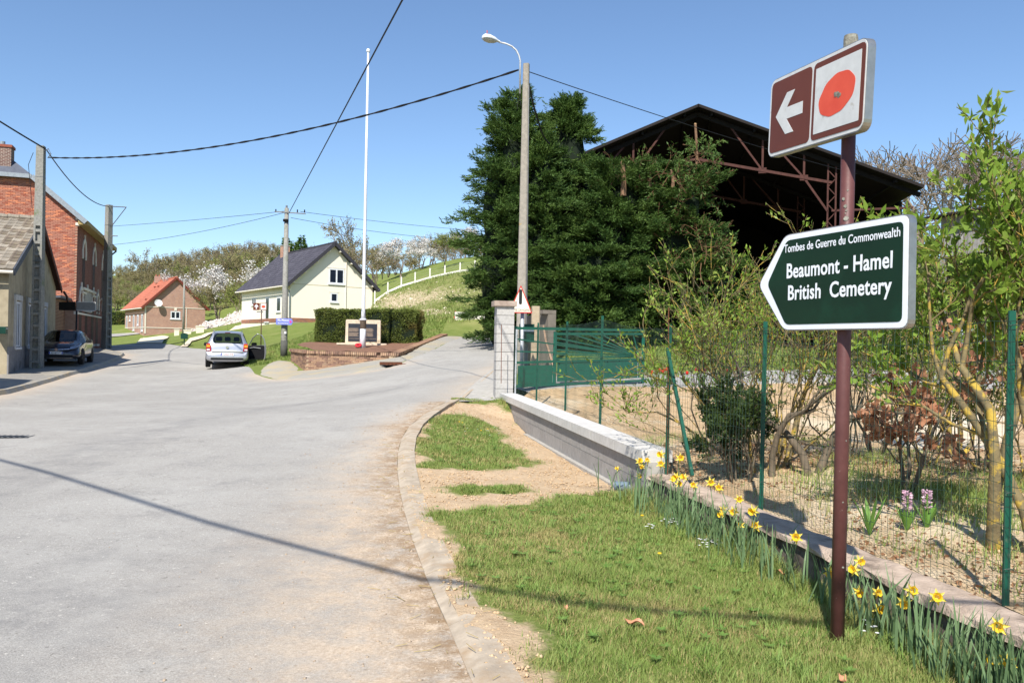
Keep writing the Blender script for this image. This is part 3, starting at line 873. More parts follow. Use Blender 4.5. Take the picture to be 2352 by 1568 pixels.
def wire_span(a, b, top_a, top_b, seed):
    r_ = np.random.default_rng(seed); L = (b[0] - a[0]).length
    n = int(L / .055); off = Vector((-.012, -.012, 0))
    def pt(t, h):
        lo = a[0].lerp(b[0], t); hi = a[1].lerp(b[1], t)
        s_ = .018 * math.sin(t * 9 + h * 3 + seed) + .012 * math.sin(t * 23 + seed)
        zt = lo.z + (hi.z - .05 - lo.z) * h - .035 * math.sin(math.pi * t) * h
        return Vector((lo.x + (hi.x - lo.x) * h + s_ * .6 + off.x, lo.y + off.y, zt))
    rad = .0014
    for k in range(n + 1):
        t = k / n; wires.tube([pt(t, h) for h in (0.02, .35, .68, 1.0)], rad, 3, False)
    for h in np.linspace(.02, 1, 15):
        m = max(6, int(L / .28)); P = []
        for k in range(m * 2 + 1):
            q = pt(k / (2 * m), h); q.z += .006 * (1 if k % 2 else -1); P.append(q)
        wires.tube(P, rad * 1.25, 3, False)
for i in range(len(PT) - 1): wire_span(PT[i], PT[i + 1], 0, 0, i)
stuff(wires.build('mesh_wires', M_WIRE, fe, world=True))
m_ = MB()
for i in range(1, len(PT) - 1):
    a, b = PT[i]
    for h in (.15, .4, .62, .82, .95):
        q = a.lerp(b, h); m_.tube([q + Vector((-.025, -.02, 0)), q + Vector((0, -.026, .005)), q + Vector((.025, -.02, 0))], .003, 4)
stuff(m_.build('tie_wires', M_WIRE, fe, world=True))

# ---- gate pillar
PC = W(1155, 915, 17.45); PC.z = W(1150, 921, 17.3).z
gp_ = thing('gate_pillar', 'tall pillar of stacked grey concrete blocks with a wooden cap beside the side road', 'pillar', PC, math.radians(9))
M_PILB = M('pillar_block', srgb(186, 183, 179), srgb(166, 163, 158), .9, 16, bump=.5, bscale=110, rnd=.04, spec=.15)
ch = (W(1150, 703, 17.3).z - PC.z + .12) / 11
bm_ = MB(); bm_.box((0, 0, 0), (.37, .37, ch - .012)); bme = bm_.mesh('block', M_PILB)
for k in range(11): link('block', bme, gp_, Matrix.Translation((0, 0, -.12 + ch * (k + .5))))
bm_ = MB(); bm_.box((0, 0, ch * 5 - .1), (.352, .352, ch * 11 - .03)); bm_.build('mortar_core', M('dark_mortar', srgb(138, 135, 130), None, .95), gp_)
M_CAPW = M('weathered_cap', srgb(176, 160, 146), srgb(140, 122, 110), .9, 5, bump=.3, bscale=30)
bm_ = MB(); bm_.box((-.01, 0, -.12 + ch * 11 + .055), (.48, .48, .11)); bm_.build('cap', M_CAPW, gp_)

# ---- green metal gate
M_GATE = M('gate_green', srgb(20, 100, 80), srgb(16, 88, 70), .4, 6, spec=.45, c3=srgb(60, 110, 94), s3=18, lo3=.66, hi3=.74)
ga = W(1182, 893, 17.55); gb = W(1476, 879, 21.3)
GL = math.hypot(gb.x - ga.x, gb.y - ga.y)
gt = thing('farm_gate', 'open green metal gate with sunburst bars behind the wire fence', 'gate', ga, math.atan2(gb.y - ga.y, gb.x - ga.x))
slope = (gb.z - ga.z) / GL
gh0 = W(1182, 749, 17.55).z - ga.z; gh1 = W(1476, 757, 21.3).z - gb.z
def GP(x, h):   # point on the gate: x 0..1 along, h 0..1 up
    return Vector((x * GL, 0, slope * x * GL + h * (gh0 + (gh1 - gh0) * x)))
def gbar(name, p, q, w=.045, d=.04):
    m_ = MB(); m_.bar(p, q, d, w, up=(0, 0, 1) if abs((q - p).normalized().z) < .9 else (1, 0, 0)); m_.build(name, M_GATE, gt)
gbar('stile', GP(0, 0), GP(0, 1), .07, .05); gbar('stile', GP(1, -.02), GP(1, 1), .06, .05); gbar('stile', GP(.27, 0.03), GP(.27, .93), .07, .045)
gbar('rail', GP(0, .97), GP(1, .985), .06); gbar('rail', GP(.27, .89), GP(1, .92), .055); gbar('rail', GP(0, .04), GP(1, .045), .05)
gbar('rail', GP(0, .42), GP(1, .45), .05)
sx, sh_ = .965, .50
for k, (x, h) in enumerate(((0, .80), (0, .60), (.27, .83), (.27, .75), (.27, .63), (.27, .55), (.27, .47), (.37, .91), (.5, .91), (.62, .91), (.73, .915), (.83, .92), (.9, .92))):
    p = GP(x, h); q = GP(sx, sh_ + .02 * math.sin(k)); d_ = (q - p)
    gbar('sunburst_bar', p, q - d_.normalized() * .12, .03, .025)
m_ = MB(); c0 = GP(sx + .015, sh_ - .02)
m_.tube([c0 + Vector((-.20 * math.cos(t), 0, .20 * math.sin(t))) for t in np.linspace(0, math.pi / 2, 8)], .018, 6); m_.build('hub_arc', M_GATE, gt)
def gpanel(x0, x1, h0, h1):
    m_ = MB(); P = [GP(x0, h0), GP(x1, h0), GP(x1, h1), GP(x0, h1)]
    m_.add([p + Vector((0, -.006, 0)) for p in P] + [p + Vector((0, .006, 0)) for p in P], [(0, 1, 2, 3), (7, 6, 5, 4), (0, 4, 5, 1), (1, 5, 6, 2), (2, 6, 7, 3), (3, 7, 4, 0)])
    m_.build('panel', M_GATE, gt)
gpanel(.02, .255, .06, .37); gpanel(.29, .635, .09, .42); gpanel(.655, .985, .1, .43)
gbar('stile', GP(.645, .04), GP(.645, .44), .03, .03)
m_ = MB()
for x, h in ((.3, .39), (.62, .41), (.68, .41), (.78, .42), (.93, .43), (.62, .27), (.66, .27)): m_.box(GP(x, h) + Vector((0, -.012, 0)), (.035, .006, .025))
stuff(m_.build('slots', M_DARKSIGN, gt))
m_ = MB(); m_.tube([GP(.985, .48) + Vector((0, -.03, 0)), GP(.945, .475) + Vector((0, -.05, 0))], .014, 6); m_.tube([GP(.95, .46), GP(.95, -.03)], .011, 6); m_.build('latch', M_GALV, gt)
m_ = MB(); m_.tube([GP(0, .95) + Vector((-.16, 0, .02)), GP(0, .95)], .02, 6); m_.build('hinge', M_POSTG, gt); m_ = MB(); m_.tube([GP(0, .10) + Vector((-.16, 0, .0)), GP(0, .10)], .02, 6); m_.build('hinge', M_POSTG, gt)

# ================================================================== POLES, CABLES
M_POLEC = M('pole_concrete', srgb(158, 150, 138), srgb(134, 128, 118), .9, 10, bump=.5, bscale=80, c3=srgb(168, 140, 84), s3=4, lo3=.66, hi3=.74)
M_POLEG = M('pole_grey', srgb(150, 148, 140), srgb(122, 120, 114), .9, 12, bump=.4, bscale=60, c3=srgb(112, 118, 92), s3=2.5, lo3=.55, hi3=.7)
M_CABLE = M('cable_black', srgb(34, 32, 34), srgb(26, 25, 27), .6, 8)
M_STEEL = M('steel', srgb(130, 130, 130), srgb(108, 108, 108), .5, 10, metal=.5)
M_DARK = M('dark_void', srgb(26, 24, 24), srgb(20, 19, 19), .9, 4)

def ladder_pole(name, label, base, h, w0, d0, w1, d1, rz, solid_from):
    """French reinforced pole: two flanges joined by rungs, solid towards the top"""
    t = thing(name, label, 'utility pole', base, rz)
    lerp = lambda a, b, z: a + (b - a) * z / h
    mb = MB(); zs = [-.3, solid_from, h]
    # side flanges (seen as a channel with recesses)
    for s_ in (-1, 1):
        P = []
        for z in (-.3, solid_from):
            w = lerp(w0, w1, z); d = lerp(d0, d1, z); f = w * .22
            xo = s_ * (w / 2 - f / 2)
            P += [(xo - f / 2, -d / 2, z), (xo + f / 2, -d / 2, z), (xo + f / 2, d / 2, z), (xo - f / 2, d / 2, z)]
        mb = MB(); mb.add(P, [(3, 2, 1, 0), (4, 5, 6, 7), (0, 1, 5, 4), (1, 2, 6, 5), (2, 3, 7, 6), (3, 0, 4, 7)]); mb.build('flange', M_POLEG, t)
    mb = MB(); P = []
    for z in (solid_from, h):
        w = lerp(w0, w1, z); d = lerp(d0, d1, z)
        P += [(-w / 2, -d / 2, z), (w / 2, -d / 2, z), (w / 2, d / 2, z), (-w / 2, d / 2, z)]
    mb.add(P, [(3, 2, 1, 0), (4, 5, 6, 7), (0, 1, 5, 4), (1, 2, 6, 5), (2, 3, 7, 6), (3, 0, 4, 7)]); mb.build('shaft', M_POLEG, t)
    mb = MB(); P = []
    for z in (-.3, solid_from):
        w = lerp(w0, w1, z) * .57; d = lerp(d0, d1, z) * .42
        P += [(-w / 2, -d / 2, z), (w / 2, -d / 2, z), (w / 2, d / 2, z), (-w / 2, d / 2, z)]
    mb.add(P, [(3, 2, 1, 0), (4, 5, 6, 7), (0, 1, 5, 4), (1, 2, 6, 5), (2, 3, 7, 6), (3, 0, 4, 7)]); mb.build('web', M_POLEG, t)
    n = int(solid_from / .48)
    for k in range(n):
        z = (k + .6) * solid_from / n; w = lerp(w0, w1, z); d = lerp(d0, d1, z)
        mb = MB(); mb.box((0, -d * .05, z), (w * .58, d * .86, .11)); mb.build('rung', M_POLEG, t)
    for z in (.12, .48, .86):
        z *= h; w = lerp(w0, w1, z); d = lerp(d0, d1, z)
        mb = MB(); mb.box((0, 0, z), (w + .015, d + .015, .02)); mb.build('band', M_STEEL, t)
    return t
LPB = W(84, 846, 33.3); LPT = W(98, 336, 33.3)
lp = ladder_pole('utility_pole', 'tall grey concrete ladder pole standing in front of the dark parked car', LPB, LPT.z - LPB.z, .40, .46, .27, .30, math.radians(12), (LPT.z - LPB.z) * .64)
mb = MB()
q = W(110, 352, 33.2) - LPB; q.rotate(Euler((0, 0, math.radians(-12))))
mb.tube([(0.1, -.1, LPT.z - LPB.z - .25), (.32, -.15, LPT.z - LPB.z - .12), (.42, -.15, LPT.z - LPB.z - .32), (.3, -.15, LPT.z - LPB.z - .5)], .018, 6)
mb.build('hook', M_STEEL, lp)
mb = MB(); mb.tube([(-.25, -.1, LPT.z - LPB.z - .3), (-.42, -.1, LPT.z - LPB.z - .8), (-.32, -.1, LPT.z - LPB.z - 1.8), (-.24, -.12, LPT.z - LPB.z - 2.6)], .012, 5); mb.build('earth_wire', M_CABLE, lp)
LP2B = W(244, 803, 51); LP2T = W(252, 471, 51)
lp2 = ladder_pole('utility_pole', 'concrete ladder pole with cross arm at the far corner of the brick house', LP2B, LP2T.z - LP2B.z, .42, .46, .30, .32, math.radians(62), (LP2T.z - LP2B.z) * .5)
mb = MB(); a = W(252, 474, 51) - LP2B; b = W(290, 476, 50.5) - LP2B; c = W(256, 520, 51) - LP2B
for v in (a, b, c): v.rotate(Euler((0, 0, math.radians(-62))))
mb.tube([a, b], .03, 5); mb.tube([b, c], .025, 5); mb.build('arm', M_STEEL, lp2)
mb = MB(); a = W(232, 541, 51) - LP2B; b = W(270, 542, 51) - LP2B
for v in (a, b): v.rotate(Euler((0, 0, math.radians(-62))))
mb.tube([a, b], .03, 5); mb.build('cross_arm', M_STEEL, lp2)

# round mid pole with the little blue sign
MPB = WG(652, 822); MPB = W(652, 822, 40); MPT = W(661, 478, 40)
mp = thing('utility_pole', 'slim round grey pole carrying a small blue arrow sign beside the silver car', 'utility pole', MPB)
H = MPT.z - MPB.z; dx = MPT.x - MPB.x
dx0 = 0.0
mb = MB(); mb.tube([(0, 0, -.3), (dx0, 0, 1.0), (0, 0, H)], [.165, .155, .10], 14); mb.build('shaft', M_POLEG, mp, smooth=True)
mb = MB(); mb.tube([(0, 0, .02), (0, 0, .85)], [.171, .166], 14); mb.build('dark_base_band', M('tar_band', srgb(92, 92, 86), srgb(76, 76, 72), .9), mp, smooth=True)
mb = MB(); mb.tube([(0, -.02, H), (0, -.02, H + .12)], .05, 8); mb.build('pole_top_fitting', M_STEEL, mp)
mb = MB(); mb.bar((-.55, -.1, H - .2), (.95, -.1, H - .28), .05, .05); mb.build('cross_arm', M_STEEL, mp)
for x_ in (-.5, .55, .9):
    mb = MB(); mb.tube([(x_, -.1, H - .22), (x_, -.1, H - .08)], .03, 6); mb.build('insulator', M_DARK, mp)
mb = MB(); mb.tube([(-.12, -.14, H - .62), (.12, -.14, H - .62)], .07, 8); mb.build('cable_clamp', M_DARK, mp)
M_BLUE = M('blue_panel', srgb(128, 140, 214), srgb(108, 120, 196), .5, 5)
M_PINK = M('pink_arrow', srgb(216, 70, 150), srgb(200, 60, 140), .5)
M_WHITE = M('white_paint', srgb(232, 232, 230), srgb(220, 220, 218), .55, 6)
a = W(634, 738, 39.75) - MPB; b = W(673, 739, 39.6) - MPB; c = (a + b) / 2; ww = (b - a).length; ex = (b - a).normalized()
hb = .31
mb = MB(); mb.prism(roundpoly([(-ww / 2, -hb / 2), (ww / 2 - .08, -hb / 2), (ww / 2, 0), (ww / 2 - .08, hb / 2), (-ww / 2, hb / 2)], .03), c, ex, Z, Vector((0, -1, 0)), -.02, 0); bs = mb.build('blue_sign', M_BLUE, mp)
mb = MB(); mb.prism([(ww / 2 - .17, -.09), (ww / 2 - .04, 0), (ww / 2 - .17, .09)], c, ex, Z, Vector((0, -1, 0)), .001, .004); mb.build('pink_arrow', M_PINK, bs)
text('Ma Maison', .16, M_WHITE, bs, plane_M(c + Vector((-.06, -.006, .02)), ex, Z), .01, .85, .0005)
text('Beaumont Hamel', .085, M_WHITE, bs, plane_M(c + Vector((-.06, -.006, -.11)), ex, Z), .01, .9, .0005)
mb = MB(); mb.prism([(-.05, -.05), (.05, -.05), (.05, .05), (-.05, .05)], W(655, 764, 39.82) - MPB, (1, 0, 0), Z, Vector((0, -1, 0)), 0, .004); mb.build('sticker', M_WHITE, mp)

# street lamp on concrete pole
SLB = W(1196, 880, 22); SLB.z = G(SLB.x, 22); SLT = W(1200, 147, 22)
sl = thing('street_lamp', 'tall concrete pole with a curved lamp arm rising in front of the conifers', 'street lamp', SLB, math.radians(-14))
H = SLT.z - SLB.z
def taper_box(mb, w0, d0, w1, d1, z0, z1):
    P = []
    for z, w, d in ((z0, w0, d0), (z1, w1, d1)):
        c = .025
        P += [(-w / 2 + c, -d / 2, z), (w / 2 - c, -d / 2, z), (w / 2, -d / 2 + c, z), (w / 2, d / 2 - c, z), (w / 2 - c, d / 2, z), (-w / 2 + c, d / 2, z), (-w / 2, d / 2 - c, z), (-w / 2, -d / 2 + c, z)]
    mb.add(P, [tuple(range(8))[::-1], tuple(range(8, 16))] + [(i, (i + 1) % 8, 8 + (i + 1) % 8, 8 + i) for i in range(8)])
mb = MB(); taper_box(mb, .27, .25, .155, .15, -.3, H); mb.build('shaft', M_POLEC, sl)
mb = MB(); arm = [W(x, y, 21.85) - SLB for x, y in ((1194, 215), (1195, 140), (1192, 128), (1186, 116), (1176, 107), (1163, 101), (1146, 97))]
for v in arm: v.rotate(Euler((0, 0, math.radians(14))))
mb.tube(arm, .024, 8); mb.build('arm', M_GALV, sl, smooth=True)
hd = arm[-1]; e2 = W(1109, 88, 21.6) - SLB; e2.rotate(Euler((0, 0, math.radians(14))))
ax_ = (e2 - hd).normalized(); up_ = Vector((0, 0, 1)); up_ = (up_ - ax_ * up_.dot(ax_)).normalized(); sd_ = ax_.cross(up_); Lh = (e2 - hd).length
def lamp_shell(fr, mat, name, z_lo, z_hi):
    mb = MB(); V = []; n = 10
    for t, w, hgt in fr:
        for k in range(n + 1):
            a_ = math.pi * k / n
            V.append(hd + ax_ * (t * Lh) + sd_ * (w * math.cos(a_)) + up_ * (z_lo + hgt * math.sin(a_)))
    F_ = [(i * (n + 1) + k, i * (n + 1) + k + 1, (i + 1) * (n + 1) + k + 1, (i + 1) * (n + 1) + k) for i in range(len(fr) - 1) for k in range(n)]
    F_ += [tuple(i * (n + 1) + k for k in ((n, 0))) + ((i + 1) * (n + 1), (i + 1) * (n + 1) + n) for i in range(len(fr) - 1)]
    F_ += [tuple(range(n + 1)), tuple(range((len(fr) - 1) * (n + 1), len(fr) * (n + 1)))]
    mb.add(V, F_); mb.build(name, mat, sl, smooth=True)
lamp_shell([(-.04, .03, .04), (.12, .055, .07), (.3, .09, .11), (.6, .12, .14), (.88, .115, .13), (1.0, .07, .08)], M('lamp_head', srgb(214, 218, 222), srgb(196, 200, 204), .45, 8), 'lamp_head', 0.0, .1)
lamp_shell([(.15, .04, -.02), (.3, .085, -.055), (.6, .11, -.08), (.85, .1, -.06), (.97, .05, -.02)], M('lamp_glass', srgb(176, 174, 164), srgb(150, 148, 138), .2, 8), 'lamp_glass', -.004, .1)
mb = MB(); q = hd + ax_ * (Lh * .75) + up_ * .15; mb.tube([q, q + up_ * .08], .012, 5); mb.build('sensor', M('sensor_red', srgb(206, 92, 60), None, .6), sl)
mb = MB(); mb.tube([arm[0] + Vector((0, 0, -.02)), arm[0] + Vector((.03, 0, -.3)), arm[0] + Vector((-.05, 0, -.42)), arm[0] + Vector((-.06, 0, -.28)), arm[0] + Vector((0.02, 0, -.1))], .008, 5); mb.build('lamp_lead', M_CABLE, sl)
mb = MB(); mb.tube([Vector((.15, -.05, 0.2)), Vector((.09, -.05, H - .6))], .014, 5); mb.build('service_pipe', M_STEEL, sl)

def cable(label, pts, r, sag=0.0, n=28, twist=0.0, name='overhead_cable', group='overhead cables'):
    """pts: polyline; with 2 points a sagging span"""
    if len(pts) == 2:
        a, b = pts; P = [a.lerp(b, k / n) - Vector((0, 0, sag * 4 * (k / n) * (1 - k / n))) for k in range(n + 1)]
    else: P = pts
    mb = MB()
    mb.tube(P, r, 6)
    if twist:
        m2 = 140; L = []
        for s_ in (0, 1):
            Q = []
            for k in range(m2 + 1):
                t = k / m2 * (len(P) - 1); i = min(int(t), len(P) - 2); p = P[i].lerp(P[i + 1], t - i)
                a_ = k / m2 * 60 * math.pi / 2 + s_ * math.pi
                Q.append(p + Vector((0, math.cos(a_), math.sin(a_))) * r * .9)
            mb.tube(Q, r * .75, 4)
    o = mb.build(name, M_CABLE)
    return tag(o, label, 'cable', group)
_lp = W(112, 362, 33.2); _sl = W(1191, 161, 21.9)
def via(a, b, mid_px, mid_py):
    """sag so the span passes through a picture point"""
    best = None
    for s_ in np.linspace(0, 4, 81):
        P = [a.lerp(b, k / 60) - Vector((0, 0, s_ * 4 * (k / 60) * (1 - k / 60))) for k in range(61)]
        A = np.array(P); x, y = proj(A[:, 0], A[:, 1], A[:, 2]); yy = np.interp(mid_px, x if x[0] < x[-1] else x[::-1], y if x[0] < x[-1] else y[::-1])
        if best is None or abs(yy - mid_py) < best[0]: best = (abs(yy - mid_py), s_)
    return best[1]
cable('thick twisted cable spanning from the left ladder pole to the street lamp pole', [_lp, _sl], .021, via(_lp, _sl, 700, 298), twist=1)
a = W(108, 346, 33.2); b = W(250, 474, 51); cable('cable from the left ladder pole down to the farther ladder pole', [a, b], .024, via(a, b, 170, 425), twist=0)
a = W(-160, 175, 27); b = W(104, 342, 33.2); cable('cable entering at the left edge and ending on the ladder pole top', [a, b], .03, via(a, b, 40, 305))
a = W(664, 489, 40); b = Vector((3.2, -1.0, 7.2)); cable('steep black cable rising from the slim pole to the top edge of the picture', [a, b], .017, via(a, b, 858, 220))
a = W(1214, 165, 22); b = W(2010, 410, 37.5); cable('thin cable from the street lamp pole across to the barn', [a, b], .012, via(a, b, 1600, 293))
a = W(1211, 176, 22.1); b = W(1262, 330, 28); cable('thick dark cable dropping from the street lamp pole into the conifers', [a, b], .028, .35)
for (p0, p1, pm, lab) in (((690, 486, 40), (1180, 534, 60), (900, 512), 'upper thin wire from the slim pole towards the conifers'), ((668, 500, 40), (1180, 552, 58), (930, 540), 'lower thin wire from the slim pole towards the conifers'),
                          ((250, 520, 51), (655, 485, 40), (450, 505), 'upper thin wire between the slim pole and the ladder pole by the brick house'), ((250, 563, 51), (655, 488, 40), (450, 535), 'lower thin wire between the slim pole and the ladder pole by the brick house')):
    a = W(*p0); b = W(*p1); cable(lab, [a, b], .011, via(a, b, *pm), name='overhead_wire', group='thin overhead wires')
# the bundle that crosses above the camera and throws its shadow over road and grass
def lift(px, py, h, off=.0):
    p = WG(px, py) if off == 0 else WV(px, py, .02); s_ = SUN_DIR / SUN_DIR.z
    return p + s_ * (h - p.z)
SC = [lift(-60, 1040, 6.9), lift(100, 1082, 6.85), lift(480, 1200, 6.75), lift(800, 1285, 6.7), lift(960, 1328, 6.7), lift(1300, 1385, 6.7, .06), lift(1700, 1415, 6.75, .06), lift(2000, 1440, 6.8, .1)]
d0 = (SC[0] - SC[1]).normalized(); d1 = (SC[-1] - SC[-2]).normalized()
SC = [SC[0] + d0 * 14 + Vector((0, 0, 1)), SC[0] + d0 * 5 + Vector((0, 0, .2))] + SC + [SC[-1] + d1 * 5 + Vector((0, 0, .2)), SC[-1] + d1 * 14 + Vector((0, 0, 1))]
cable('thick cable bundle overhead that throws the long shadow across the road', SC, .03)

# ================================================================== MEMORIAL
M_MBRICK = M('old_brick', srgb(142, 112, 96), srgb(116, 90, 78), .95, 9, bump=.5, bscale=60, rnd=.22, c3=srgb(176, 150, 124), s3=3, lo3=.52, hi3=.68, world=True)
M_MBRICK2 = M('old_brick_pale', srgb(172, 142, 116), srgb(150, 118, 96), .95, 9, bump=.5, bscale=60, rnd=.15)
M_MORT = M('old_mortar', srgb(176, 156, 130), srgb(150, 130, 106), .95, 7, bump=.5, bscale=50)
mA = W(701, 852, 31); mB = W(667, 829, 34.5); mC = W(912, 821, 30); mD = W(1025, 771, 40.5)
mtop = W(703, 804, 31).z
mw = thing('memorial_wall', 'low old brick retaining wall with brick-on-edge coping around the war memorial', 'wall', mA)
def seg_wall(p, q, tp, tq, depth_n, root, rows, brick=(.22, .105, .06), first=False, mats=(M_MBRICK, M_MBRICK2)):
    """brick face between ground points p,q up to heights tp,tq; returns matrices (world)"""
    out = []
    d = Vector((q.x - p.x, q.y - p.y, 0)); L = d.length; d.normalize(); n = Vector((d.y, -d.x, 0))
    if n.dot(Vector((-p.x, -p.y, 0))) < 0: n = -n
    rz = math.atan2(d.y, d.x); ch_ = brick[2] + .012; bl = brick[0] + .012
    z = max(tp, tq) - ch_ / 2; row = 0
    while z > min(p.z, q.z) - .1:
        x = (row % 2) * bl / 2 + bl / 2
        while x < L - bl * .3:
            t = x / L; top = tp + (tq - tp) * t; gr = p.z + (q.z - p.z) * t
            zz = z - (max(tp, tq) - top)
            if zz > gr - .08:
                pos = Vector((p.x, p.y, 0)) + d * x + n * (-brick[1] / 2 + random.Random(row * 131 + int(x * 50)).uniform(-.006, .006)) + Vector((0, 0, zz))
                out.append(Matrix.Translation(pos) @ Matrix.Rotation(rz, 4, 'Z'))
            x += bl
        z -= ch_; row += 1
    return out, d, n, L
bb = MB(); bb.box((0, 0, 0), (.22, .105, .06)); BR = [bb.mesh('brick', M_MBRICK), bb.mesh('brick', M_MBRICK2)]
inv = Matrix.Translation(-mA)
allb = []; cop = []
tA = mtop - .12; tB = tA + .02; tC = W(912, 810, 30).z - .0; tD = W(1025, 768, 40.5).z - .02
for p, q, tp, tq in ((mA, mC, tA, tC - .12), (mB, mA, tB, tA), (mC, mD, tC - .12, tD - .05)):
    ms, d, n, L = seg_wall(p, q, tp, tq, 0, mw, 9)
    allb += [inv @ m_ for m_ in ms]
    # core behind the bricks
    mb = MB(); P = []
    for s_ in (0, 1):
        a, tz = (p, tp) if s_ == 0 else (q, tq)
        P += [a - n * .02 + Vector((0, 0, -a.z + min(p.z, q.z) - .3)), a - n * .3 + Vector((0, 0, -a.z + min(p.z, q.z) - .3)), a - n * .3 + Vector((0, 0, -a.z + tz)), a - n * .02 + Vector((0, 0, -a.z + tz))]
    mb.add(P, [(0, 1, 2, 3), (7, 6, 5, 4), (0, 4, 5, 1), (1, 5, 6, 2), (2, 6, 7, 3), (3, 7, 4, 0)]); mb.build('mortar_core', M_MORT, mw, world=True)
    k = 0
    nn_ = int(L / .078)
    for k in range(nn_):
        t = (k + .5) / nn_
        if p is mA and .795 < t < .83: continue
        pos = Vector((p.x, p.y, 0)) + d * (L * t) - n * .10 + Vector((0, 0, tp + (tq - tp) * t + .058 + random.Random(k).uniform(-.005, .005)))
        cop.append(inv @ Matrix.Translation(pos) @ Matrix.Rotation(math.atan2(d.y, d.x), 4, 'Z'))
pieces('brick', BR, allb, mw, 300)
cb = MB(); cb.box((0, 0, 0), (.064, .34, .11)); CBm = [cb.mesh('coping_brick', M_MBRICK), cb.mesh('coping_brick', M_MBRICK2)]
pieces('coping_brick', CBm, cop, mw, 300)
# bark mulch inside
M_MULCH = M('bark_mulch', srgb(150, 114, 92), srgb(112, 82, 66), .95, 22, bump=.9, bscale=30, world=True, bdist=.04)
mul = [mA + Vector((.25, .3, 0)), mB + Vector((.25, .0, 0)), Vector((-9.2, 39, 0)), Vector((-5.0, 40, 0)), mD + Vector((-.3, 0, 0)), mC + Vector((-.2, .3, 0))]
sheet('mulch_bed', mul, 0, .5, M_MULCH, zf=lambda x, y: (tA + .105) + .062 * np.clip(y - 31, 0, 5) + .03 * (vnoise(x, y, 1.2, 2) - .5) + np.clip((y - 33) / 8, 0, 1) * np.clip((x + 6.0) / 3, 0, 1) * .45, rough=.05)
# stone with plaques
MSB = W(834, 790, 35.2); MSB.z = W(834, 790, 35.2).z
ms = thing('memorial_stone', 'pale stone memorial tablet with dark plaques in front of the hedge', 'memorial', MSB, math.radians(3))
M_STONE = M('memorial_stone', srgb(214, 198, 176), srgb(190, 174, 152), .9, 8, bump=.35, bscale=50, c3=srgb(166, 150, 126), s3=2.2, lo3=.56, hi3=.7)
M_PLAQ = M('plaque', srgb(44, 46, 56), srgb(36, 38, 46), .35, 5, spec=.5)
M_BRONZ = M('plaque_relief', srgb(126, 112, 100), srgb(104, 92, 82), .5, 12, bump=.4, bscale=60)
w_, h_ = 1.5, 1.14
mb = MB(); mb.prism(roundpoly([(-w_ / 2, 0), (w_ / 2, 0), (w_ / 2 - .01, h_), (-w_ / 2 + .02, h_)], .05), (0, 0, -.1), (1, 0, 0), (0, 0, 1), (0, -1, 0), -.14, .14); mb.build('tablet', M_STONE, ms)
for (x0, x1) in ((-.62, -.03), (.0, .60)):
    mb = MB(); mb.prism([(x0, .16), (x1, .16), (x1, .92), (x0, .92)], (0, 0, -.05), (1, 0, 0), (0, 0, 1), (0, -1, 0), .14, .165); pq = mb.build('plaque', M_PLAQ, ms)
    for (z0, z1) in ((.57, .73), (.37, .54)):
        mb = MB(); r_ = random.Random(int(z0 * 100 + x0 * 10)); n = 8; P = [(x0 + .02, z0), (x0 + .02, z1)]
        for k in range(n): P += [(x1 - .12 - r_.random() * .1, z1 - (z1 - z0) * k / n), (x1 - .12 - r_.random() * .1, z1 - (z1 - z0) * (k + .8) / n)]
        mb.prism(P, (0, 0, -.05), (1, 0, 0), (0, 0, 1), (0, -1, 0), .166, .170); mb.build('names_relief', M_BRONZ, pq)
    mb = MB(); mb.prism([(x0 + .05, .27), (x1 - .03, .27), (x1 - .03, .295), (x0 + .05, .295)], (0, 0, -.05), (1, 0, 0), (0, 0, 1), (0, -1, 0), .166, .170); mb.build('name_line', M_BRONZ, pq)
mb = MB(); mb.box((0, -.12, .0), (2.1, .75, .08)); mb.build('plinth', M_STONE, ms)
# flagpole
FPB = W(833, 797, 33.1); FPT = W(852, 113, 33.1)
fp = thing('flagpole', 'tall bare white flagpole in front of the memorial tablet', 'flagpole', FPB)
H = FPT.z - FPB.z; M_FLAG = M('flagpole_white', srgb(226, 228, 232), srgb(210, 212, 216), .45, 3, c3=srgb(190, 180, 166), s3=3, lo3=.62, hi3=.75)
zc_ = W(835, 735, 33.1).z - FPB.z
mb = MB(); mb.tube([(0, 0, -.15), (0, 0, zc_)], [.125, .118], 18); mb.build('base_sleeve', M_FLAG, fp, smooth=True)
mb = MB(); mb.lathe([(.13, zc_ - .005), (.155, zc_ + .005), (.155, zc_ + .035), (.11, zc_ + .06)], n=18); mb.build('collar', M_FLAG, fp)
mb = MB(); mb.tube([(0, 0, zc_ + .05), (0, 0, zc_ + .3), (0, 0, zc_ + 1.0), (0, 0, H * .5), (0, 0, H - .15)], [.095, .078, .07, .058, .04], 14); mb.build('mast', M_FLAG, fp, smooth=True)
mb = MB(); mb.lathe([(.03, H - .16), (.075, H - .12), (.08, H - .06), (.05, H)], n=12); mb.build('finial', M_FLAG, fp)
mb = MB(); P = []
for z in (zc_ - .35, zc_ - .02):
    for k in range(7):
        a_ = math.radians(-150 + k * 24); P.append((.128 * math.cos(a_), .128 * math.sin(a_), z))
mb.add(P, [(k, k + 1, k + 8, k + 7) for k in range(6)]); mb.build('nameplate', M('brass_plate', srgb(96, 82, 68), srgb(80, 68, 58), .4, 6), fp)
# poppy wreath at the foot
wr_ = thing('poppy_wreath', 'small red poppy wreath lying at the foot of the flagpole', 'wreath', W(823, 796, 32.95))
mb = MB(); mb.tube([(.10 * math.cos(t), .07 * math.sin(t), .06 + .05 * math.sin(t)) for t in np.linspace(0, 6.283, 13)], .045, 6, False); mb.build('ring', M('wreath_red', srgb(214, 50, 62), srgb(190, 36, 48), .7, 20, bump=.5), wr_)
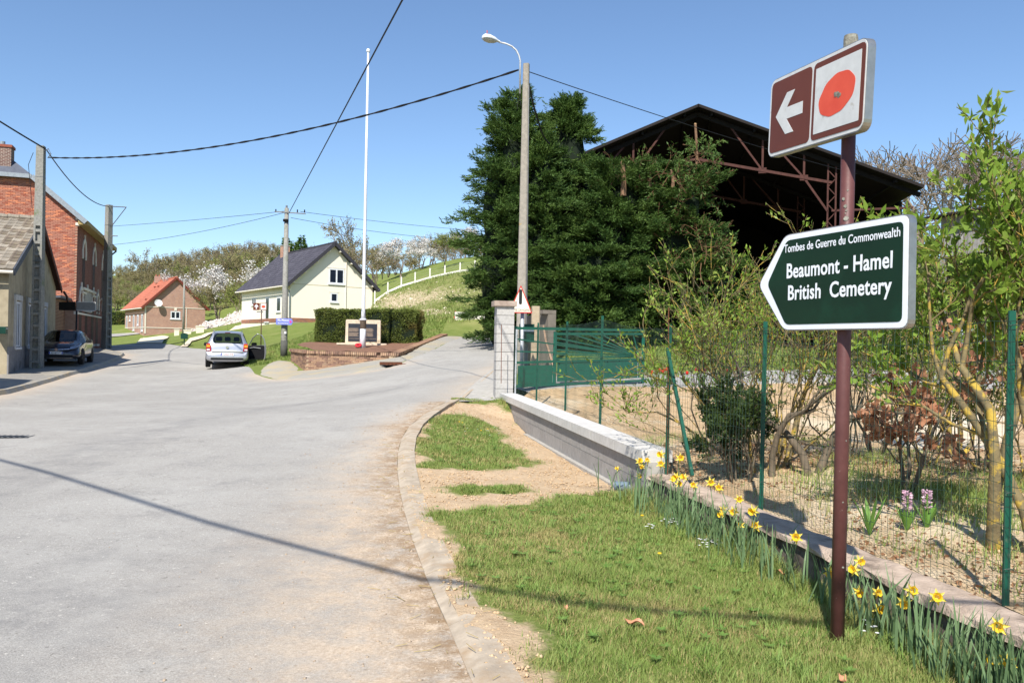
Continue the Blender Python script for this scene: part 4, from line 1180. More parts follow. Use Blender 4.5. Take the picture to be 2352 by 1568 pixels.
# brown drain grate
gr_ = thing('drain_grate', 'rusty kerb drain grate at the edge of the side road', 'drain', WG(905, 839), math.radians(30))
M_RUST = bpy.data.materials['rust']
mb = MB(); mb.box((0, .28, .06), (.8, .05, .1)); mb.build('frame', M_RUST, gr_)
for k in range(6):
    mb = MB(); mb.box((-.33 + k * .13, .05, .045), (.06, .5, .05)); mb.build('grate_bar', M_RUST, gr_)
mb = MB(); mb.box((0, .05, .005), (.78, .5, .02)); mb.build('pit', M_DARK, gr_)

# ================================================================== BUILDINGS
M_GLASS = M('window_glass', srgb(34, 42, 56), srgb(26, 32, 44), .08, 2, spec=.6)
M_FRAMEW = M('white_frame', srgb(226, 228, 232), srgb(212, 214, 218), .5, 4)
M_CREAM = M('cream_render', srgb(238, 230, 214), srgb(232, 223, 204), .9, 30, bump=.25, bscale=70, spec=.15)
M_SLATE = M('slate_tile', srgb(82, 80, 88), srgb(70, 68, 76), .6, 20, rnd=.08)
M_CLAY = M('clay_tile', srgb(184, 112, 88), srgb(166, 96, 76), .85, 18, rnd=.1)
M_RIDGE = M('dark_ridge', srgb(62, 60, 66), srgb(54, 52, 58), .6, 10)
M_FBRICK = M('facing_brick', srgb(176, 122, 92), srgb(158, 104, 80), .9, 14, rnd=.12, spec=.15)
M_FBRICK2 = M('facing_brick_mauve', srgb(156, 112, 100), srgb(140, 98, 92), .9, 14, rnd=.12, spec=.15)
M_MORTARP = M('pale_mortar', srgb(216, 206, 190), srgb(200, 190, 172), .95, 12)
M_WBAND = M('white_band', srgb(228, 220, 206), srgb(214, 206, 190), .8, 8)
M_GUTTER = M('zinc', srgb(160, 166, 170), srgb(138, 144, 148), .5, 8, metal=.4)
M_BROWNG = M('brown_gutter', srgb(74, 46, 36), srgb(60, 38, 30), .6, 8)
def mat_brickwall(name, c1, c2, mortar, sx, sy=None, ax='XZ', off=.5, mo=.012):
    """brick bond in the material for walls too far off for single bricks"""
    mt, nt, b = newmat(name); tc = nnode(nt, 'ShaderNodeTexCoord')
    sep = nnode(nt, 'ShaderNodeSeparateXYZ'); nt.links.new(tc.outputs['Object'], sep.inputs[0])
    cmb = nnode(nt, 'ShaderNodeCombineXYZ')
    h = nmath(nt, 'ADD', sep.outputs[0], sep.outputs[1])
    nt.links.new(h, cmb.inputs[0]); nt.links.new(sep.outputs[2], cmb.inputs[1])
    br = nnode(nt, 'ShaderNodeTexBrick'); nt.links.new(cmb.outputs[0], br.inputs['Vector'])
    br.inputs['Scale'].default_value = 1.0; br.inputs['Brick Width'].default_value = sx; br.inputs['Row Height'].default_value = .075
    br.inputs['Mortar Size'].default_value = mo; br.inputs['Color1'].default_value = (*c1, 1); br.inputs['Color2'].default_value = (*c2, 1); br.inputs['Mortar'].default_value = (*mortar, 1)
    out = nmix(nt, nmath(nt, 'MULTIPLY', nnoise(nt, tc.outputs['Object'], 1.3, 5, .7, .4, .7), .35), br.outputs[0], tuple(k * .72 for k in c2))
    nt.links.new(out, b.inputs['Base Color']); b.inputs['Roughness'].default_value = .9; b.inputs['Specular IOR Level'].default_value = .15
    nbump(nt, b, br.outputs['Fac'], -.4, .01)
    return mt

def quad_slab(mb, P, t):
    """slab of thickness t below the quad P (ccw seen from outside)"""
    n = (P[1] - P[0]).cross(P[3] - P[0]).normalized() * t
    mb.add(list(P) + [p - n for p in P], [(0, 1, 2, 3), (7, 6, 5, 4), (0, 4, 5, 1), (1, 5, 6, 2), (2, 6, 7, 3), (3, 7, 4, 0)])
def window(parent, O, ex, n, w, h, frame=.07, panes=2, sill=True, mat=M_FRAMEW, glass=M_GLASS, recess=.12, bars=0):
    """window centred at O (wall surface) : frame proud of the glass, set in a dark recess"""
    ex = Vector(ex); n = Vector(n); O = Vector(O)
    mb = MB(); mb.prism([(-w / 2, -h / 2), (w / 2, -h / 2), (w / 2, h / 2), (-w / 2, h / 2)], O, ex, Z, n, -recess, .004)
    wd = mb.build('window', glass, parent)
    m2 = MB()
    f = frame
    for (x, z, a, b_) in ((-w / 2 + f / 2, 0, f, h), (w / 2 - f / 2, 0, f, h), (0, h / 2 - f / 2, w - 2 * f, f), (0, -h / 2 + f / 2, w - 2 * f, f)):
        m2.prism([(x - a / 2, z - b_ / 2), (x + a / 2, z - b_ / 2), (x + a / 2, z + b_ / 2), (x - a / 2, z + b_ / 2)], O, ex, Z, n, .005, .03)
    for k in range(1, panes):
        x = -w / 2 + w * k / panes
        m2.prism([(x - f * .6, -h / 2 + f), (x + f * .6, -h / 2 + f), (x + f * .6, h / 2 - f), (x - f * .6, h / 2 - f)], O, ex, Z, n, .0055, .028)
    m2.build('frame', mat, wd)
    if sill:
        m3 = MB(); m3.prism([(-w / 2 - .08, -h / 2 - .09), (w / 2 + .08, -h / 2 - .09), (w / 2 + .08, -h / 2 - .005), (-w / 2 - .08, -h / 2 - .005)], O, ex, Z, n, .003, .10); m3.build('sill', mat, wd)
    return wd
def tile_mesh(w, l, mat, prof='flat'):
    mb = MB()
    if prof == 'flat':
        V = [(-w / 2, -l / 2, .024), (w / 2, -l / 2, .024), (w / 2, l / 2, .006), (-w / 2, l / 2, .006), (-w / 2, -l / 2, 0), (w / 2, -l / 2, 0), (w / 2, l / 2, -.01), (-w / 2, l / 2, -.01)]
        mb.add(V, [(0, 1, 2, 3), (0, 4, 5, 1), (1, 5, 6, 2), (3, 7, 4, 0), (2, 6, 7, 3)])
    else:
        V = []
        for s_, z in ((-l / 2, .012), (l / 2, 0)):
            for x, h_ in ((-.5, .012), (-.3, .035), (-.12, .012), (.1, .0), (.32, .0), (.5, .014)): V.append((x * w, s_, z + h_))
        mb.add(V, [(i, i + 1, i + 7, i + 6) for i in range(5)] + [(0, 1, 2, 3, 4, 5)[::-1]])
        b = len(mb.v)
        mb.add([(-w / 2, -l / 2, -.012), (w / 2, -l / 2, -.012), (w / 2, -l / 2, .02), (-w / 2, -l / 2, .02)], [(0, 1, 2, 3)])
    return mb.mesh('tile', mat)
def tiles_on(parent, O, ex, ey, W_, L_, w, l, meshes, name='tile', limit=300, clip=None):
    """cover the slope: O lower-left corner, ex along the eave, ey up the slope"""
    ex = Vector(ex).normalized(); ey = Vector(ey).normalized(); n = ex.cross(ey)
    R = Matrix.Identity(4)
    for i in range(3): R[i][0] = ex[i]; R[i][1] = ey[i]; R[i][2] = n[i]
    nx = max(1, round(W_ / w)); ny = max(1, round(L_ / l)); out = []
    for j in range(ny):
        for i in range(nx):
            x = (i + .5) * W_ / nx; y = (j + .5) * L_ / ny
            if clip and not clip(x, y): continue
            out.append(Matrix.Translation(Vector(O) + ex * x + ey * y + n * .012) @ R)
    pieces(name, meshes, out, parent, limit)

def gable_house(name, label, base, rz, Wd, Ln, eave, rise, wallmat, roofmat, over=.35, vover=.35, roof_t=.14):
    """local frame: gable wall along +x from 0..Wd at y=0 (facing -y), house runs to y=Ln"""
    h = thing(name, label, 'house', base, rz)
    mb = MB(); P = [(0, -1.0), (Wd, -1.0), (Wd, eave), (Wd / 2, eave + rise), (0, eave)]
    mb.prism(P, (0, 0, 0), (1, 0, 0), (0, 0, 1), (0, 1, 0), 0, Ln); mb.build('wall', wallmat, h)
    s_ = rise / (Wd / 2)
    roofs = []
    for sd in (-1, 1):
        ev = Vector((-over if sd < 0 else Wd + over, -vover, eave - over * s_ + .02)); ri = Vector((Wd / 2, -vover, eave + rise + .02))
        ev2 = ev + Vector((0, Ln + 2 * vover, 0)); ri2 = ri + Vector((0, Ln + 2 * vover, 0)); up = Vector((0, 0, roof_t))
        Q = [ev + up, ri + up, ri2 + up, ev2 + up] if sd > 0 else [ev2 + up, ri2 + up, ri + up, ev + up]
        mb = MB(); quad_slab(mb, Q if (Q[1] - Q[0]).cross(Q[3] - Q[0]).z > 0 else Q[::-1], roof_t * .95); roofs.append(mb.build('roof', roofmat, h))
    return h, roofs, s_

# ---- cream house
cL = Vector((W(665, 741, 66).x, 66, 0)); rz = math.radians(35.3)
cb_ = Vector((cL.x, cL.y, W(665, 741, 66).z))
# wall corner sits inside the eave point
CW = 7.25; CE = W(662, 656, 66).z - cb_.z + .28; CR = W(769, 560, 68.3).z - cb_.z - CE - .15
ch, croofs, cs = gable_house('cream_house', 'cream rendered house with dark slate-grey tiled roof behind the memorial hedge', cb_, rz, CW, 12.6, CE, CR, M_CREAM, M_RIDGE, .42, .45)
sl_ = math.hypot(CW / 2 + .42, (CW / 2 + .42) * cs)
tm = [tile_mesh(.30, .36, M_SLATE, 'wave'), tile_mesh(.30, .36, M('slate_tile_dark', srgb(74, 72, 80), srgb(62, 60, 68), .6, 20), 'wave')]
ev = Vector((-.42, 12.6 + .45, CE - .42 * cs + .02 + .14))
tiles_on(croofs[0], ev, (0, -1, 0), (1, 0, cs), 12.6 + .9, sl_, .30, .35, tm)
mb = MB()
for sd in (0, 1):
    x0 = -.44 if sd == 0 else CW + .44
    a = Vector((x0, -.47, CE - .44 * cs + .1)); b = Vector((CW / 2, -.47, CE + CR + .1 + (0.02)))
    mb = MB(); mb.bar(a, b, .05, .26, up=(0, 0, 1)); mb.build('verge_tiles', M_RIDGE, ch)
mb = MB(); mb.tube([(CW / 2, -.5, CE + CR + .19), (CW / 2, 13.1, CE + CR + .19)], .11, 8); mb.build('ridge', M_RIDGE, ch)
# bargeboard brackets (purlin ends)
for sd in (-1, 1):
    for t in (.12, .38, .64, .88):
        x = CW / 2 + sd * (CW / 2 + .3) * t; z = CE + CR - abs(x - CW / 2) * cs - .08
        mb = MB(); mb.box((x, -.24, z), (.12, .44, .14)); mb.build('purlin_end', M_WBAND, ch)
# soffit white under the right slope, gutters
mb = MB(); mb.tube([(-.48, -.45, CE - .42 * cs + .06), (-.48, 13.0, CE - .42 * cs + .06)], .07, 8); mb.build('gutter', M_WBAND, ch)
mb = MB(); mb.tube([(CW + .48, -.45, CE - .42 * cs + .06), (CW + .48, 13.0, CE - .42 * cs + .06)], .07, 8); mb.build('gutter', M_GUTTER, ch)
mb = MB(); mb.tube([(-.44, -.1, CE - .42 * cs), (-.1, -.12, CE - .75), (-.08, -.12, 0)], .045, 6); mb.build('downpipe', M_GUTTER, ch)
mb = MB(); mb.tube([(CW * .66, -.05, .0), (CW * .66, -.05, CE + CR - CW * .16 * cs - .1)], .045, 6); mb.build('flue_pipe', M_WBAND, ch)
mb = MB(); mb.bar((.02, -.008, CE - .1), (CW, -.008, CE - .1), .016, .04); mb.build('render_joint', M('joint', srgb(206, 194, 164), None, .9), ch)
wn_ = window(ch, (CW * .545, 0, CE + .72), (1, 0, 0), (0, -1, 0), 1.35, 1.25, .1)
window(ch, (CW * .52, 0, CE - 1.05), (1, 0, 0), (0, -1, 0), .62, .75, .09, 1)
for (x, z, w_) in ((CW * .545, CE + 1.42, 1.7), (CW * .52, CE - .6, .9)):
    mb = MB(); mb.box((x, -.012, z), (w_, .02, .09)); mb.build('lintel', M_WBAND, ch)
# brick plinth, brick by brick
pm = []
bw = .23
for row in range(4):
    zz = .12 + row * .085
    for i in range(int(CW / bw) + 1):
        x = (i + (.5 if row % 2 else 0)) * bw
        if 0.05 < x < CW - .05: pm.append(Matrix.Translation((x, -.02, zz)))
    for i in range(int(12.6 / bw) + 1):
        y = (i + (.5 if row % 2 else 0)) * bw
        if .05 < y < 12.5: pm.append(Matrix.Translation((-.02, y, zz)) @ Matrix.Rotation(math.pi / 2, 4, 'Z'))
bb = MB(); bb.box((0, 0, 0), (.205, .06, .062)); pieces('plinth_brick', [bb.mesh('plinth_brick', M_FBRICK), bb.mesh('plinth_brick', M_FBRICK2)], pm, ch, 300)
mb = MB(); mb.box((CW / 2, -.012, .24), (CW + .03, .03, .36)); mb.build('plinth_mortar', M_MORTARP, ch)
mb = MB(); mb.box((-.012, 6.3, .24), (.03, 12.55, .36)); mb.build('plinth_mortar', M_MORTARP, ch)
mb = MB(); mb.box((CW / 2, -.03, -.2), (CW + .06, .08, .5)); mb.build('foundation', M_CONC, ch)
# eave-side: door recess, windows
for (y, w_, h_, z) in ((2.6, 1.0, 1.2, 1.55), (5.4, 1.0, 2.1, 1.2), (9.0, 1.2, .6, 2.0)):
    window(ch, (0, y, z), (0, -1, 0), (-1, 0, 0), w_, h_, .08, 2 if w_ > 1 else 1, recess=.25)
chm = MB(); chm.box((CW / 2 - .1, 11.2, CE + CR + .35), (.7, .6, 1.1)); chy = chm.build('chimney', mat_brickwall('chimney_brick', srgb(176, 112, 84), srgb(150, 92, 72), srgb(206, 190, 170), .22), croofs[0])
chm = MB(); chm.box((CW / 2 - .1, 11.2, CE + CR + .93), (.8, .7, .07)); chm.build('chimney_cap', M_CONC, chy)

# ---- red-roofed brick house
rb = Vector((W(331, 762, 100).x, 100, W(331, 762, 100).z)); rrz = math.radians(36)
M_RBRICK = mat_brickwall('red_house_brick', srgb(178, 128, 104), srgb(152, 108, 98), srgb(190, 172, 156), .22)
RW = 7.2; RE = W(327, 707, 100).z - rb.z + .3; RR = W(404, 638, 102).z - rb.z - RE - .1
rh, rroofs, rs_ = gable_house('brick_house', 'small brick house with bright orange tiled roof on the far lawn', rb, rrz, RW, 11.5, RE, RR, M_RBRICK, M('clay_roof', srgb(180, 108, 84), srgb(162, 92, 72), .85, 9), .4, .35)
sl2 = math.hypot(RW / 2 + .4, (RW / 2 + .4) * rs_)
tiles_on(rroofs[0], Vector((-.4, 11.5 + .35, RE - .4 * rs_ + .02 + .14)), (0, -1, 0), (1, 0, rs_), 12.2, sl2, .33, .38, [tile_mesh(.33, .39, M_CLAY, 'flat')])
mb = MB(); mb.tube([(RW / 2, -.4, RE + RR + .18), (RW / 2, 11.9, RE + RR + .18)], .12, 6); mb.build('ridge', M_CLAY, rh)
M_VERGE = M('verge_brown', srgb(122, 60, 48), srgb(104, 50, 40), .8, 6)
for sd in (0, 1):
    a = Vector((-.42 if sd == 0 else RW + .42, -.37, RE - .42 * rs_ + .09)); b = Vector((RW / 2, -.37, RE + RR + .11))
    mb = MB(); mb.bar(a, b, .05, .25); mb.build('verge_tiles', M_VERGE, rh)
mb = MB(); mb.tube([(-.46, -.35, RE - .4 * rs_ + .05), (-.46, 11.8, RE - .4 * rs_ + .05)], .08, 6); mb.build('gutter', M_WBAND, rh)
for z in (.55, RE - .12):
    mb = MB(); mb.box((RW / 2, -.02, z), (RW + .06, .05, .09)); mb.build('band', M_WBAND, rh)
    mb = MB(); mb.box((-.02, 5.75, z), (.05, 11.5, .09)); mb.build('band', M_WBAND, rh)
for (x, y) in ((0.1, -.025), (RW * .68, -.025)):
    mb = MB(); mb.box((x, y, RE / 2 - .1), (.16 if x < 1 else .07, .04, RE - .12 + .3)); mb.build('downpipe', M_WBAND, rh)
window(rh, (RW * .50, 0, RE - 1.05), (1, 0, 0), (0, -1, 0), 1.15, .95, .12)
mb = MB(); mb.box((RW * .5, -.03, RE - .32), (.3, .06, .35)); mb.build('keystone', M_WBAND, rh)
for y, w_, h_, z in ((1.2, .9, 2.1, 1.15), (3.6, .8, 1.3, 1.5), (6.0, .8, 2.0, 1.2), (8.4, .8, .7, 1.8), (10.3, .8, 1.9, 1.2)):
    window(rh, (0, y, z), (0, -1, 0), (-1, 0, 0), w_, h_, .16, 1, recess=.1)
# satellite dish
mb = MB(); Mx = Vector((.05, -.95, .35)).to_track_quat('Z', 'Y').to_matrix()
mb.lathe([(.02, -.12), (.25, -.08), (.45, .02), (.46, .04), (.25, -.06), (.02, -.10)], (1.45, -.55, RE + .35), 18, axis=Mx); dsh = mb.build('satellite_dish', M_WHITE, rh)
mb = MB(); mb.tube([(1.45, -.02, RE + .0), (1.45, -.5, RE + .3)], .03, 6); mb.build('dish_arm', M_STEEL, dsh)
mb = MB(); mb.box((RW / 2 - .3, 8.3, RE + RR + .3), (.75, .6, .9)); cy = mb.build('chimney', M_RBRICK, rroofs[0])
for dx_ in (-.2, .2):
    mb = MB(); mb.tube([(RW / 2 - .3 + dx_, 8.3, RE + RR + .75), (RW / 2 - .3 + dx_, 8.3, RE + RR + .95)], .1, 8); mb.build('chimney_pot', M_CLAY, cy)
for (y, k) in ((2.0, .25), (6.0, .72), (4.0, .72)):
    mb = MB(); x = -.4 + (RW / 2 + .4) * k; mb.box((x, y, RE - .4 * rs_ + (x + .4) * rs_ + .26), (.3, .3, .14)); mb.build('roof_vent', M_VERGE, rroofs[0])

# ---- left: plaster house with tiled roof
pN = W(16, 845, 30); pF = W(125, 830, 41); pa = W(16, 618, 30); pap = W(81, 511, 35.5)
pb = Vector((pN.x, 30, G(pN.x, 30))); dv = Vector((pF.x - pN.x, 11.0, 0)); PL = dv.length; prz = math.atan2(dv.y, dv.x)
ph = thing('plaster_house', 'old grey plastered house with mossy brown tile roof at the left edge', 'house', pb, prz)
# local: x runs along the gable wall away from the camera, +y to the left (into the house), wall faces -y
PE = pa.z - pb.z; PR = pap.z - pb.z - PE
M_PLAST = M('old_plaster', srgb(176, 164, 138), srgb(156, 144, 120), .95, 3, bump=.3, bscale=30, c3=srgb(128, 118, 100), s3=.9, lo3=.5, hi3=.68)
M_PLB = M('plaster_base', srgb(140, 138, 138), srgb(120, 118, 120), .95, 3, c3=srgb(104, 100, 98), s3=1.4)
mb = MB(); mb.prism([(0, -.5), (PL, -.5), (PL, PE), (PL / 2, PE + PR), (0, PE)], (0, 0, 0), (1, 0, 0), (0, 0, 1), (0, 1, 0), 0, 12); mb.build('wall', M_PLAST, ph)
mb = MB(); mb.box((PL / 2, -.02, .3), (PL + .02, .05, 1.6)); mb.build('base_course', M_PLB, ph)
ps = PR / (PL / 2); ov = .35
M_OTILE = M('mossy_tile', srgb(136, 122, 106), srgb(108, 98, 86), .95, 12, bump=.4, bscale=40, rnd=.25, c3=srgb(134, 128, 92), s3=5, lo3=.55, hi3=.7)
M_OTILE2 = M('grey_tile', srgb(160, 150, 134), srgb(126, 118, 106), .95, 12, bump=.4, bscale=40, rnd=.2)
rfs = []
for sd in (0, 1):
    e0 = Vector((-ov, -.18, PE - ov * ps)) if sd == 0 else Vector((PL + ov, -.18, PE - ov * ps)); r0 = Vector((PL / 2, -.18, PE + PR)); sft = Vector((0, 12.2, 0)); up = Vector((0, 0, .12))
    Q = [e0 + up, e0 + sft + up, r0 + sft + up, r0 + up]
    if (Q[1] - Q[0]).cross(Q[3] - Q[0]).z < 0: Q = Q[::-1]
    mb = MB(); quad_slab(mb, Q, .1); rfs.append(mb.build('roof', M_BROWNG, ph))
tiles_on(rfs[0], Vector((-ov, 5.2, PE - ov * ps + .12)), (0, -1, 0), (1, 0, ps), 5.38, math.hypot(PL / 2 + ov, (PL / 2 + ov) * ps), .30, .42, [tile_mesh(.30, .46, M_OTILE, 'wave'), tile_mesh(.30, .46, M_OTILE2, 'wave')])
mb = MB(); mb.bar((-ov - .02, -.22, PE - ov * ps + .02), (PL / 2, -.22, PE + PR + .02), .05, .26); mb.build('verge_board', M('slate_board', srgb(84, 88, 96), srgb(70, 74, 82), .7), ph)
mb = MB(); mb.bar((PL + ov + .02, -.22, PE - ov * ps + .02), (PL / 2, -.22, PE + PR + .02), .05, .24); mb.build('verge_board', M('brown_board', srgb(96, 52, 40), srgb(80, 44, 34), .8), ph)
for k in range(12):
    mb = MB(); mb.tube([(PL / 2, -.2 + k * .44, PE + PR + .16), (PL / 2, .22 + k * .44, PE + PR + .18)], [.12, .13], 8); mb.build('ridge_tile', M_OTILE2, ph)
mb = MB(); mb.tube([(-ov - .05, -.2, PE - ov * ps + .02), (-ov - .05, 8, PE - ov * ps + .02)], .06, 8); mb.build('gutter', M_WBAND, ph)
mb = MB(); mb.tube([(PL + ov, -.3, PE - ov * ps), (PL + ov, -.45, PE - ov * ps - .25), (PL + ov + 1.0, -.4, PE - ov * ps - .6)], .06, 6); mb.build('downpipe', M_BROWNG, ph)
M_SHUT = M('grey_surround', srgb(196, 194, 190), srgb(178, 176, 172), .8, 6)
for x in (1.75, 4.3, 8.2):
    wd = window(ph, (x, 0, 1.95), (1, 0, 0), (0, -1, 0), .95, 1.75, .07, 2, recess=.15)
    for dx_ in (-.58, .58):
        mb = MB(); mb.box((x + dx_, -.03, 1.98), (.16, .07, 1.95)); mb.build('jamb', M_SHUT, wd)
    mb = MB(); mb.box((x, -.035, 2.98), (1.4, .08, .2)); mb.build('lintel', M_SHUT, wd)
# green letter box on the front wall
lbp = W(6, 758, 29.6)
lb_ = thing('letter_box', 'dark green letter box on the plaster house at the left picture edge', 'letter box', lbp, prz)
M_DGREEN = M('letter_green', srgb(22, 66, 54), srgb(18, 54, 44), .45, 6)
mb = MB(); mb.prism(roundpoly([(-.2, -.14), (.2, -.14), (.2, .13), (-.2, .13)], .03), (0, 0, 0), (1, 0, 0), (0, 0, 1), (0, 1, 0), -.13, .3); mb.build('box', M_DGREEN, lb_)
mb = MB(); mb.box((0, -.135, .06), (.28, .012, .03)); mb.build('slot', M_WHITE, lb_)

# ---- two-storey brick house
bC = W(172, 830, 45); bb0 = Vector((bC.x, 45, G(bC.x, 45) + .05)); fd = Vector((-4.65, 12.8, 0)); FL = fd.length; frz = math.atan2(fd.y, fd.x)
bh = thing('brick_townhouse', 'tall two-storey red brick house with half-hipped slate roof on the left', 'house', bb0, frz)
# local: x along the street facade away from camera, +y into the house (left); facade faces -y, gable faces -x
BE = W(172, 497, 45).z - bb0.z; BWd = 7.6
bsl = .85; hipz = BE + 2.25 * bsl; ridge = BE + BWd / 2 * bsl
M_RB1 = M('red_brick', srgb(176, 122, 102), srgb(160, 106, 88), .9, 10, rnd=.16, spec=.15, c3=srgb(190, 140, 116), s3=2, lo3=.6, hi3=.75)
M_RB2 = M('red_brick_dark', srgb(162, 98, 78), srgb(148, 86, 70), .9, 10, rnd=.12, spec=.15)
M_RB3 = M('red_brick_pale', srgb(208, 138, 104), srgb(190, 118, 88), .9, 10, rnd=.15, spec=.15)
M_BWALL = mat_brickwall('brick_backing', srgb(174, 108, 84), srgb(150, 90, 70), srgb(196, 168, 146), .235)
M_BWALLD = mat_brickwall('facade_brick', srgb(136, 78, 66), srgb(112, 62, 54), srgb(150, 122, 108), .235)
def gablepoly(y0=0.0):
    return [(0, -.4), (BWd, -.4), (BWd, BE), (BWd - 2.25, hipz), (2.25, hipz), (0, BE)]
mb = MB(); mb.prism([(a, b) for a, b in gablepoly()], (0, 0, 0), (0, 1, 0), (0, 0, 1), (1, 0, 0), 0, FL); mb.build('wall', M('brick_mortar', srgb(178, 146, 124), srgb(160, 126, 104), .95, 5), bh)
mb = MB(); mb.box((FL / 2 + .02, -.012, BE / 2 - .2), (FL - .04, .024, BE + .3)); fac = mb.build('facade', M_BWALLD, bh)
# gable bricks one by one over the visible part
gm = []
row = 0; z = 1.6
while z < hipz - .05:
    y = .0
    x_ = .12 + (.12 if row % 2 else 0)
    while x_ < BWd - .1:
        lim = BE + min(x_, BWd - x_) * bsl
        if z < lim - .06 and z > 1.6: gm.append(Matrix.Translation((-.004, x_, z)) @ Matrix.Rotation(math.pi / 2, 4, 'Z'))
        x_ += .24
    z += .0775; row += 1
def visible(M4):
    p = world_of(bh) @ M4.translation; a, b = proj(np.array([p.x]), np.array([p.y]), np.array([p.z])); return -20 < a[0] < 190 and b[0] < 712
gm = [m_ for m_ in gm if visible(m_)]
bb = MB(); bb.box((0, 0, 0), (.226, .03, .066)); pieces('brick', [bb.mesh('brick', q) for q in (M_RB1, M_RB1, M_RB2, M_RB1, M_RB3)], gm, bh, 300)
# quoins
for z in (BE - .1, BE - .42, BE - 5.3):
    mb = MB(); mb.box((.1, -.0, z), (.3, .2, .16)); mb.build('quoin', M_WBAND, bh)
# roof
rfm = M('zinc_roof', srgb(94, 98, 108), srgb(80, 84, 94), .55, 5)
up = Vector((0, 0, .12))
hipd = (ridge - hipz) / 1.1
R0 = Vector((hipd - .2, BWd / 2, ridge)); R1 = Vector((FL + .3, BWd / 2, ridge))
E0 = Vector((-.3, -.45, BE - .45 * bsl)); E1 = Vector((FL + .3, -.45, BE - .45 * bsl)); Hh0 = Vector((-.3, 2.25 - .05, hipz)); Hh1 = Vector((-.3, BWd - 2.25 + .05, hipz))
E2 = Vector((-.3, BWd + .45, BE - .45 * bsl)); E3 = Vector((FL + .3, BWd + .45, BE - .45 * bsl))
mb = MB(); mb.add([p + up for p in (E0, E1, R1, R0, Hh0)] + [p for p in (E0, E1, R1, R0, Hh0)], [(0, 1, 2, 3, 4), (9, 8, 7, 6, 5), (0, 5, 6, 1), (1, 6, 7, 2), (4, 9, 5, 0), (3, 8, 9, 4)]); br1 = mb.build('roof', rfm, bh)
mb = MB(); mb.add([p + up for p in (E3, E2, Hh1, R0, R1)] + [p for p in (E3, E2, Hh1, R0, R1)], [(0, 1, 2, 3, 4), (9, 8, 7, 6, 5), (0, 5, 6, 1), (1, 6, 7, 2), (2, 7, 8, 3)]); mb.build('roof', rfm, bh)
mb = MB(); mb.add([p + up for p in (Hh0, R0, Hh1)] + [p + Vector((0, 0, -.05)) for p in (Hh0, R0, Hh1)], [(0, 1, 2)[::-1], (3, 4, 5), (0, 3, 5, 2)]); mb.build('roof_hip', rfm, bh)
mb = MB(); mb.bar(E0 + Vector((-.03, 0, .05)), Hh0 + Vector((-.03, 0, .05)), .06, .26); mb.build('verge_flashing', M_GUTTER, bh)
mb = MB(); mb.bar(Hh0 + Vector((-.03, 0, .05)), Hh1 + Vector((-.03, 0, .05)), .06, .22); mb.build('hip_flashing', M_GUTTER, bh)
mb = MB(); mb.box((FL / 2, -.3, BE - .35), (FL + .5, .5, .22)); mb.build('eave_cornice', M('ochre_cornice', srgb(172, 150, 100), srgb(150, 130, 86), .8), bh)
mb = MB(); mb.tube([(FL - .1, -.55, BE - .5), (FL - .1, -.15, BE - .9), (FL - .1, -.1, .2)], .06, 6); mb.build('downpipe', M('dark_pipe', srgb(60, 62, 66), None, .6), bh)
# chimney on the gable end
cxy = None
mb = MB(); mb.box((.5, 3.75, ridge - .55), (.75, .95, 1.9)); chb = mb.build('chimney', mat_brickwall('chimney_dark', srgb(120, 82, 74), srgb(96, 66, 62), srgb(176, 164, 150), .22), br1)
mb = MB(); mb.box((.5, 3.75, ridge + .33), (.85, 1.05, .14)); mb.build('chimney_cap', M_RB2, chb)
mb = MB(); mb.tube([(.5, 3.75, ridge + .4), (.5, 3.75, ridge + .62)], .12, 8); mb.build('chimney_pot', M_GUTTER, chb)
mb = MB(); mb.box((.5, 3.75, ridge - 1.3), (.8, 1.0, .3)); mb.build('chimney_flashing', M_WBAND, chb)
# facade windows with white arched heads
def arched(x, z, w_, h_, upper=True):
    mb = MB(); mb.prism([(-w_ / 2, -h_ / 2), (w_ / 2, -h_ / 2), (w_ / 2, h_ / 2), (-w_ / 2, h_ / 2)], (x, -.024, z), (1, 0, 0), (0, 0, 1), (0, -1, 0), -.1, .006); wd = mb.build('window', M('shutter_dark', srgb(58, 30, 30), srgb(48, 26, 26), .7) if 'shutter_dark' not in bpy.data.materials else bpy.data.materials['shutter_dark'], bh)
    mb = MB(); P = []; n = 9; ro = w_ / 2 + .16; ri = w_ / 2 - .02
    for r_ in (ro, ri):
        for k in range(n + 1):
            a_ = math.pi * k / n; P.append((r_ * math.cos(a_), h_ / 2 + .25 + r_ * 1.15 * math.sin(a_)))
    V = [Vector((x + a, -.03, z + b)) for a, b in P] + [Vector((x + a, -.09, z + b)) for a, b in P]; k2 = 2 * (n + 1); F_ = []
    for k in range(n):
        F_ += [(k2 + k, k2 + k + 1, k2 + n + 2 + k, k2 + n + 1 + k), (k, k + 1, k2 + k + 1, k2 + k), (n + 1 + k, n + 2 + k, k2 + n + 2 + k, k2 + n + 1 + k)]
    mb.add(V, F_)
    for s_ in (-1, 1): mb.box((x + s_ * (w_ / 2 + .07), -.06, z + h_ / 2 + .1), (.2, .07, .5))
    mb.box((x, -.07, z + h_ / 2 + .25 + ro * 1.15 + .08), (.10, .08, .26)); mb.build('arch', M_WBAND, wd)
    mb = MB(); mb.box((x, -.07, z - h_ / 2 - .07), (w_ + .3, .12, .12)); mb.build('sill', M_WBAND, wd)
for x in (2.3, 6.5, 10.8): arched(x, BE - 3.0, 1.05, 2.0)
for x in (1.4, 3.7, 6.3, 8.4, 11.3): arched(x, 1.6, 1.0, 2.3)
mb = MB(); mb.box((FL / 2, -.05, BE - 5.3), (FL, .09, .1)); mb.build('string_course', M_WBAND, bh)
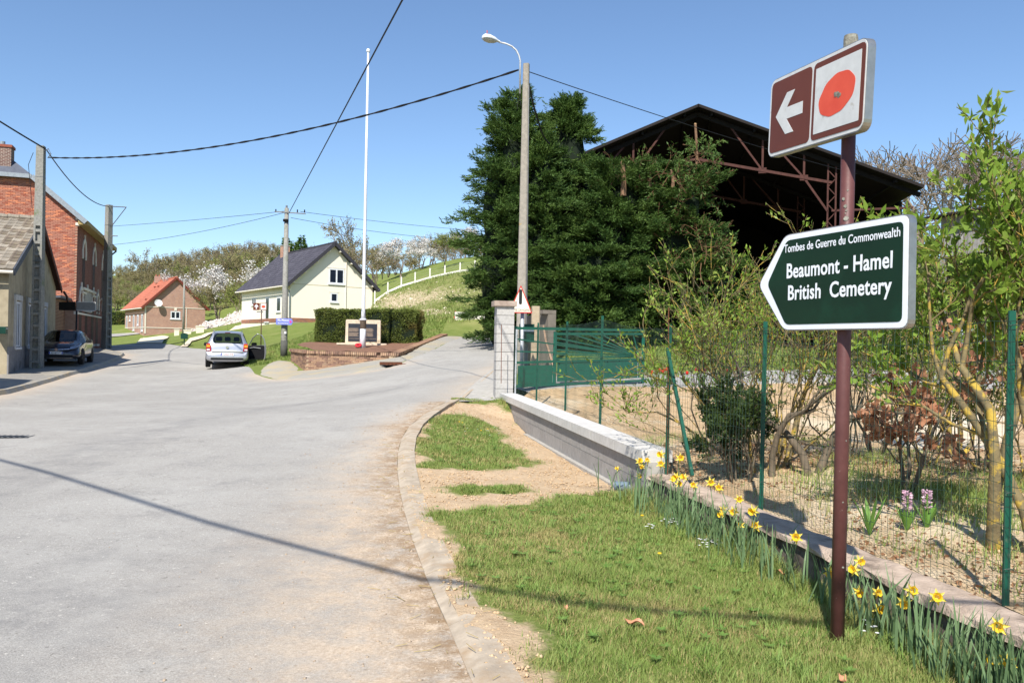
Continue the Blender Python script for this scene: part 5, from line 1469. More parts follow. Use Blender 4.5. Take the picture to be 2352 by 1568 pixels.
mb = MB(); mb.box((3.9, -.06, BE - 4.55), (2.6, .08, 1.2)); mb.build('name_panel', M('panel_grey', srgb(176, 172, 164), srgb(158, 154, 146), .8), bh)
mb = MB(); mb.box((4.2, -.1, BE - 3.85), (5.0, .16, .14)); mb.build('panel_ledge', M_WBAND, bh)
for x in (2.2, 5.6, 8.0, 9.2):
    for k in range(4):
        mb = MB(); mb.box((x, -.05, BE - 5.05 + k * .28), (.16, .07, .12)); mb.build('stud', M_WBAND, bh)
# low lean-to between the two houses
lt = thing('brick_outhouse', 'low dark brick outhouse with patched wall between the two left houses', 'outhouse', Vector((pF.x - .55, 41.9, G(pF.x, 41.5))), frz)
mb = MB(); mb.prism([(0, 0), (3.3, 0), (3.3, 2.9), (0, 3.3)], (0, 0, -.2), (0, 1, 0), (0, 0, 1), (1, 0, 0), 0.0, 3.1); mb.build('wall', mat_brickwall('outhouse_brick', srgb(120, 70, 56), srgb(92, 56, 48), srgb(168, 140, 112), .25, mo=.022), lt)
mb = MB(); mb.prism([(-.3, 3.28), (3.5, 2.85), (3.5, 2.97), (-.3, 3.4)], (0, 0, -.2), (0, 1, 0), (0, 0, 1), (1, 0, 0), -.2, 3.2); mb.build('roof', rfm, lt)
# shrub between omitted: hidden by the car

# house just outside the left edge whose shadow falls on the pavement
nh = thing('neighbour_house', 'brick house standing just outside the left picture edge', 'house', Vector((-13.9, 14.9, 0)), math.atan2(7.6, -3.4))
NL = 8.3
mb = MB(); mb.prism([(0.3, -.5), (7.7, -.5), (7.7, 5.7), (4, 8.2), (.3, 5.7)], (0, 0, 0), (0, 1, 0), (0, 0, 1), (1, 0, 0), 0, NL); mb.build('wall', M_BWALL, nh)
for s_ in (0, 1):
    P = [Vector((-.2, 0 if s_ == 0 else 8, 5.6)), Vector((NL + .2, 0 if s_ == 0 else 8, 5.6)), Vector((NL + .2, 4, 8.3)), Vector((-.2, 4, 8.3))]
    if (P[1] - P[0]).cross(P[3] - P[0]).z < 0: P = P[::-1]
    mb = MB(); quad_slab(mb, [p + Vector((0, 0, .1)) for p in P], .1); mb.build('roof', rfm, nh)

# ================================================================== CARS
def carglass():
    mt, nt, b = newmat('car_glass')
    tr = nnode(nt, 'ShaderNodeBsdfTransparent'); tr.inputs[0].default_value = (.42, .46, .47, 1)
    gl = nnode(nt, 'ShaderNodeBsdfGlossy'); gl.inputs['Roughness'].default_value = .03
    fr = nnode(nt, 'ShaderNodeLayerWeight'); fr.inputs[0].default_value = .12
    mx = nnode(nt, 'ShaderNodeMixShader'); nt.links.new(nmath(nt, 'ADD', nmath(nt, 'MULTIPLY', fr.outputs['Facing'], .5), .03), mx.inputs[0]); nt.links.new(tr.outputs[0], mx.inputs[1]); nt.links.new(gl.outputs[0], mx.inputs[2])
    nt.links.new(mx.outputs[0], nt.nodes['Material Output'].inputs[0]); return mt
M_CGLASS = carglass()
M_CGLASS2 = M_CGLASS.copy(); M_CGLASS2.name = 'clear_glass'
for n__ in M_CGLASS2.node_tree.nodes:
    if n__.type == 'BSDF_TRANSPARENT': n__.inputs[0].default_value = (.78, .82, .80, 1)
def carpaint(name, c, metal=.6, rough=.3):
    mt, nt, b = newmat(name); b.inputs['Base Color'].default_value = (*c, 1); b.inputs['Metallic'].default_value = metal; b.inputs['Roughness'].default_value = rough
    b.inputs['Coat Weight'].default_value = .6; b.inputs['Coat Roughness'].default_value = .08
    co = ncoord(nt); nt.links.new(nmix(nt, nnoise(nt, co, 3, 4, .6), c, tuple(k * .93 for k in c)), b.inputs['Base Color'])
    return mt
M_TYRE = M('tyre', srgb(36, 36, 38), srgb(28, 28, 30), .85, 20)
M_TRIM = M('black_trim', srgb(30, 30, 33), srgb(24, 24, 27), .6, 10)
M_SEAT = M('seat_cloth', srgb(52, 52, 56), srgb(42, 42, 46), .9, 10)
M_RIM = M('alloy', srgb(170, 172, 176), srgb(150, 152, 156), .35, 8, metal=.7)
M_CHROME = M('chrome', srgb(214, 216, 220), srgb(206, 208, 212), .12, 4, metal=1.0)
M_REDL = M('tail_red', srgb(176, 20, 20), srgb(156, 16, 16), .15, 6, spec=.6)
M_ORANGE = M('indicator', srgb(236, 150, 30), srgb(226, 130, 24), .15, 6, spec=.6)
M_HEADL = M('headlamp', srgb(160, 168, 180), srgb(130, 138, 150), .08, 10, metal=.5)
M_PLATE = M('plate_white', srgb(232, 232, 230), srgb(224, 224, 222), .4, 6)
M_PLBLUE = M('plate_blue', srgb(40, 60, 160), None, .4)
M_PLRED = M('plate_text_red', srgb(150, 40, 60), None, .5)

def car_body(root, S, paint, win_top, sides, wheels, wr):
    """S stations (x, zb, zbelt, ztop, wl, wb, wt); win_top: station intervals whose top is glass; sides: intervals with side glass"""
    def sec(s_):
        x, zb, ze, zt, wl, wb, wt = s_
        h = [(0, zb), (wl * .9, zb), (wl, zb + .13), (wl + .005, (zb + ze) / 2), (wb + .012, ze - .09), (wb, ze), (wt + .012, zt - .075), (wt * .88, zt - .012), (wt * .5, zt + .008), (0, zt + .018)]
        return [(x, y, z) for y, z in h] + [(x, -y, z) for y, z in h[-2:0:-1]]
    R = [sec(s_) for s_ in S]; n = len(R[0]); V = [p for r in R for p in r]
    body = []; glass = []; tops = []
    for i in range(len(S) - 1):
        for j in range(n):
            f = (i * n + j, (i + 1) * n + j, (i + 1) * n + (j + 1) % n, i * n + (j + 1) % n)
            jj = j if j < 9 else n - 1 - j
            if jj == 5 and i in sides: glass.append(f)
            elif jj in (7, 8) and i in win_top: tops.append(f)
            elif jj == 6 and i in win_top: body.append(f)
            else: body.append(f)
    body += [tuple(range(n)), tuple(range((len(S) - 1) * n, len(S) * n))[::-1]]
    def sub(fs, name, mat, push=0):
        idx = sorted({k for f in fs for k in f}); mp = {k: q for q, k in enumerate(idx)}
        mb = MB(); mb.add([V[k] for k in idx], [tuple(mp[k] for k in f) for f in fs]); o = mb.build(name, mat, root, smooth=True); return o
    bd = sub(body, 'body', paint)
    md = bd.modifiers.new('sub', 'SUBSURF'); md.levels = 1; md.render_levels = 1
    sep = {}
    for i in win_top:
        fs = [f for f in tops if f[0] // n == i]; sub(fs, 'windscreen' if i == max(win_top) else 'rear_window', M_CGLASS)
    for sgn in (0, 1):
        for i in sides:
            fs = [f for f in glass if f[0] // n == i and ((f[0] % n) < 9) == (sgn == 0)]
            if fs: sub(fs, 'side_window', M_CGLASS)
    # wheels
    for x in wheels:
        for sy in (-1, 1):
            Mx = Matrix.Rotation(-math.pi / 2 * sy, 3, 'X')
            y = sy * (S[len(S) // 2][4] - .19)
            mb = MB(); mb.lathe([(wr * .62, .0), (wr * .93, 0.0), (wr, .03), (wr, .17), (wr * .95, .205), (wr * .66, .21), (wr * .62, .19)], (x, y, wr), 22, axis=Mx); t = mb.build('wheel', M_TYRE, root, smooth=True)
            mb = MB(); mb.lathe([(.02, .16), (wr * .55, .17), (wr * .64, .195), (wr * .64, .1), (.02, .1)], (x, y, wr), 18, axis=Mx); mb.build('rim', M_RIM, t)
            mb = MB()
            for k in range(5):
                a_ = k * 2 * math.pi / 5
                p0 = Vector((x + .05 * math.cos(a_ + .6), y + sy * .178, wr + .05 * math.sin(a_ + .6))); mb.add([Vector((x + wr * .2 * math.cos(a_ + q), y + sy * .198, wr + wr * .2 * math.sin(a_ + q))) for q in (.3, .95)] + [Vector((x + wr * .54 * math.cos(a_ + q), y + sy * .198, wr + wr * .54 * math.sin(a_ + q))) for q in (.95, .3)], [(0, 1, 2, 3)])
            stuff(mb.build('rim_openings', M_TRIM, t))
            # wheel arch
            mb = MB(); P = []; yo = sy * (S[len(S) // 2][4] + .008)
            for r_ in (wr * 1.0, wr * 1.17):
                for k in range(13): a_ = math.radians(-12 + 204 * k / 12); P.append((x + r_ * math.cos(a_), yo, wr + r_ * math.sin(a_)))
            mb.add(P + [(p[0], p[1] - sy * .06, p[2]) for p in P], [(k, k + 1, k + 14, k + 13) for k in range(12)] + [(k + 13, k + 14, k + 40, k + 39) for k in range(12)]); mb.build('wheel_arch', M_TRIM, root)
    return bd
def seat(root, x, y, z):
    mb = MB()
    mb.prism(roundpoly([(-.24, 0), (.24, 0), (.21, .58), (-.21, .58)], .08), (x, y, z), (0, 1, 0), (-.18, 0, .98), (1, 0, 0), -.07, .07); mb.prism(roundpoly([(-.13, .64), (.13, .64), (.12, .84), (-.12, .84)], .05), (x, y, z), (0, 1, 0), (-.18, 0, .98), (1, 0, 0), -.05, .05)
    mb.box((x - .12 + .35, y, z - .02), (.5, .48, .14)); stuff(mb.build('seat', M_SEAT, root))
def frame_rot(fx, fy):
    return math.atan2(fy, fx)

# ---- silver people carrier with its front door open
zc0 = W(521, 846, 36.2)
hd_ = Vector((-.315, .95, 0)).normalized()
sc = thing('parked_car', 'silver people carrier seen from behind with its right front door open', 'car', Vector((zc0.x, 36.2, G(zc0.x, 36.8) + .01)), math.atan2(hd_.y, hd_.x), None)
SIL = carpaint('silver_paint', srgb(182, 184, 192), .6, .34)
S = [(-.02, .36, .56, .58, .74, .72, .6), (.03, .30, .64, .66, .85, .83, .74), (.09, .28, .72, .75, .875, .85, .78), (.115, .27, .90, .94, .885, .85, .78), (.17, .26, 1.03, 1.07, .89, .85, .76), (.42, .25, 1.05, 1.53, .90, .86, .63), (.55, .25, 1.05, 1.60, .90, .87, .65), (1.25, .24, 1.03, 1.635, .90, .87, .665), (1.32, .24, 1.03, 1.638, .90, .87, .666), (2.3, .24, .99, 1.63, .90, .87, .665), (2.38, .24, .99, 1.62, .90, .87, .66), (2.85, .24, .97, 1.53, .90, .87, .65), (3.55, .24, .96, 1.02, .90, .85, .72), (4.1, .24, .87, .93, .88, .82, .64), (4.36, .26, .74, .79, .84, .78, .6), (4.45, .32, .60, .62, .74, .68, .56)]
car_body(sc, S, SIL, [4, 11], [5, 6, 8, 10, 11], (.86, 3.56), .325)
for y in (-.38, .38): seat(sc, 2.15, y, .55); seat(sc, 1.2, y, .55)
seat(sc, 1.2, 0, .55)
mb = MB(); mb.box((1.9, 0, .5), (2.6, 1.6, .1)); mb.build('floor', M_TRIM, sc)
def tail(sy):
    mb = MB(); V = []
    for (z, x, y0, y1) in ((.74, .075, .66, .885), (.80, .085, .67, .892), (.92, .10, .68, .895), (1.02, .14, .69, .888), (1.07, .18, .70, .872)):
        V += [(x - .03, sy * y0, z), (x - .012, sy * (y1 - .03), z), (x + .20, sy * y1, z), (x + .06, sy * (y0 + .02), z)]
    F_ = []
    for k in range(4):
        for q in range(4): F_.append((k * 4 + q, k * 4 + (q + 1) % 4, k * 4 + 4 + (q + 1) % 4, k * 4 + 4 + q))
    mb.add(V, F_ + [(0, 1, 2, 3), (16, 17, 18, 19)]); t = mb.build('tail_light', M_REDL, sc)
    mb = MB(); mb.prism([(-.07, -.05), (.07, -.05), (.07, .06), (-.07, .06)], (.062, sy * .785, .955), (0, 1, 0), (0.2, 0, 1), (-1, 0, 0), -.02, .008); mb.build('indicator', M_ORANGE, t)
    mb = MB(); mb.prism([(-.06, -.03), (.06, -.03), (.06, .03), (-.06, .03)], (.05, sy * .785, .80), (0, 1, 0), (0, 0, 1), (-1, 0, 0), -.02, .008); mb.build('reverse_light', M_PLATE, t)
tail(-1); tail(1)
mb = MB(); mb.prism(rrect(.56, .13, .02, 2), (.0, 0, .60), (0, -1, 0), (0.05, 0, 1), (-1, 0, 0), -.01, .035); pl = mb.build('number_plate', M_PLATE, sc)
mb = MB(); mb.prism(rrect(.05, .11, .005, 2, -.245), (.0, 0, .60), (0, -1, 0), (0.05, 0, 1), (-1, 0, 0), .036, .037); mb.build('plate_band', M_PLBLUE, pl)
text('1-UGZ-418', .115, M_PLRED, pl, plane_M(Vector((-.038, -.02, .56)), (0, -1, 0), (0, 0, 1)), .01, .80, .0005)
mb = MB(); mb.bar((.03, -.66, .715), (.03, .66, .715), .05, .03); mb.build('chrome_strip', M_CHROME, sc)
mb = MB(); mb.lathe([(.045, 0), (.062, 0), (.062, .012), (.045, .012)], (.072, 0, .905), 16, axis=Matrix.Rotation(-math.pi / 2, 3, 'Y')); em = mb.build('emblem', M_CHROME, sc)
mb = MB(); mb.bar((.064, -.06, .895), (.064, .06, .917), .012, .016); mb.build('emblem_bolt', M_CHROME, em)
mb = MB(); mb.prism(rrect(1.36, .10, .03, 3), (.0, 0, .40), (0, -1, 0), (0, 0, 1), (-1, 0, 0), -.08, .03); mb.build('lower_valance', M_TRIM, sc)
mb = MB(); mb.bar((-.015, -.68, .46), (-.015, .68, .46), .05, .025); mb.build('bumper_strip', M_CHROME, sc)
mb = MB(); mb.prism(rrect(.22, .035, .01, 2), (.44, 0, 1.555), (0, -1, 0), (.5, 0, .8), (-.8, 0, .5), -.01, .012); mb.build('brake_light', M('dark_red', srgb(90, 20, 20), None, .3), sc)
mb = MB(); mb.tube([(.62, 0, 1.64), (.5, 0, 1.82)], .006, 5); mb.build('aerial', M_TRIM, sc)
for sy in (-1, 1):
    mb = MB(); mb.tube([(.55, sy * .60, 1.605), (.62, sy * .61, 1.655), (2.4, sy * .61, 1.66), (2.5, sy * .6, 1.60)], .016, 6); mb.build('roof_rail', M_CHROME, sc)
    if sy > 0: mb = MB(); mb.prism(rrect(.22, .16, .06, 4), (3.02, .98, 1.02), (0, 1, 0), (0, 0, 1), (1, 0, 0), -.05, .07); mb.build('mirror', M_TRIM, sc)
# the open door
dr = bpy.data.objects.new('door', None); col.objects.link(dr); dr.parent = sc; dr.location = (3.32, -.885, 0); dr.rotation_euler = (0, 0, math.radians(42))
mb = MB(); mb.prism(roundpoly([(-1.12, .34), (-.05, .30), (0, .55), (0, .98), (-1.15, 1.02), (-1.18, .6)], .05), (0, 0, 0), (1, 0, 0), (0, 0, 1), (0, -1, 0), .03, .085); mb.build('door_skin', SIL, dr)
mb = MB(); mb.prism(roundpoly([(-1.08, .38), (-.06, .36), (-.03, .98), (-1.1, 1.0), (-1.12, .6)], .06), (0, 0, 0), (1, 0, 0), (0, 0, 1), (0, -1, 0), -.03, .032); mb.build('door_trim', M_TRIM, dr)
mb = MB(); mb.tube([(-1.14, -.05, 1.0), (-1.08, -.02, 1.3), (-.98, .06, 1.50), (-.75, .09, 1.55), (-.4, .05, 1.36), (-.05, -.04, 1.0)], .024, 6); mb.build('window_frame', SIL, dr)
mb = MB(); mb.add([(-1.12, -.05, 1.0), (-.05, -.05, 1.0), (-.4, .05, 1.35), (-.75, .09, 1.53), (-.97, .06, 1.48), (-1.07, -.02, 1.3)], [(0, 1, 2, 3, 4, 5)]); mb.build('window_glass', M_CGLASS2, dr)
mb = MB(); mb.prism(rrect(.22, .16, .06, 4), (-.25, -.17, 1.05), (-.2, -1, 0), (0, 0, 1), (-1, .2, 0), -.06, .06); mb.build('mirror', M_TRIM, dr)
mb = MB(); mb.tube([(-.95, .06, .86), (-.5, .08, .9), (-.2, .06, .86)], .02, 6); mb.build('pull_handle', M_GALV, dr)
mb = MB(); mb.lathe([(.02, 0), (.1, 0), (.1, .01), (.02, .012)], (-.3, .034, .55), 14, axis=Matrix.Rotation(-math.pi / 2, 3, 'X')); mb.build('speaker', M_SEAT, dr)

# ---- dark hatchback on the left pavement
ah = Vector((.34, -.94, 0)).normalized()       # faces the camera
af = W(128, 838, 34.3); ao = Vector((af.x, 34.3, 0)) - ah * 4.42
ac_ = thing('parked_car', 'dark blue-grey hatchback parked on the pavement behind the ladder pole', 'car', Vector((ao.x, ao.y, G(ao.x + .5, 36.4) + .10)), math.atan2(ah.y, ah.x))
DKB = carpaint('dark_paint', srgb(42, 42, 54), .4, .25)
S = [(.0, .38, .72, .74, .70, .68, .56), (.06, .32, .88, .90, .82, .78, .66), (.16, .27, .98, 1.02, .87, .83, .68), (.28, .25, 1.01, 1.07, .89, .85, .68), (.72, .22, 1.0, 1.38, .90, .87, .58), (1.05, .22, .985, 1.455, .905, .87, .60), (1.12, .22, .98, 1.46, .905, .87, .60), (1.95, .22, .95, 1.495, .905, .87, .615), (2.02, .22, .95, 1.495, .905, .87, .615), (2.45, .22, .93, 1.45, .905, .87, .61), (3.35, .22, .93, .985, .90, .84, .70), (3.8, .22, .88, .94, .89, .81, .64), (4.15, .23, .77, .83, .86, .77, .58), (4.33, .25, .62, .68, .78, .70, .5), (4.42, .30, .50, .54, .68, .62, .46)]
car_body(ac_, S, DKB, [3, 9], [4, 6, 8, 9], (.80, 3.485), .325)
for y in (-.38, .38): seat(ac_, 2.0, y, .5); seat(ac_, 1.1, y, .5)
mb = MB(); mb.box((1.9, 0, .42), (2.6, 1.6, .1)); mb.build('floor', M_TRIM, ac_)
mb = MB(); mb.tube([(2.75 + .05 * math.sin(t) , .37 + .18 * math.cos(t), .93 + .17 * math.sin(t)) for t in np.linspace(0, 6.28, 15)], .016, 5, False); mb.build('steering_wheel', M_TRIM, ac_)
for sy in (-1, 1):
    mb = MB(); V = [(4.36, sy * .50, .66), (4.28, sy * .70, .70), (4.02, sy * .845, .80), (3.98, sy * .84, .88), (4.10, sy * .74, .86), (4.30, sy * .52, .76)]
    mb.add(V + [(x - .06, y * .96, z - .03) for x, y, z in V], [(0, 1, 2, 3, 4, 5) if sy > 0 else (5, 4, 3, 2, 1, 0)] + [(i, (i + 1) % 6, 6 + (i + 1) % 6, 6 + i) for i in range(6)])
    for k in range(len(mb.v)): mb.v[k] = (mb.v[k][0] + .035, mb.v[k][1], mb.v[k][2] + .01)
    hl = mb.build('headlight', M_HEADL, ac_)
    mb = MB(); mb.lathe([(.0, 0), (.06, 0), (.06, .02), (0.02, .03)], (4.345, sy * .64, .40), 12, axis=Matrix.Rotation(math.pi / 2, 3, 'Y')); mb.build('fog_light', M_HEADL, ac_)
    mb = MB(); mb.prism(rrect(.24, .14, .05, 4), (2.62, sy * 1.0, 1.0), (0, 1, 0), (0, 0, 1), (1, 0, 0), -.05, .09); mb.build('mirror', DKB, ac_, smooth=False)
mb = MB(); mb.prism(roundpoly([(-.52, .06), (-.42, -.07), (.42, -.07), (.52, .06)], .03), (4.36, 0, .62), (0, 1, 0), (-.2, 0, 1), (1, 0, .2), -.03, .04); gri = mb.build('grille', M_TRIM, ac_)
mb = MB(); mb.tube([(4.385, y, .665 - .02 * (1 - (y / .5) ** 2)) for y in np.linspace(-.5, .5, 9)], .022, 6); mb.build('chrome_bar', M_CHROME, gri)
mb = MB(); mb.lathe([(.045, 0), (.065, 0), (.065, .015), (.045, .015)], (4.41, 0, .645), 16, axis=Matrix.Rotation(math.pi / 2, 3, 'Y')); em = mb.build('emblem', M_CHROME, gri)
mb = MB(); mb.bar((4.43, -.06, .655), (4.43, .06, .635), .012, .016); mb.build('emblem_bolt', M_CHROME, em)
mb = MB(); mb.prism(roundpoly([(-.6, .07), (-.68, -.08), (.68, -.08), (.6, .07)], .03), (4.37, 0, .36), (0, 1, 0), (0, 0, 1), (1, 0, 0), -.05, .045); mb.build('lower_intake', M_TRIM, ac_)
mb = MB(); mb.bar((4.40, -.62, .285), (4.40, .62, .285), .04, .02); mb.build('chrome_strip', M_CHROME, ac_)
mb = MB(); mb.prism(rrect(.52, .12, .02, 2), (4.43, 0, .51), (0, 1, 0), (0, 0, 1), (1, 0, 0), -.02, .02); pl = mb.build('number_plate', M_PLATE, ac_)
for x in (-.235, .235):
    mb = MB(); mb.prism(rrect(.045, .10, .005, 2, x), (4.43, 0, .51), (0, 1, 0), (0, 0, 1), (1, 0, 0), .021, .022); mb.build('plate_band', M_PLBLUE, pl)
text('AD-807-FT', .11, M_DARKSIGN, pl, plane_M(Vector((4.453, 0, .472)), (0, 1, 0), (0, 0, 1)), .01, .74, .0005)

# ================================================================== SMALL STREET THINGS
def signpost(name, label, base, h, r, mat):
    t = thing(name, label, 'road sign', base); mb = MB(); mb.tube([(0, 0, -.2), (0, 0, h)], r, 10); mb.build('post', mat, t, smooth=True); return t
# back of a double panel by the dark car
bp = W(174, 815, 39.2); bp.z = G(bp.x, 39.2) + .1
t = signpost('direction_sign', 'dark back of a long direction sign beside the parked dark hatchback', bp, W(174, 690, 39.2).z - bp.z, .04, M_DARKSIGN)
a = W(136, 703, 39.6) - bp; b = W(173, 703, 39.15) - bp; c = W(176, 703, 39.1) - bp; d = W(219, 704, 38.9) - bp
for p, q, mt, nm in ((a, b, M_DARKSIGN, 'panel_dark'), (c, d, M('panel_back', srgb(150, 148, 144), srgb(136, 134, 130), .6), 'panel_back')):
    e_ = (q - p); L = e_.length; e_.normalize(); nn = Vector((e_.y, -e_.x, 0))
    mb = MB(); mb.prism(rrect(L, .40, .04), (p + q) / 2, e_, Z, nn, -.02, .02); o = mb.build(nm, mt, t)
    if nm == 'panel_back':
        mb = MB(); mb.prism(rrect(L + .01, .42, .04), (p + q) / 2, e_, Z, nn, -.03, -.021)
        for zz in (-.2, .2): mb.bar(p + Vector((.03, 0, zz)) + nn * .03, q + Vector((-.03, 0, zz)) + nn * .03, .02, .03)
        mb.build('panel_edge', M_WHITE, t)
# small brown poppy sign behind the silver car
sb = W(599, 800, 46); sb.z = G(sb.x, 46)
t = signpost('direction_sign', 'small brown up-arrow and poppy sign on a thin post behind the silver car', sb, W(597, 697, 46).z - sb.z, .03, M('thin_brown', srgb(110, 84, 70), None, .7))
for (x0, x1, kind) in ((581.5, 596.5, 0), (597.5, 612.5, 1)):
    a = W(x0, 704, 45.9) - sb; b = W(x1, 704, 45.9) - sb; c = (a + b) / 2; w_ = (b - a).length; ex = (b - a).normalized(); nn = Vector((0, -1, 0))
    mb = MB(); mb.prism(rrect(w_, .40, .03, 3), c, ex, Z, nn, -.02, 0); o = mb.build('panel', M_SIGNBROWN if kind == 0 else M_SIGNGREY, t)
    if kind == 0:
        mb = MB(); mb.prism([(-.03, -.13), (.03, -.13), (.03, .0), (.10, -.03), (.10, .03), (0, .14), (-.10, .03), (-.10, -.03), (-.03, .0)], c, ex, Z, nn, .001, .006); mb.build('arrow', M_SIGNWHITE, o)
    else:
        mb = MB()
        for (x, z, ww_, hh_) in ((0, .185, w_, .03), (0, -.185, w_, .03), (-w_ / 2 + .015, 0, .03, .34), (w_ / 2 - .015, 0, .03, .34)): mb.prism([(x - ww_ / 2, z - hh_ / 2), (x + ww_ / 2, z - hh_ / 2), (x + ww_ / 2, z + hh_ / 2), (x - ww_ / 2, z + hh_ / 2)], c, ex, Z, nn, .001, .004)
        mb.build('border', M_SIGNBROWN, o)
        mb = MB(); mb.prism([(.11 * math.cos(k * .5236), .075 * math.sin(k * .5236)) for k in range(12)], c, ex, Z, nn, .001, .006); mb.build('poppy', M_POPPY, o)
mb = MB(); mb.box(W(597, 716, 45.95) - sb, (.36, .03, .06)); mb.build('cross_plate', M('thin_grey', srgb(120, 116, 110), None, .7), t)
# triangular danger sign by the pillar
db = W(1197, 890, 18.6); db.z = G(db.x, 18.6)
t = thing('warning_sign', 'white triangular danger sign with red edge standing behind the block pillar', 'road sign', db)
mb = MB(); mb.tube([(0, 0, -.2), (0, 0, W(1197, 705, 18.6).z - db.z)], .045, 10); mb.build('post', M_GALV, t, smooth=True)
c = W(1196, 690, 18.45) - db; bw_ = .27; z0 = W(1196, 719, 18.45).z - db.z - c.z; z1 = W(1196, 654, 18.45).z - db.z - c.z
M_SRED = M('sign_red', srgb(196, 60, 56), srgb(176, 50, 46), .5, 8)
tri = roundpoly([(-bw_, z0), (bw_, z0), (0, z1)], .03); tri2 = roundpoly([(-bw_ + .035, z0 + .025), (bw_ - .035, z0 + .025), (0, z1 - .06)], .02)
nn = Vector((0, -1, 0)); ex = Vector((1, 0, 0))
mb = MB(); mb.prism(tri, c, ex, Z, nn, -.03, 0); mb.build('panel_border', M_SRED, t)
mb = MB(); mb.prism(tri2, c, ex, Z, nn, .001, .006); pf = mb.build('panel_face', M('sign_cream', srgb(232, 226, 208), srgb(220, 212, 190), .6, 9, c3=srgb(190, 160, 120), s3=9, lo3=.62, hi3=.72), t)
mb = MB(); mb.prism(rrect(.07, .34, .03, 3, -.005, .08), c, ex, Z, nn, .007, .010); mb.build('bar_symbol', M_DARKSIGN, pf)
text('MONTEE DANGEREUSE', .075, M('faded_print', srgb(120, 112, 98), None, .7), pf, plane_M(c + Vector((0, -.011, z0 + .045)), ex, Z), .0, .72, .0004)
# rough concrete post and old wall end behind it
cp_ = W(1228, 850, 20.0); cp_.z = G(cp_.x, 20)
t = thing('concrete_post', 'old squared concrete gate post between the danger sign and the conifers', 'post', cp_, .1)
mb = MB(); taper_box(mb, .20, .2, .195, .195, -.2, W(1228, 703, 20).z - cp_.z); mb.build('shaft', M('ochre_concrete', srgb(182, 166, 140), srgb(156, 140, 116), .95, 6, bump=.5, bscale=60), t)
wp = W(1256, 800, 21.5); wp.z = G(wp.x, 21.5)
t = thing('garden_wall', 'short grey concrete wall end beneath the conifers behind the gate', 'wall', wp, .35)
mb = MB(); mb.box((.05, .9, .5), (.22, 2.2, 1.0 + (W(1256, 722, 21.5).z - wp.z - 1.0) * 2)); mb.build('wall', M('shaded_concrete', srgb(128, 120, 108), srgb(108, 100, 90), .95, 4), t)  # concrete coloured darker to paint in the conifers' shade
mb = MB(); mb.box((-.02, 0, W(1256, 717, 21.5).z - wp.z), (.36, .4, .1)); mb.build('cap', bpy.data.materials['shaded_concrete'], t)
mbx = W(1208, 850, 19.0); mbx.z = G(mbx.x, 19)
t = thing('letter_box', 'grey green letter box on a post behind the farm gate', 'letter box', mbx, .2)
mb = MB(); mb.box((0, 0, W(1208, 765, 19).z - mbx.z), (.3, .3, .42)); mb.build('box', M_DGREEN, t)
mb = MB(); mb.box((0, -.155, W(1208, 757, 19).z - mbx.z), (.28, .015, .09)); mb.build('label_plate', M_WHITE, t)
mb = MB(); mb.box((0, .05, .4), (.08, .08, 1.2)); mb.build('post', M_STEEL, t)
ck = thing('leaning_stake', 'thin pale wooden stake leaning against the wall end under the conifers', 'stake', W(1285, 850, 21))
mb = MB(); mb.tube([(0, 0, -.4), (-.35, .3, .75), (-.42, .32, 1.15)], [.03, .028, .022], 6); mb.build('shaft', M('bare_wood', srgb(178, 150, 126), srgb(150, 122, 100), .8), ck)

# far concrete post fence with plinth
pfp = [(861, 690, 668), (891, 669, 648), (922, 655, 636), (953.6, 646, 625), (987.7, 636, 616), (1022, 628, 609), (1057, 621, 603), (1091, 617, 598), (1125, 614, 595), (1160, 611, 592)]
PF = []
for i, (x, yb, yt) in enumerate(pfp):
    d = 70 - i * .25; PF.append((W(x, yb, d), W(x, yt, d)))
ff = thing('post_fence', 'curving line of short white concrete fence posts on a white plinth up the bank', 'fence', PF[0][0])
M_FPOST = M('white_concrete', srgb(226, 222, 212), srgb(206, 202, 192), .85, 6)
for a, b in PF:
    mb = MB(); mb.box(((a + b) / 2 - PF[0][0]) + Vector((0, 0, -.15)), (.11, .11, (b - a).length + .3)); mb.build('post', M_FPOST, ff)
for (a, _), (b, _) in zip(PF[:-1], PF[1:]):
    mb = MB(); mb.bar(a - PF[0][0] + Vector((0, 0, -.05)), b - PF[0][0] + Vector((0, 0, -.05)), .10, .17); mb.build('plinth_panel', M_FPOST, ff)
for h_ in (.35, .6, .85):
    mb = MB(); mb.tube([a.lerp(b, h_) - PF[0][0] for a, b in PF], .006, 4); mb.build('wire', M_GALV, ff)
# gate pillars and letter box in front of the red-roofed house
M_CRST = M('cream_stone', srgb(232, 222, 200), srgb(214, 204, 182), .85, 8)
for (px, py, w_, h_, lab) in ((405.5, 776, .42, .75, 'squat cream gate pillar nearest the satellite dish gable'), (427, 774, .40, .62, 'low cream meter pillar between the two gate pillars'), (434.5, 777, .30, .75, 'narrow cream gate pillar beside the meter pillar'), (459, 773, .66, .95, 'broad cream gate pillar beside the pink wall')):
    b = W(px, py, 76); t = thing('gate_pillar', lab + ' on the far lawn', 'pillar', Vector((b.x, 76, min(b.z, G(b.x, 76)) - .1)), .4)
    zt = b.z - t.location.z
    mb = MB(); mb.box((0, 0, (zt + h_) / 2), (w_, .45, zt + h_)); mb.build('shaft', M_CRST, t)
    mb = MB(); mb.box((0, 0, zt + h_ + .03), (w_ + .08, .53, .07)); mb.build('cap', M_WBAND, t)
b = W(423, 794, 55); t = thing('letter_box', 'green letter box on a post at the roadside before the red-roofed house', 'letter box', Vector((b.x, 55, G(b.x, 55))), .3)
zt = W(423, 772, 55).z - t.location.z
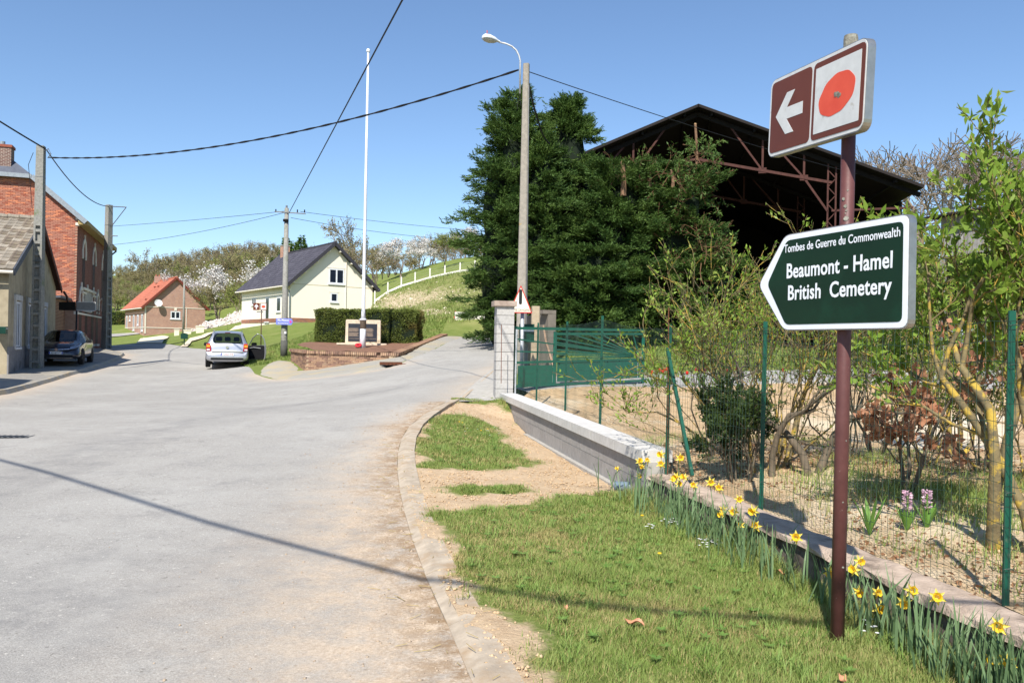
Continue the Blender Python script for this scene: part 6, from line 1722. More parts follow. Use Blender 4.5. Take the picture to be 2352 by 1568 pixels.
mb = MB(); mb.prism(roundpoly([(-.22, -.18), (.22, -.18), (.22, .16), (0, .22), (-.22, .16)], .03), (0, 0, zt), (1, 0, 0), (0, 0, 1), (0, 1, 0), -.15, .2); mb.build('box', M_DGREEN, t)
mb = MB(); mb.tube([(0, 0, -.1), (0, 0, zt - .15)], .035, 8); mb.build('post', M_DGREEN, t)
# slim far pole in front of the red-roofed house
b = W(421, 772, 80); t = thing('utility_pole', 'slim grey pole in front of the red-roofed brick house', 'utility pole', Vector((b.x, 80, G(b.x, 80))))
H = W(419, 640, 80).z - t.location.z
mb = MB(); mb.tube([(0, 0, -.2), (0, 0, H)], [.13, .09], 8); mb.build('shaft', M_POLEG, t, smooth=True)
mb = MB(); mb.bar((-.5, 0, H - .1), (.4, 0, H - .1), .06, .06); mb.build('cross_arm', M_STEEL, t)
# pale driveway ramps, path and low pink wall by the far houses
def lay(name, px, mat, off=.03, step=1.2): return sheet(name, [WG(*p) for p in px], off, step, mat)
M_PALE = M('pale_paving', srgb(226, 212, 184), srgb(210, 194, 166), .9, 5, world=True)
lay('driveway_ramp', [(312, 790), (330, 775.5), (388, 774), (372, 789.5)], M_PALE, .06)
lay('garden_path', [(414, 797), (430, 797), (440, 785), (470, 776), (560, 752), (600, 742), (600, 738), (540, 750), (462, 772), (436, 778)], M_PALE, .06)
lay('house_drive', [(245, 768), (300, 765), (330, 764), (330, 766), (270, 773), (245, 774)], M_DRV, .05)
# gravel heap of pale stones
hp = W(530, 755, 84)
def heap(name, label, px_pts, d, h, mat, seed, n):
    r_ = np.random.default_rng(seed)
    c0 = W(*px_pts, d); root = thing(name, label, 'stone heap', Vector((c0.x, d, G(c0.x, d) - .1)))
    return root, r_
root, r_ = heap('stone_heap', 'long heap of pale rubble stones between the two far houses', (528, 752), 86, 1, None, 3, 0)
mb = MB(); V = []; F_ = []
n1, n2 = 30, 12
for j in range(n2 + 1):
    for i in range(n1 + 1):
        u_ = i / n1 * 2 - 1; v_ = j / n2 * 2 - 1
        h_ = max(0, (1 - u_ ** 2)) ** .6 * max(0, 1 - v_ ** 2) ** .8 * 1.1 * (.6 + .4 * (u_ + 1) / 2) * (1 + .25 * math.sin(u_ * 7) * math.cos(v_ * 3))
        x = u_ * 3.4; y = v_ * 1.8 + u_ * .8; gx_ = root.location.x + x; gy_ = root.location.y + y
        V.append((x, y, G(gx_, gy_) - root.location.z + h_ * 1.0 - .05 + r_.normal() * .03))
F_ = [(j * (n1 + 1) + i, j * (n1 + 1) + i + 1, (j + 1) * (n1 + 1) + i + 1, (j + 1) * (n1 + 1) + i) for j in range(n2) for i in range(n1)]
mb.add(V, F_); mb.build('rubble_core', M('rubble', srgb(206, 194, 184), srgb(168, 156, 148), .95, 6, bump=.9, bscale=9, bdist=.1), root)
st = MB()
for k in range(420):
    i = int(r_.integers(0, len(V))); p = Vector(V[i]) + Vector((r_.normal() * .15, r_.normal() * .1, .05)); s_ = r_.uniform(.06, .17)
    R = Euler(r_.uniform(0, 6, 3)).to_matrix(); st.box(p, (s_ * 1.4, s_, s_ * .8), R)
stuff(st.build('stones', M('pale_stone', srgb(222, 212, 204), srgb(190, 178, 170), .9, 6), root))
for k, (x0, y0, x1, y1) in enumerate(((472, 737, 502, 748), (505, 748, 528, 736))):
    a = W(x0, y0, 82.5); b = W(x1, y1, 82.5); pk = thing('plank', ('left' if k == 0 else 'right') + ' leaning white plank on the rubble heap between the far houses', 'plank', a)
    mb = MB(); mb.bar((0, 0, 0), b - a, .3, .06); mb.bar((b - a) * .9, (b - a) * 1.0 + Vector((0, 0, -.02)), .32, .07); mb.build('board', M_WHITE, pk)
# things lying on the bank
b = WG(1085, 731); t = thing('concrete_block_row', 'pair of white concrete slabs standing on the bank near the side road', 'concrete blocks', b, .15)
for k in range(2):
    mb = MB(); mb.box((-.55 + k * 1.12, 0, .1), (1.08, .3, .55)); mb.build('slab', M_FPOST, t)
b = WG(1053, 733); t = thing('red_tool', 'small red metal implement left on the bank beside white slabs', 'tool', b)
mb = MB(); mb.box((0, 0, .12), (.55, .2, .1)); mb.tube([(-.2, 0, .1), (-.2, 0, .5)], .03, 5); mb.tube([(.25, 0, .1), (.1, 0, .3)], .03, 5); mb.build('frame', M_SRED, t)

# slotted drain at the left edge of the road
b = WG(28, 1003); t = thing('drain_grate', 'dark slotted drain sunk in the road at the left picture edge', 'drain', b, .1)
mb = MB(); mb.box((0, 0, -.03), (.62, .34, .07)); mb.build('frame', M_DARKSIGN, t)
for k in range(7):
    mb = MB(); mb.box((-.26 + k * .087, 0, .008), (.03, .28, .012)); mb.build('grate_bar', M_STEEL, t)

# ================================================================== BARN
bA = W(1603, 247, 37.6)                       # apex
bang = math.radians(-10); bex = Vector((math.cos(bang), math.sin(bang), 0)); bey = Vector((-math.sin(bang), math.cos(bang), 0))
bzg = G(bA.x, 38) - .1
bn = thing('open_barn', 'large open-fronted barn with interior darkened for shade and rusty steel trusses behind the conifers', 'barn', Vector((bA.x, bA.y, bzg)), bang)
AH = bA.z - bzg; BS = .40; BHW = 9.6; BD = 24
M_BROOF = M('barn_roof', srgb(40, 34, 32), srgb(32, 27, 26), .85, 2)  # near-black colour deepens the shade under the roof
M_BIN = M('barn_shade_boards', srgb(34, 29, 27), srgb(26, 22, 21), .95, 3)  # interior shade painted into walls, top chords and purlins
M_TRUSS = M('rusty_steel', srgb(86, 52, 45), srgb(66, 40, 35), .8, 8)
for s_ in (-1, 1):
    P = [Vector((0, -.6, AH)), Vector((s_ * BHW, -.6, AH - BHW * BS)), Vector((s_ * BHW, BD, AH - BHW * BS)), Vector((0, BD, AH))]
    if (P[1] - P[0]).cross(P[3] - P[0]).z < 0: P = P[::-1]
    mb = MB(); quad_slab(mb, P, .12); mb.build('roof', M_BROOF, bn)
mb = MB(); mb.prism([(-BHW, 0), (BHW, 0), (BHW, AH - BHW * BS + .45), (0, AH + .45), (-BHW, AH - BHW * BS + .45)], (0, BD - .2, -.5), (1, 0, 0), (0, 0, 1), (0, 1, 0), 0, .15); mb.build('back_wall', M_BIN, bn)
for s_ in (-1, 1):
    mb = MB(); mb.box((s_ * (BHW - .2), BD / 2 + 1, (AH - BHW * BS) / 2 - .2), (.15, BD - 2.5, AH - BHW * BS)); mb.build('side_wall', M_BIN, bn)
def tz(x): return AH - abs(x) * BS
chord = lambda x: AH - 2.38 - abs(x) * .20
for j, yy in enumerate((0.0, 8.0)):
    for s_ in (-1, 1):
        mb = MB(); mb.bar((0, yy, chord(0)), (s_ * 5.9, yy, chord(5.9)), .12, .12); mb.build('bottom_chord', M_TRUSS, bn)
        mb = MB(); mb.bar((0, yy, AH - .32), (s_ * BHW, yy, tz(BHW) - .32), .12, .2); mb.build('top_chord', M_BIN, bn)
        for x in (2.9, 4.7):
            mb = MB(); mb.bar((s_ * x, yy, chord(x)), (s_ * x, yy, tz(x) - .3), .09, .09, up=(0, 1, 0)); mb.build('strut', M_TRUSS, bn)
            mb = MB(); mb.bar((s_ * x, yy, chord(x)), (s_ * (x - 1.5), yy, tz(x - 1.5) - .3), .08, .08); mb.build('diagonal', M_TRUSS, bn)
            mb = MB(); mb.box((s_ * x, yy - .02, chord(x)), (.35, .05, .25)); mb.build('gusset', M_TRUSS, bn)
        mb = MB(); mb.bar((s_ * 4.7, yy, chord(4.7)), (s_ * 5.75, yy, chord(5.9) - 1.3), .09, .09); mb.build('brace', M_TRUSS, bn)
        # lattice column
        for dx_ in (-.17, .17):
            mb = MB(); mb.bar((s_ * 5.9 + dx_, yy, -.3), (s_ * 5.9 + dx_, yy, tz(5.9) - .35), .07, .09, up=(0, 1, 0)); mb.build('column_leg', M_TRUSS, bn)
        mb = MB(); z = 0; k = 0
        while z < tz(5.9) - .8:
            mb.bar((s_ * 5.9 - .17 * (1 if k % 2 else -1), yy, z), (s_ * 5.9 + .17 * (1 if k % 2 else -1), yy, z + .38), .04, .04); z += .38; k += 1
        stuff(mb.build('column_lacing', M_TRUSS, bn))
mb = MB(); mb.bar((5.9, 0, chord(5.9) - 1.25), (9.3, 0, chord(5.9) - 1.15), .09, .09); mb.build('outer_tie', M_TRUSS, bn)
for x in (-8.5, -6.5, -4.5, -2.5, -.6, .6, 2.5, 4.5, 6.5, 8.5):
    mb = MB(); mb.bar((x, -.4, tz(x) - .2), (x, BD - .3, tz(x) - .2), .1, .14); mb.build('purlin', M_BIN, bn)

bfl = [world_of(bn) @ Vector(p) for p in ((-9.5, -1, 0), (9.5, -1, 0), (9.5, 23.5, 0), (-9.5, 23.5, 0))]
sheet('barn_floor', bfl, .06, 2.0, M('barn_earth', srgb(66, 56, 48), srgb(52, 44, 38), .95, 3, world=True))  # floor colour lowered too, to keep the barn inside in shade
# grey boarded shed on the right
sA = W(2160, 590, 30); sB = W(2420, 588, 27); sz0 = G(sA.x, 29)
dv = Vector((sB.x - sA.x, sB.y - sA.y, 0)); SL = dv.length
sh_ = thing('boarded_shed', 'grey weathered board shed with dark open front at the right edge', 'shed', Vector((sA.x, sA.y, sz0)), math.atan2(dv.y, dv.x))
M_BOARD = M('weathered_board', srgb(150, 146, 142), srgb(120, 116, 112), .9, 3, bump=.3, bscale=30, rnd=.16)
zb = sA.z - sz0; zt = W(2170, 505, 30).z - sz0
nb = int(SL / .16)
for k in range(nb):
    x = (k + .5) * SL / nb; mb = MB(); r2 = random.Random(k)
    mb.box((x, r2.uniform(-.006, .006), (zb + zt) / 2 + .25 * x / SL - .0 + r2.uniform(-.03, .03)), (SL / nb - .012, .025, zt - zb + .1)); mb.build('board', M_BOARD, sh_)
mb = MB(); quad_slab(mb, [Vector((-.4, -.5, zt + .08)), Vector((SL + .3, -.5, zt + .36)), Vector((SL + .3, 6, zt + .9)), Vector((-.4, 6, zt + .6))], .07); mb.build('roof', M_BROOF, sh_)
for x in (.05, SL * .5, SL - .1):
    mb = MB(); mb.box((x, .12, (zb + .1) / 2 - .1), (.16, .16, zb + .4)); mb.build('post', M_BOARD, sh_)
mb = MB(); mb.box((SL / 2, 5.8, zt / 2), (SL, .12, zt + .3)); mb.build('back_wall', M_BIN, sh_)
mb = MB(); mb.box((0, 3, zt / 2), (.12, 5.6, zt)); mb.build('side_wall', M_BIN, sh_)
# trailer under the shed
tp = W(2215, 765, 26.5); tp.z = G(tp.x, 26.5)
t = thing('trailer', 'small grey sheet-metal trailer parked before the dark shed opening', 'trailer', tp, -.3)
mb = MB(); mb.prism([(-.75, .35), (.62, .35), (.72, 1.0), (-.3, 1.22), (-.75, 1.0)], (0, 0, 0), (1, 0, 0), (0, 0, 1), (0, 1, 0), -.5, .6); mb.build('body', M('trailer_grey', srgb(168, 174, 186), srgb(146, 152, 164), .5, 5), t)
for x in (-.4, .4):
    mb = MB(); mb.lathe([(.1, 0), (.24, 0), (.26, .03), (.26, .12), (.1, .14)], (x, -.42, .26), 14, axis=Matrix.Rotation(math.pi / 2, 3, 'X')); mb.build('wheel', M_TYRE, t)
mb = MB(); mb.bar((.6, 0, .38), (1.3, 0, .36), .06, .06); mb.build('drawbar', M_STEEL, t)

# ================================================================== VEGETATION
def rnd_unit(r, n):
    v = r.normal(size=(n, 3)); return v / np.linalg.norm(v, axis=1)[:, None]
def nrm(v): return v / (np.linalg.norm(v, axis=1)[:, None] + 1e-9)
def leaf_quads(P, D, L, Wd, r, roll=None, fold=.0):
    """diamond leaves: base P, direction D"""
    n = len(P); D = nrm(D)
    S = nrm(np.cross(D, rnd_unit(r, n))) if roll is None else nrm(np.cross(D, roll))
    N = np.cross(S, D)
    L = np.broadcast_to(np.asarray(L, float), (n,))[:, None]; Wd = np.broadcast_to(np.asarray(Wd, float), (n,))[:, None]
    a = P; b = P + D * L * .45 + S * Wd * .5 + N * L * fold; c = P + D * L; d = P + D * L * .45 - S * Wd * .5 + N * L * fold
    V = np.stack([a, b, c, d], 1).reshape(-1, 3)
    F = np.arange(4 * n).reshape(-1, 4)
    return V, F
def grow(mb, p, d, r, L, lvl, maxl, rg, tips, kids=3, ratio=.62, up=.15, wig=.25, spread=.75, nseg=3, sides=(7, 5, 4, 3, 3), minr=.004):
    pts = [p]; rad = [r]; dd = d.copy(); endr = max(minr, r * (.55 if lvl < maxl else .35))
    for i in range(nseg):
        dd = norm(dd + rg.normal(size=3) * wig + np.array([0, 0, up]))
        pts.append(pts[-1] + dd * L / nseg); rad.append(r + (endr - r) * (i + 1) / nseg)
    mb.tube(pts, rad, sides[min(lvl, len(sides) - 1)], False)
    if lvl >= maxl - 1:
        tips.append((np.array(pts), dd))
    if lvl < maxl:
        for k in range(kids):
            t = rg.uniform(.45, 1.0) if k < kids - 1 else 1.0
            q = t * nseg; i = min(int(q), nseg - 1); pos = pts[i] + (pts[i + 1] - pts[i]) * (q - i)
            ax = norm(np.cross(dd, rg.normal(size=3))); nd = norm(dd + ax * spread * rg.uniform(.5, 1.2))
            grow(mb, pos, nd, max(minr, endr * rg.uniform(.6, .85)), L * ratio * rg.uniform(.75, 1.15), lvl + 1, maxl, rg, tips, kids, ratio, up, wig, spread, nseg, sides, minr)
def tip_points(tips, rg, per, jit=.0):
    P = []; D = []
    for pts, dd in tips:
        for k in range(per):
            t = rg.uniform(.15, 1) * (len(pts) - 1); i = min(int(t), len(pts) - 2)
            P.append(pts[i] + (pts[i + 1] - pts[i]) * (t - i)); D.append(norm(dd * .8 + rg.normal(size=3) * .8))
    P = np.array(P); D = np.array(D)
    return P + rg.normal(size=P.shape) * jit, D

M_BARK = M('bark', srgb(112, 100, 84), srgb(84, 76, 64), .95, 8, bump=.5, bscale=30)
M_LBARK = M('lichen_bark', srgb(132, 118, 84), srgb(96, 86, 66), .95, 14, bump=.6, bscale=40, c3=srgb(178, 150, 66), s3=11, lo3=.5, hi3=.6)
M_TWIG = M('twig', srgb(140, 126, 110), srgb(114, 102, 90), .95, 4)
M_SPRING = leafmat('spring_leaf', srgb(144, 168, 70), srgb(104, 134, 46), .36, .5, 3.0, c3=srgb(164, 172, 92))
M_OLIVE = leafmat('olive_leaf', srgb(128, 138, 66), srgb(92, 108, 44), .35)
M_BEECH = leafmat('dead_beech_leaf', srgb(196, 146, 112), srgb(160, 108, 80), .3)
M_CYP = leafmat('cypress_frond', srgb(50, 80, 37), srgb(92, 114, 50), .15, .6, .7)
M_CYPD = leafmat('cypress_dead', srgb(128, 96, 70), srgb(104, 78, 58), .2, .8)
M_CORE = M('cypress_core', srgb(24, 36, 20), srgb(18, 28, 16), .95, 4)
M_HEDGE = leafmat('hedge_leaf', srgb(112, 122, 56), srgb(84, 98, 42), .25, .6, 1.2, c3=srgb(128, 118, 66))
M_BLOSS = leafmat('blossom', srgb(236, 232, 228), srgb(218, 212, 204), .35, .7, 1.0)
M_FLEAF = leafmat('far_leaf', srgb(160, 152, 104), srgb(136, 126, 90), .3, .8, .08, c3=srgb(158, 138, 112))
M_FGREEN = leafmat('far_green', srgb(150, 156, 86), srgb(126, 136, 70), .3, .8, .3)

# ---- cypress hedge trees
def cypress(label, px, d, ytop, rad, nf, seed, flat=False, base_y=795, lean=0.0, dead=0.0, top_open=0.0):
    r = np.random.default_rng(seed)
    x = W(px, 700, d).x; gz0 = G(x, d); top = W(px, ytop, d).z - gz0
    t = thing('conifer_tree', label, 'conifer', Vector((x, d, gz0)), 0, 'cypress conifers by the barn')
    mb = MB(); mb.tube([(0, 0, -.3), (.05, 0, top * .4), (0, .05, top * .93)], [.17, .12, .03], 8); mb.build('trunk', M_BARK, t)
    # profile
    def R(h):
        if flat: return rad * np.interp(h, [0, .06, .25, .6, .85, 1], [.82, .92, 1, 1, .88, .55])
        return rad * np.interp(h, [0, .06, .25, .5, .66, .8, .9, 1], [.66, .8, .95, 1.0, .86, .58, .34, .08])
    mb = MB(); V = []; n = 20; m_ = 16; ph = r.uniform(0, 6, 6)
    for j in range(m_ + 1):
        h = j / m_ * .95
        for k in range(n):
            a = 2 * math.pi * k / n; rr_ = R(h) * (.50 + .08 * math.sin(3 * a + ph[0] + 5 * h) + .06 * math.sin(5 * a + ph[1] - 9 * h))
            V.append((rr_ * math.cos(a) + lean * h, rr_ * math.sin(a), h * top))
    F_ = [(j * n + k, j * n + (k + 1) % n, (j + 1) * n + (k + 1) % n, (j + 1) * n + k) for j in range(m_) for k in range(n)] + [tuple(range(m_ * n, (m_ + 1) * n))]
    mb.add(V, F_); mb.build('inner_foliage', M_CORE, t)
    # plumes: branches sweeping out from the trunk, fronds along their outer half
    nb_ = nf // 58; per_ = 82
    hb_ = np.clip(np.sort(r.beta(1.0, 1.15, nb_)) * 1.02, 0, 1); ab = r.uniform(0, 2 * math.pi, nb_); ab = np.where((np.sin(ab) > .35) & (r.random(nb_) < .75), -ab, ab)
    Rb = R(hb_) * r.choice([.72, .9, 1.02, 1.18, 1.42], nb_, p=[.22, .28, .25, .16, .09]) + .15
    rise_ = r.uniform(.02, .42, nb_) + np.clip(hb_ - .72, 0, 1) * 2.2
    tt = r.uniform(.42, 1.0, (nb_, per_)) ** .8
    rr_ = Rb[:, None] * tt
    z_ = hb_[:, None] * top * (.97) + rise_[:, None] * rr_ - .55 * (tt - .4) ** 2 * Rb[:, None] * .6
    wid_ = .07 + .30 * (1 - tt)
    P = np.stack([rr_ * np.cos(ab)[:, None] + lean * hb_[:, None], rr_ * np.sin(ab)[:, None], z_], -1).reshape(-1, 3)
    O = np.repeat(np.stack([np.cos(ab), np.sin(ab), rise_ * .8], 1), per_, 0); tq = tt.reshape(-1)
    P = P + r.normal(size=P.shape) * (wid_.reshape(-1)[:, None] * np.array([1, 1, .55]))
    P[:, 2] = np.clip(P[:, 2], .05, top * 1.01)
    D = nrm(nrm(O) + r.normal(size=P.shape) * .42 + np.array([0, 0, .02]))
    Ln = r.uniform(.16, .40, len(P)); P = P - D * Ln[:, None] * .4
    side = nrm(np.cross(D, np.array([0, 0, 1.0]) + r.normal(size=P.shape) * .45))
    VV = []
    k = 9
    for q in range(k):
        tt = (q + .2) / k; sg = 1 if q % 2 else -1
        base = P + D * (Ln * tt)[:, None]
        dirq = nrm(D * .9 + side * sg * (.7 - .3 * tt) + np.array([0, 0, -.10]))
        V_, F_ = leaf_quads(base, dirq, Ln * (.42 - .2 * tt), .030 * r.uniform(.7, 1.3, len(P)), r)
        VV.append((V_, F_))
    V_, F_ = leaf_quads(P + D * (Ln * .5)[:, None], D, Ln * .6, .03, r); VV.append((V_, F_))
    mb = MB(); md = MB()
    if dead:
        sel = r.random(len(P)) < dead
    for V_, F_ in VV:
        if dead:
            a_ = V_.reshape(-1, 4, 3); 
            mb.addnp(a_[~sel].reshape(-1, 3), np.arange((~sel).sum() * 4).reshape(-1, 4)); md.addnp(a_[sel].reshape(-1, 3), np.arange(sel.sum() * 4).reshape(-1, 4))
        else: mb.addnp(V_, F_)
    stuff(mb.build('crown', M_CYP, t))
    if dead: stuff(md.build('dead_fronds', M_CYPD, t))
    return t, top
cypress('tall dark conifer at the left end of the row, just behind the street lamp pole', 1178, 31.7, 208, 2.17, 13000, 1)
cypress('conifer with a ragged double top, second tall one to the right of the street lamp', 1300, 32.7, 225, 2.06, 12000, 2)
cypress('lower conifer filling the gap between the two tall ones', 1238, 30.7, 310, 1.41, 6500, 3)
t3, top3 = cypress('trimmed conifer with sawn bare tops, left of the barn front', 1420, 31.1, 392, 1.95, 12000, 4, True)
t4, top4 = cypress('conifer with brown dead upper twigs rising before the barn', 1540, 31.4, 400, 1.80, 11000, 5, True, dead=.10)
cypress('low conifer at the right end of the row beneath the barn', 1640, 31.1, 610, 1.63, 6000, 6, True)
cypress('broad low conifer front closing the foot of the row beside the gate', 1350, 29.9, 580, 1.74, 7000, 7, True)
# bare sawn stubs and regrowth on the trimmed ones
r = np.random.default_rng(12)
M_CUT = M('sawn_wood', srgb(206, 170, 124), srgb(186, 148, 104), .8, 10)
def stub(t, px, y0, y1, d, rad):
    a = W(px, y0, d) - Vector(t.location); b = W(px - 3, y1, d) - Vector(t.location)
    mb = MB(); mb.tube([a, a.lerp(b, .5) + Vector((.04, 0, 0)), b], [rad * 1.2, rad, rad * .9], 8); s_ = mb.build('bare_stub', M('stub_bark', srgb(134, 104, 80), srgb(104, 80, 62), .9, 9) if 'stub_bark' not in bpy.data.materials else bpy.data.materials['stub_bark'], t)
    mb = MB(); mb.tube([b + Vector((0, -.0, .0)), b + Vector((0, -.01, .02))], rad * .88, 8); mb.build('sawn_end', M_CUT, s_)
stub(t3, 1432, 450, 372, 29.7, .09); stub(t3, 1492, 430, 388, 29.9, .07); stub(t4, 1545, 440, 392, 29.8, .06); stub(t4, 1600, 400, 285, 30.7, .05)
def dead_twigs(t, px, d, y, n, spread, seed, mat, leaf=None, nl=0):
    r = np.random.default_rng(seed); mb = MB(); tips = []
    c = W(px, y, d) - Vector(t.location)
    for k in range(n):
        p = np.array(c) + r.normal(size=3) * spread * .5
        grow(mb, p, norm(r.normal(size=3) * .7 + np.array([0, -.3, .35])), .018, r.uniform(.5, 1.0), 0, 2, r, tips, 3, .6, .02, .3, .9, 2, (4, 3, 3), .005)
    stuff(mb.build('dead_twigs', mat, t))
    if leaf is not None:
        P, D = tip_points(tips, r, nl, .03); V_, F_ = leaf_quads(P, D, .16, .05, r); mb = MB(); mb.addnp(V_, F_); stuff(mb.build('regrowth', leaf, t))
dead_twigs(t3, 1450, 30.1, 425, 10, .7, 21, M_CYPD, M_CYP, 1)
dead_twigs(t4, 1560, 30.1, 425, 22, 1.2, 22, M_CYPD, M_CYP, 4)
dead_twigs(t4, 1590, 30.5, 375, 9, .6, 23, M_CYPD, M_CYP, 9)
dead_twigs(t4, 1610, 29.9, 600, 18, 1.6, 24, M_CYPD, M_CYP, 2)

# ---- clipped hedge behind the memorial
ha = W(722, 790, 36.4); hb2 = W(955, 790, 35.8); htop = W(840, 712, 36).z
hz0 = W(834, 790, 35.8).z - .06
dv = Vector((hb2.x - ha.x, hb2.y - ha.y, 0)); HL = dv.length
hg = thing('clipped_hedge', 'clipped boxy evergreen hedge behind the memorial tablet', 'hedge', Vector((ha.x, ha.y, hz0)), math.atan2(dv.y, dv.x))
HH = htop - hz0; HD = 1.3
def hedge(root, HL, HD, HH, seed, n, mat, s=.07, y0=0.0):
    r = np.random.default_rng(seed)
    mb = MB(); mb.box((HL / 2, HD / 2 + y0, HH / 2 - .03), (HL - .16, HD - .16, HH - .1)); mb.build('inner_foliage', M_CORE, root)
    A = np.array([HL * HH, HL * HD, HD * HH, HD * HH, HL * HH * .3]); fc = r.choice(5, n, p=A / A.sum())
    u, v = r.random(n), r.random(n); dpt = -np.abs(r.normal(size=n)) * .05
    P = np.empty((n, 3)); Nn = np.zeros((n, 3))
    bul = .05 * np.sin(u * 9 + v * 7) + .04 * np.sin(u * 23 - v * 11)
    for k, (fx, fn) in enumerate((((lambda u, v, e: (u * HL, 0 - e, v * HH)), (0, -1, 0)), ((lambda u, v, e: (u * HL, v * HD, HH + e)), (0, 0, 1)), ((lambda u, v, e: (HL + e, u * HD, v * HH)), (1, 0, 0)), ((lambda u, v, e: (0 - e, u * HD, v * HH)), (-1, 0, 0)), ((lambda u, v, e: (u * HL, HD + e, v * HH)), (0, 1, 0)))):
        q = fc == k; xx = fx(u[q], v[q], dpt[q] + bul[q]); P[q, 0], P[q, 1], P[q, 2] = xx[0], xx[1], xx[2]; Nn[q] = fn
    P[:, 1] += y0
    D = nrm(Nn * .55 + r.normal(size=(n, 3)) * .6 + np.array([0, 0, .2]))
    V_, F_ = leaf_quads(P - D * s * .3, D, s * r.uniform(.7, 1.5, n), s * .5, r)
    mb = MB(); mb.addnp(V_, F_); stuff(mb.build('foliage', mat, root))
hedge(hg, HL, HD, HH, 5, 26000, M_HEDGE)
# long hedge left of the red-roofed house
a = W(246, 762, 112); hg2 = thing('clipped_hedge', 'two-tiered dark hedge beyond the road left of the red-roofed house', 'hedge', Vector((a.x - 3, 112, G(a.x, 112) - .1)), .05)
hedge(hg2, 9.5, 1.5, W(246, 716, 112).z - hg2.location.z, 6, 6000, M_HEDGE, .2)

# ---- shrubs behind the fence
def shrub(name, label, cat, base, stems, H, r0, seed, bark, leafm, per, L, Wd, spread=.35, maxl=3, kids=3, up=.12, lw=.0, fold=.12, ratio=.62, group=None, stemlist=None, wig=.22):
    r = np.random.default_rng(seed); t = thing(name, label, cat, base, 0, group); tips = []
    for k in range(stems):
        a = 2 * math.pi * k / max(stems, 1) + r.uniform(-.4, .4)
        if stemlist: off, d = np.array(stemlist[k][0], float), norm(np.array(stemlist[k][1], float)); hh_ = H * stemlist[k][2]
        else: off = np.array([math.cos(a), math.sin(a), 0]) * r.uniform(.02, .12); d = norm(np.array([math.cos(a) * spread, math.sin(a) * spread, 1.0])); hh_ = H * r.uniform(.8, 1.05)
        mb = MB(); grow(mb, off + np.array([0, 0, -.06]), d, r0 * r.uniform(.7, 1.1), hh_ * .45, 0, maxl, r, tips, kids, ratio, up, wig, .62, 4, (8, 6, 4, 3, 3), .003)
        mb.build('stem', bark, t, smooth=True)
    if per:
        P, D = tip_points(tips, r, per, .015); n = len(P)
        D = nrm(D + np.array([0, 0, .35]))
        V_, F_ = leaf_quads(P, D, L * r.uniform(.6, 1.25, n), Wd * r.uniform(.7, 1.2, n), r, None, fold)
        mb = MB(); mb.addnp(V_, F_); stuff(mb.build('leaves', leafm, t))
    return t, tips
b1 = W(1735, 1095, 8.7); b1.z = G(b1.x, 8.7) + .02
shrub('lilac_shrub', 'tall budding shrub with yellow-lichened stems just behind the fence left of the sign', 'shrub', b1, 9, 3.0, .022, 31, M_LBARK, M_SPRING, 6, .055, .022, .3, 3, 4, .10,
      stemlist=[((0, 0, 0), (-.42, .05, 1), 1.0), ((.1, .05, 0), (-.12, .1, 1), 1.08), ((.2, 0, 0), (.12, .05, 1), 1.08), ((-.1, .05, 0), (-.75, .1, .85), .95), ((.3, .1, 0), (.3, .1, 1), .95), ((.05, .2, 0), (-.25, .2, 1), 1.1), ((.15, .1, 0), (.02, -.05, 1), 1.15), ((.4, .1, 0), (.05, .1, 1), 1.0), ((-.05, .1, 0), (-.55, -.05, 1), .9)])
b2 = W(1860, 1105, 8.3); b2.z = G(b2.x, 8.3) + .02
shrub('old_shrub', 'dark-barked crooked shrub with bare twigs directly left of the sign post', 'shrub', b2, 3, 2.5, .05, 32, M_BARK, M_OLIVE, 4, .045, .02, .3, 3, 4, .08, wig=.3,
      stemlist=[((0, 0, 0), (-.15, .1, 1), 1.0), ((-.35, .1, 0), (-.05, .1, 1), .85), ((.1, .1, 0), (.3, .1, 1), .9)])
b3 = W(1700, 1110, 8.3); b3.z = G(b3.x, 8.3) + .02
shrub('evergreen_bush', 'low dark green dense bush at the foot of the lichened shrub', 'bush', b3, 12, 1.15, .014, 33, M_BARK, leafmat('dark_small_leaf', srgb(48, 66, 30), srgb(72, 88, 40), .2), 26, .045, .022, .4, 3, 3, .1)
b4 = W(2085, 1150, 7.2); b4.z = G(b4.x, 7.2) + .02
t, tips = shrub('beech_sapling', 'young beech still holding curled brown dead leaves right of the sign post', 'tree', b4, 4, 1.9, .022, 34, M_BARK, M_BEECH, 5, .085, .06, .35, 3, 3, .05, fold=.25,
      stemlist=[((0, 0, 0), (.02, .1, 1), 1.05), ((.05, 0, 0), (-.5, 0, .8), .75), ((0, .05, 0), (.45, .1, .8), .75), ((.0, .0, 0), (-.1, -.3, .8), .6)])
b5 = W(2275, 1275, 5.35); b5.z = G(b5.x, 5.35) + .02
shrub('young_tree', 'small leafing tree with bright yellow-lichened trunk near the right fence post', 'tree', b5, 2, 3.1, .044, 35, M_LBARK, M_SPRING, 13, .075, .034, .2, 3, 4, .12,
      stemlist=[((0, 0, 0), (-.07, .02, 1), 1.15), ((.02, .0, .0), (-.38, .1, 1), .95)], ratio=.6)
b6 = W(2375, 1300, 5.2); b6.z = G(b6.x, 5.2) + .02
shrub('young_tree', 'leafing tree half cut off by the right picture edge behind the fence', 'tree', b6, 2, 2.9, .036, 36, M_LBARK, M_SPRING, 13, .075, .034, .25, 3, 4, .12,
      stemlist=[((0, 0, 0), (.05, .1, 1), 1.05), ((.02, .0, .0), (-.18, .1, 1), 1.0)], ratio=.6)
b7 = W(2190, 1040, 10.5); b7.z = G(b7.x, 10.5)
shrub('spring_shrub', 'loose yellow-green shrub behind the beech sapling right of the sign', 'shrub', b7, 5, 3.2, .035, 37, M_LBARK, M_SPRING, 11, .065, .03, .28, 3, 4, .12)
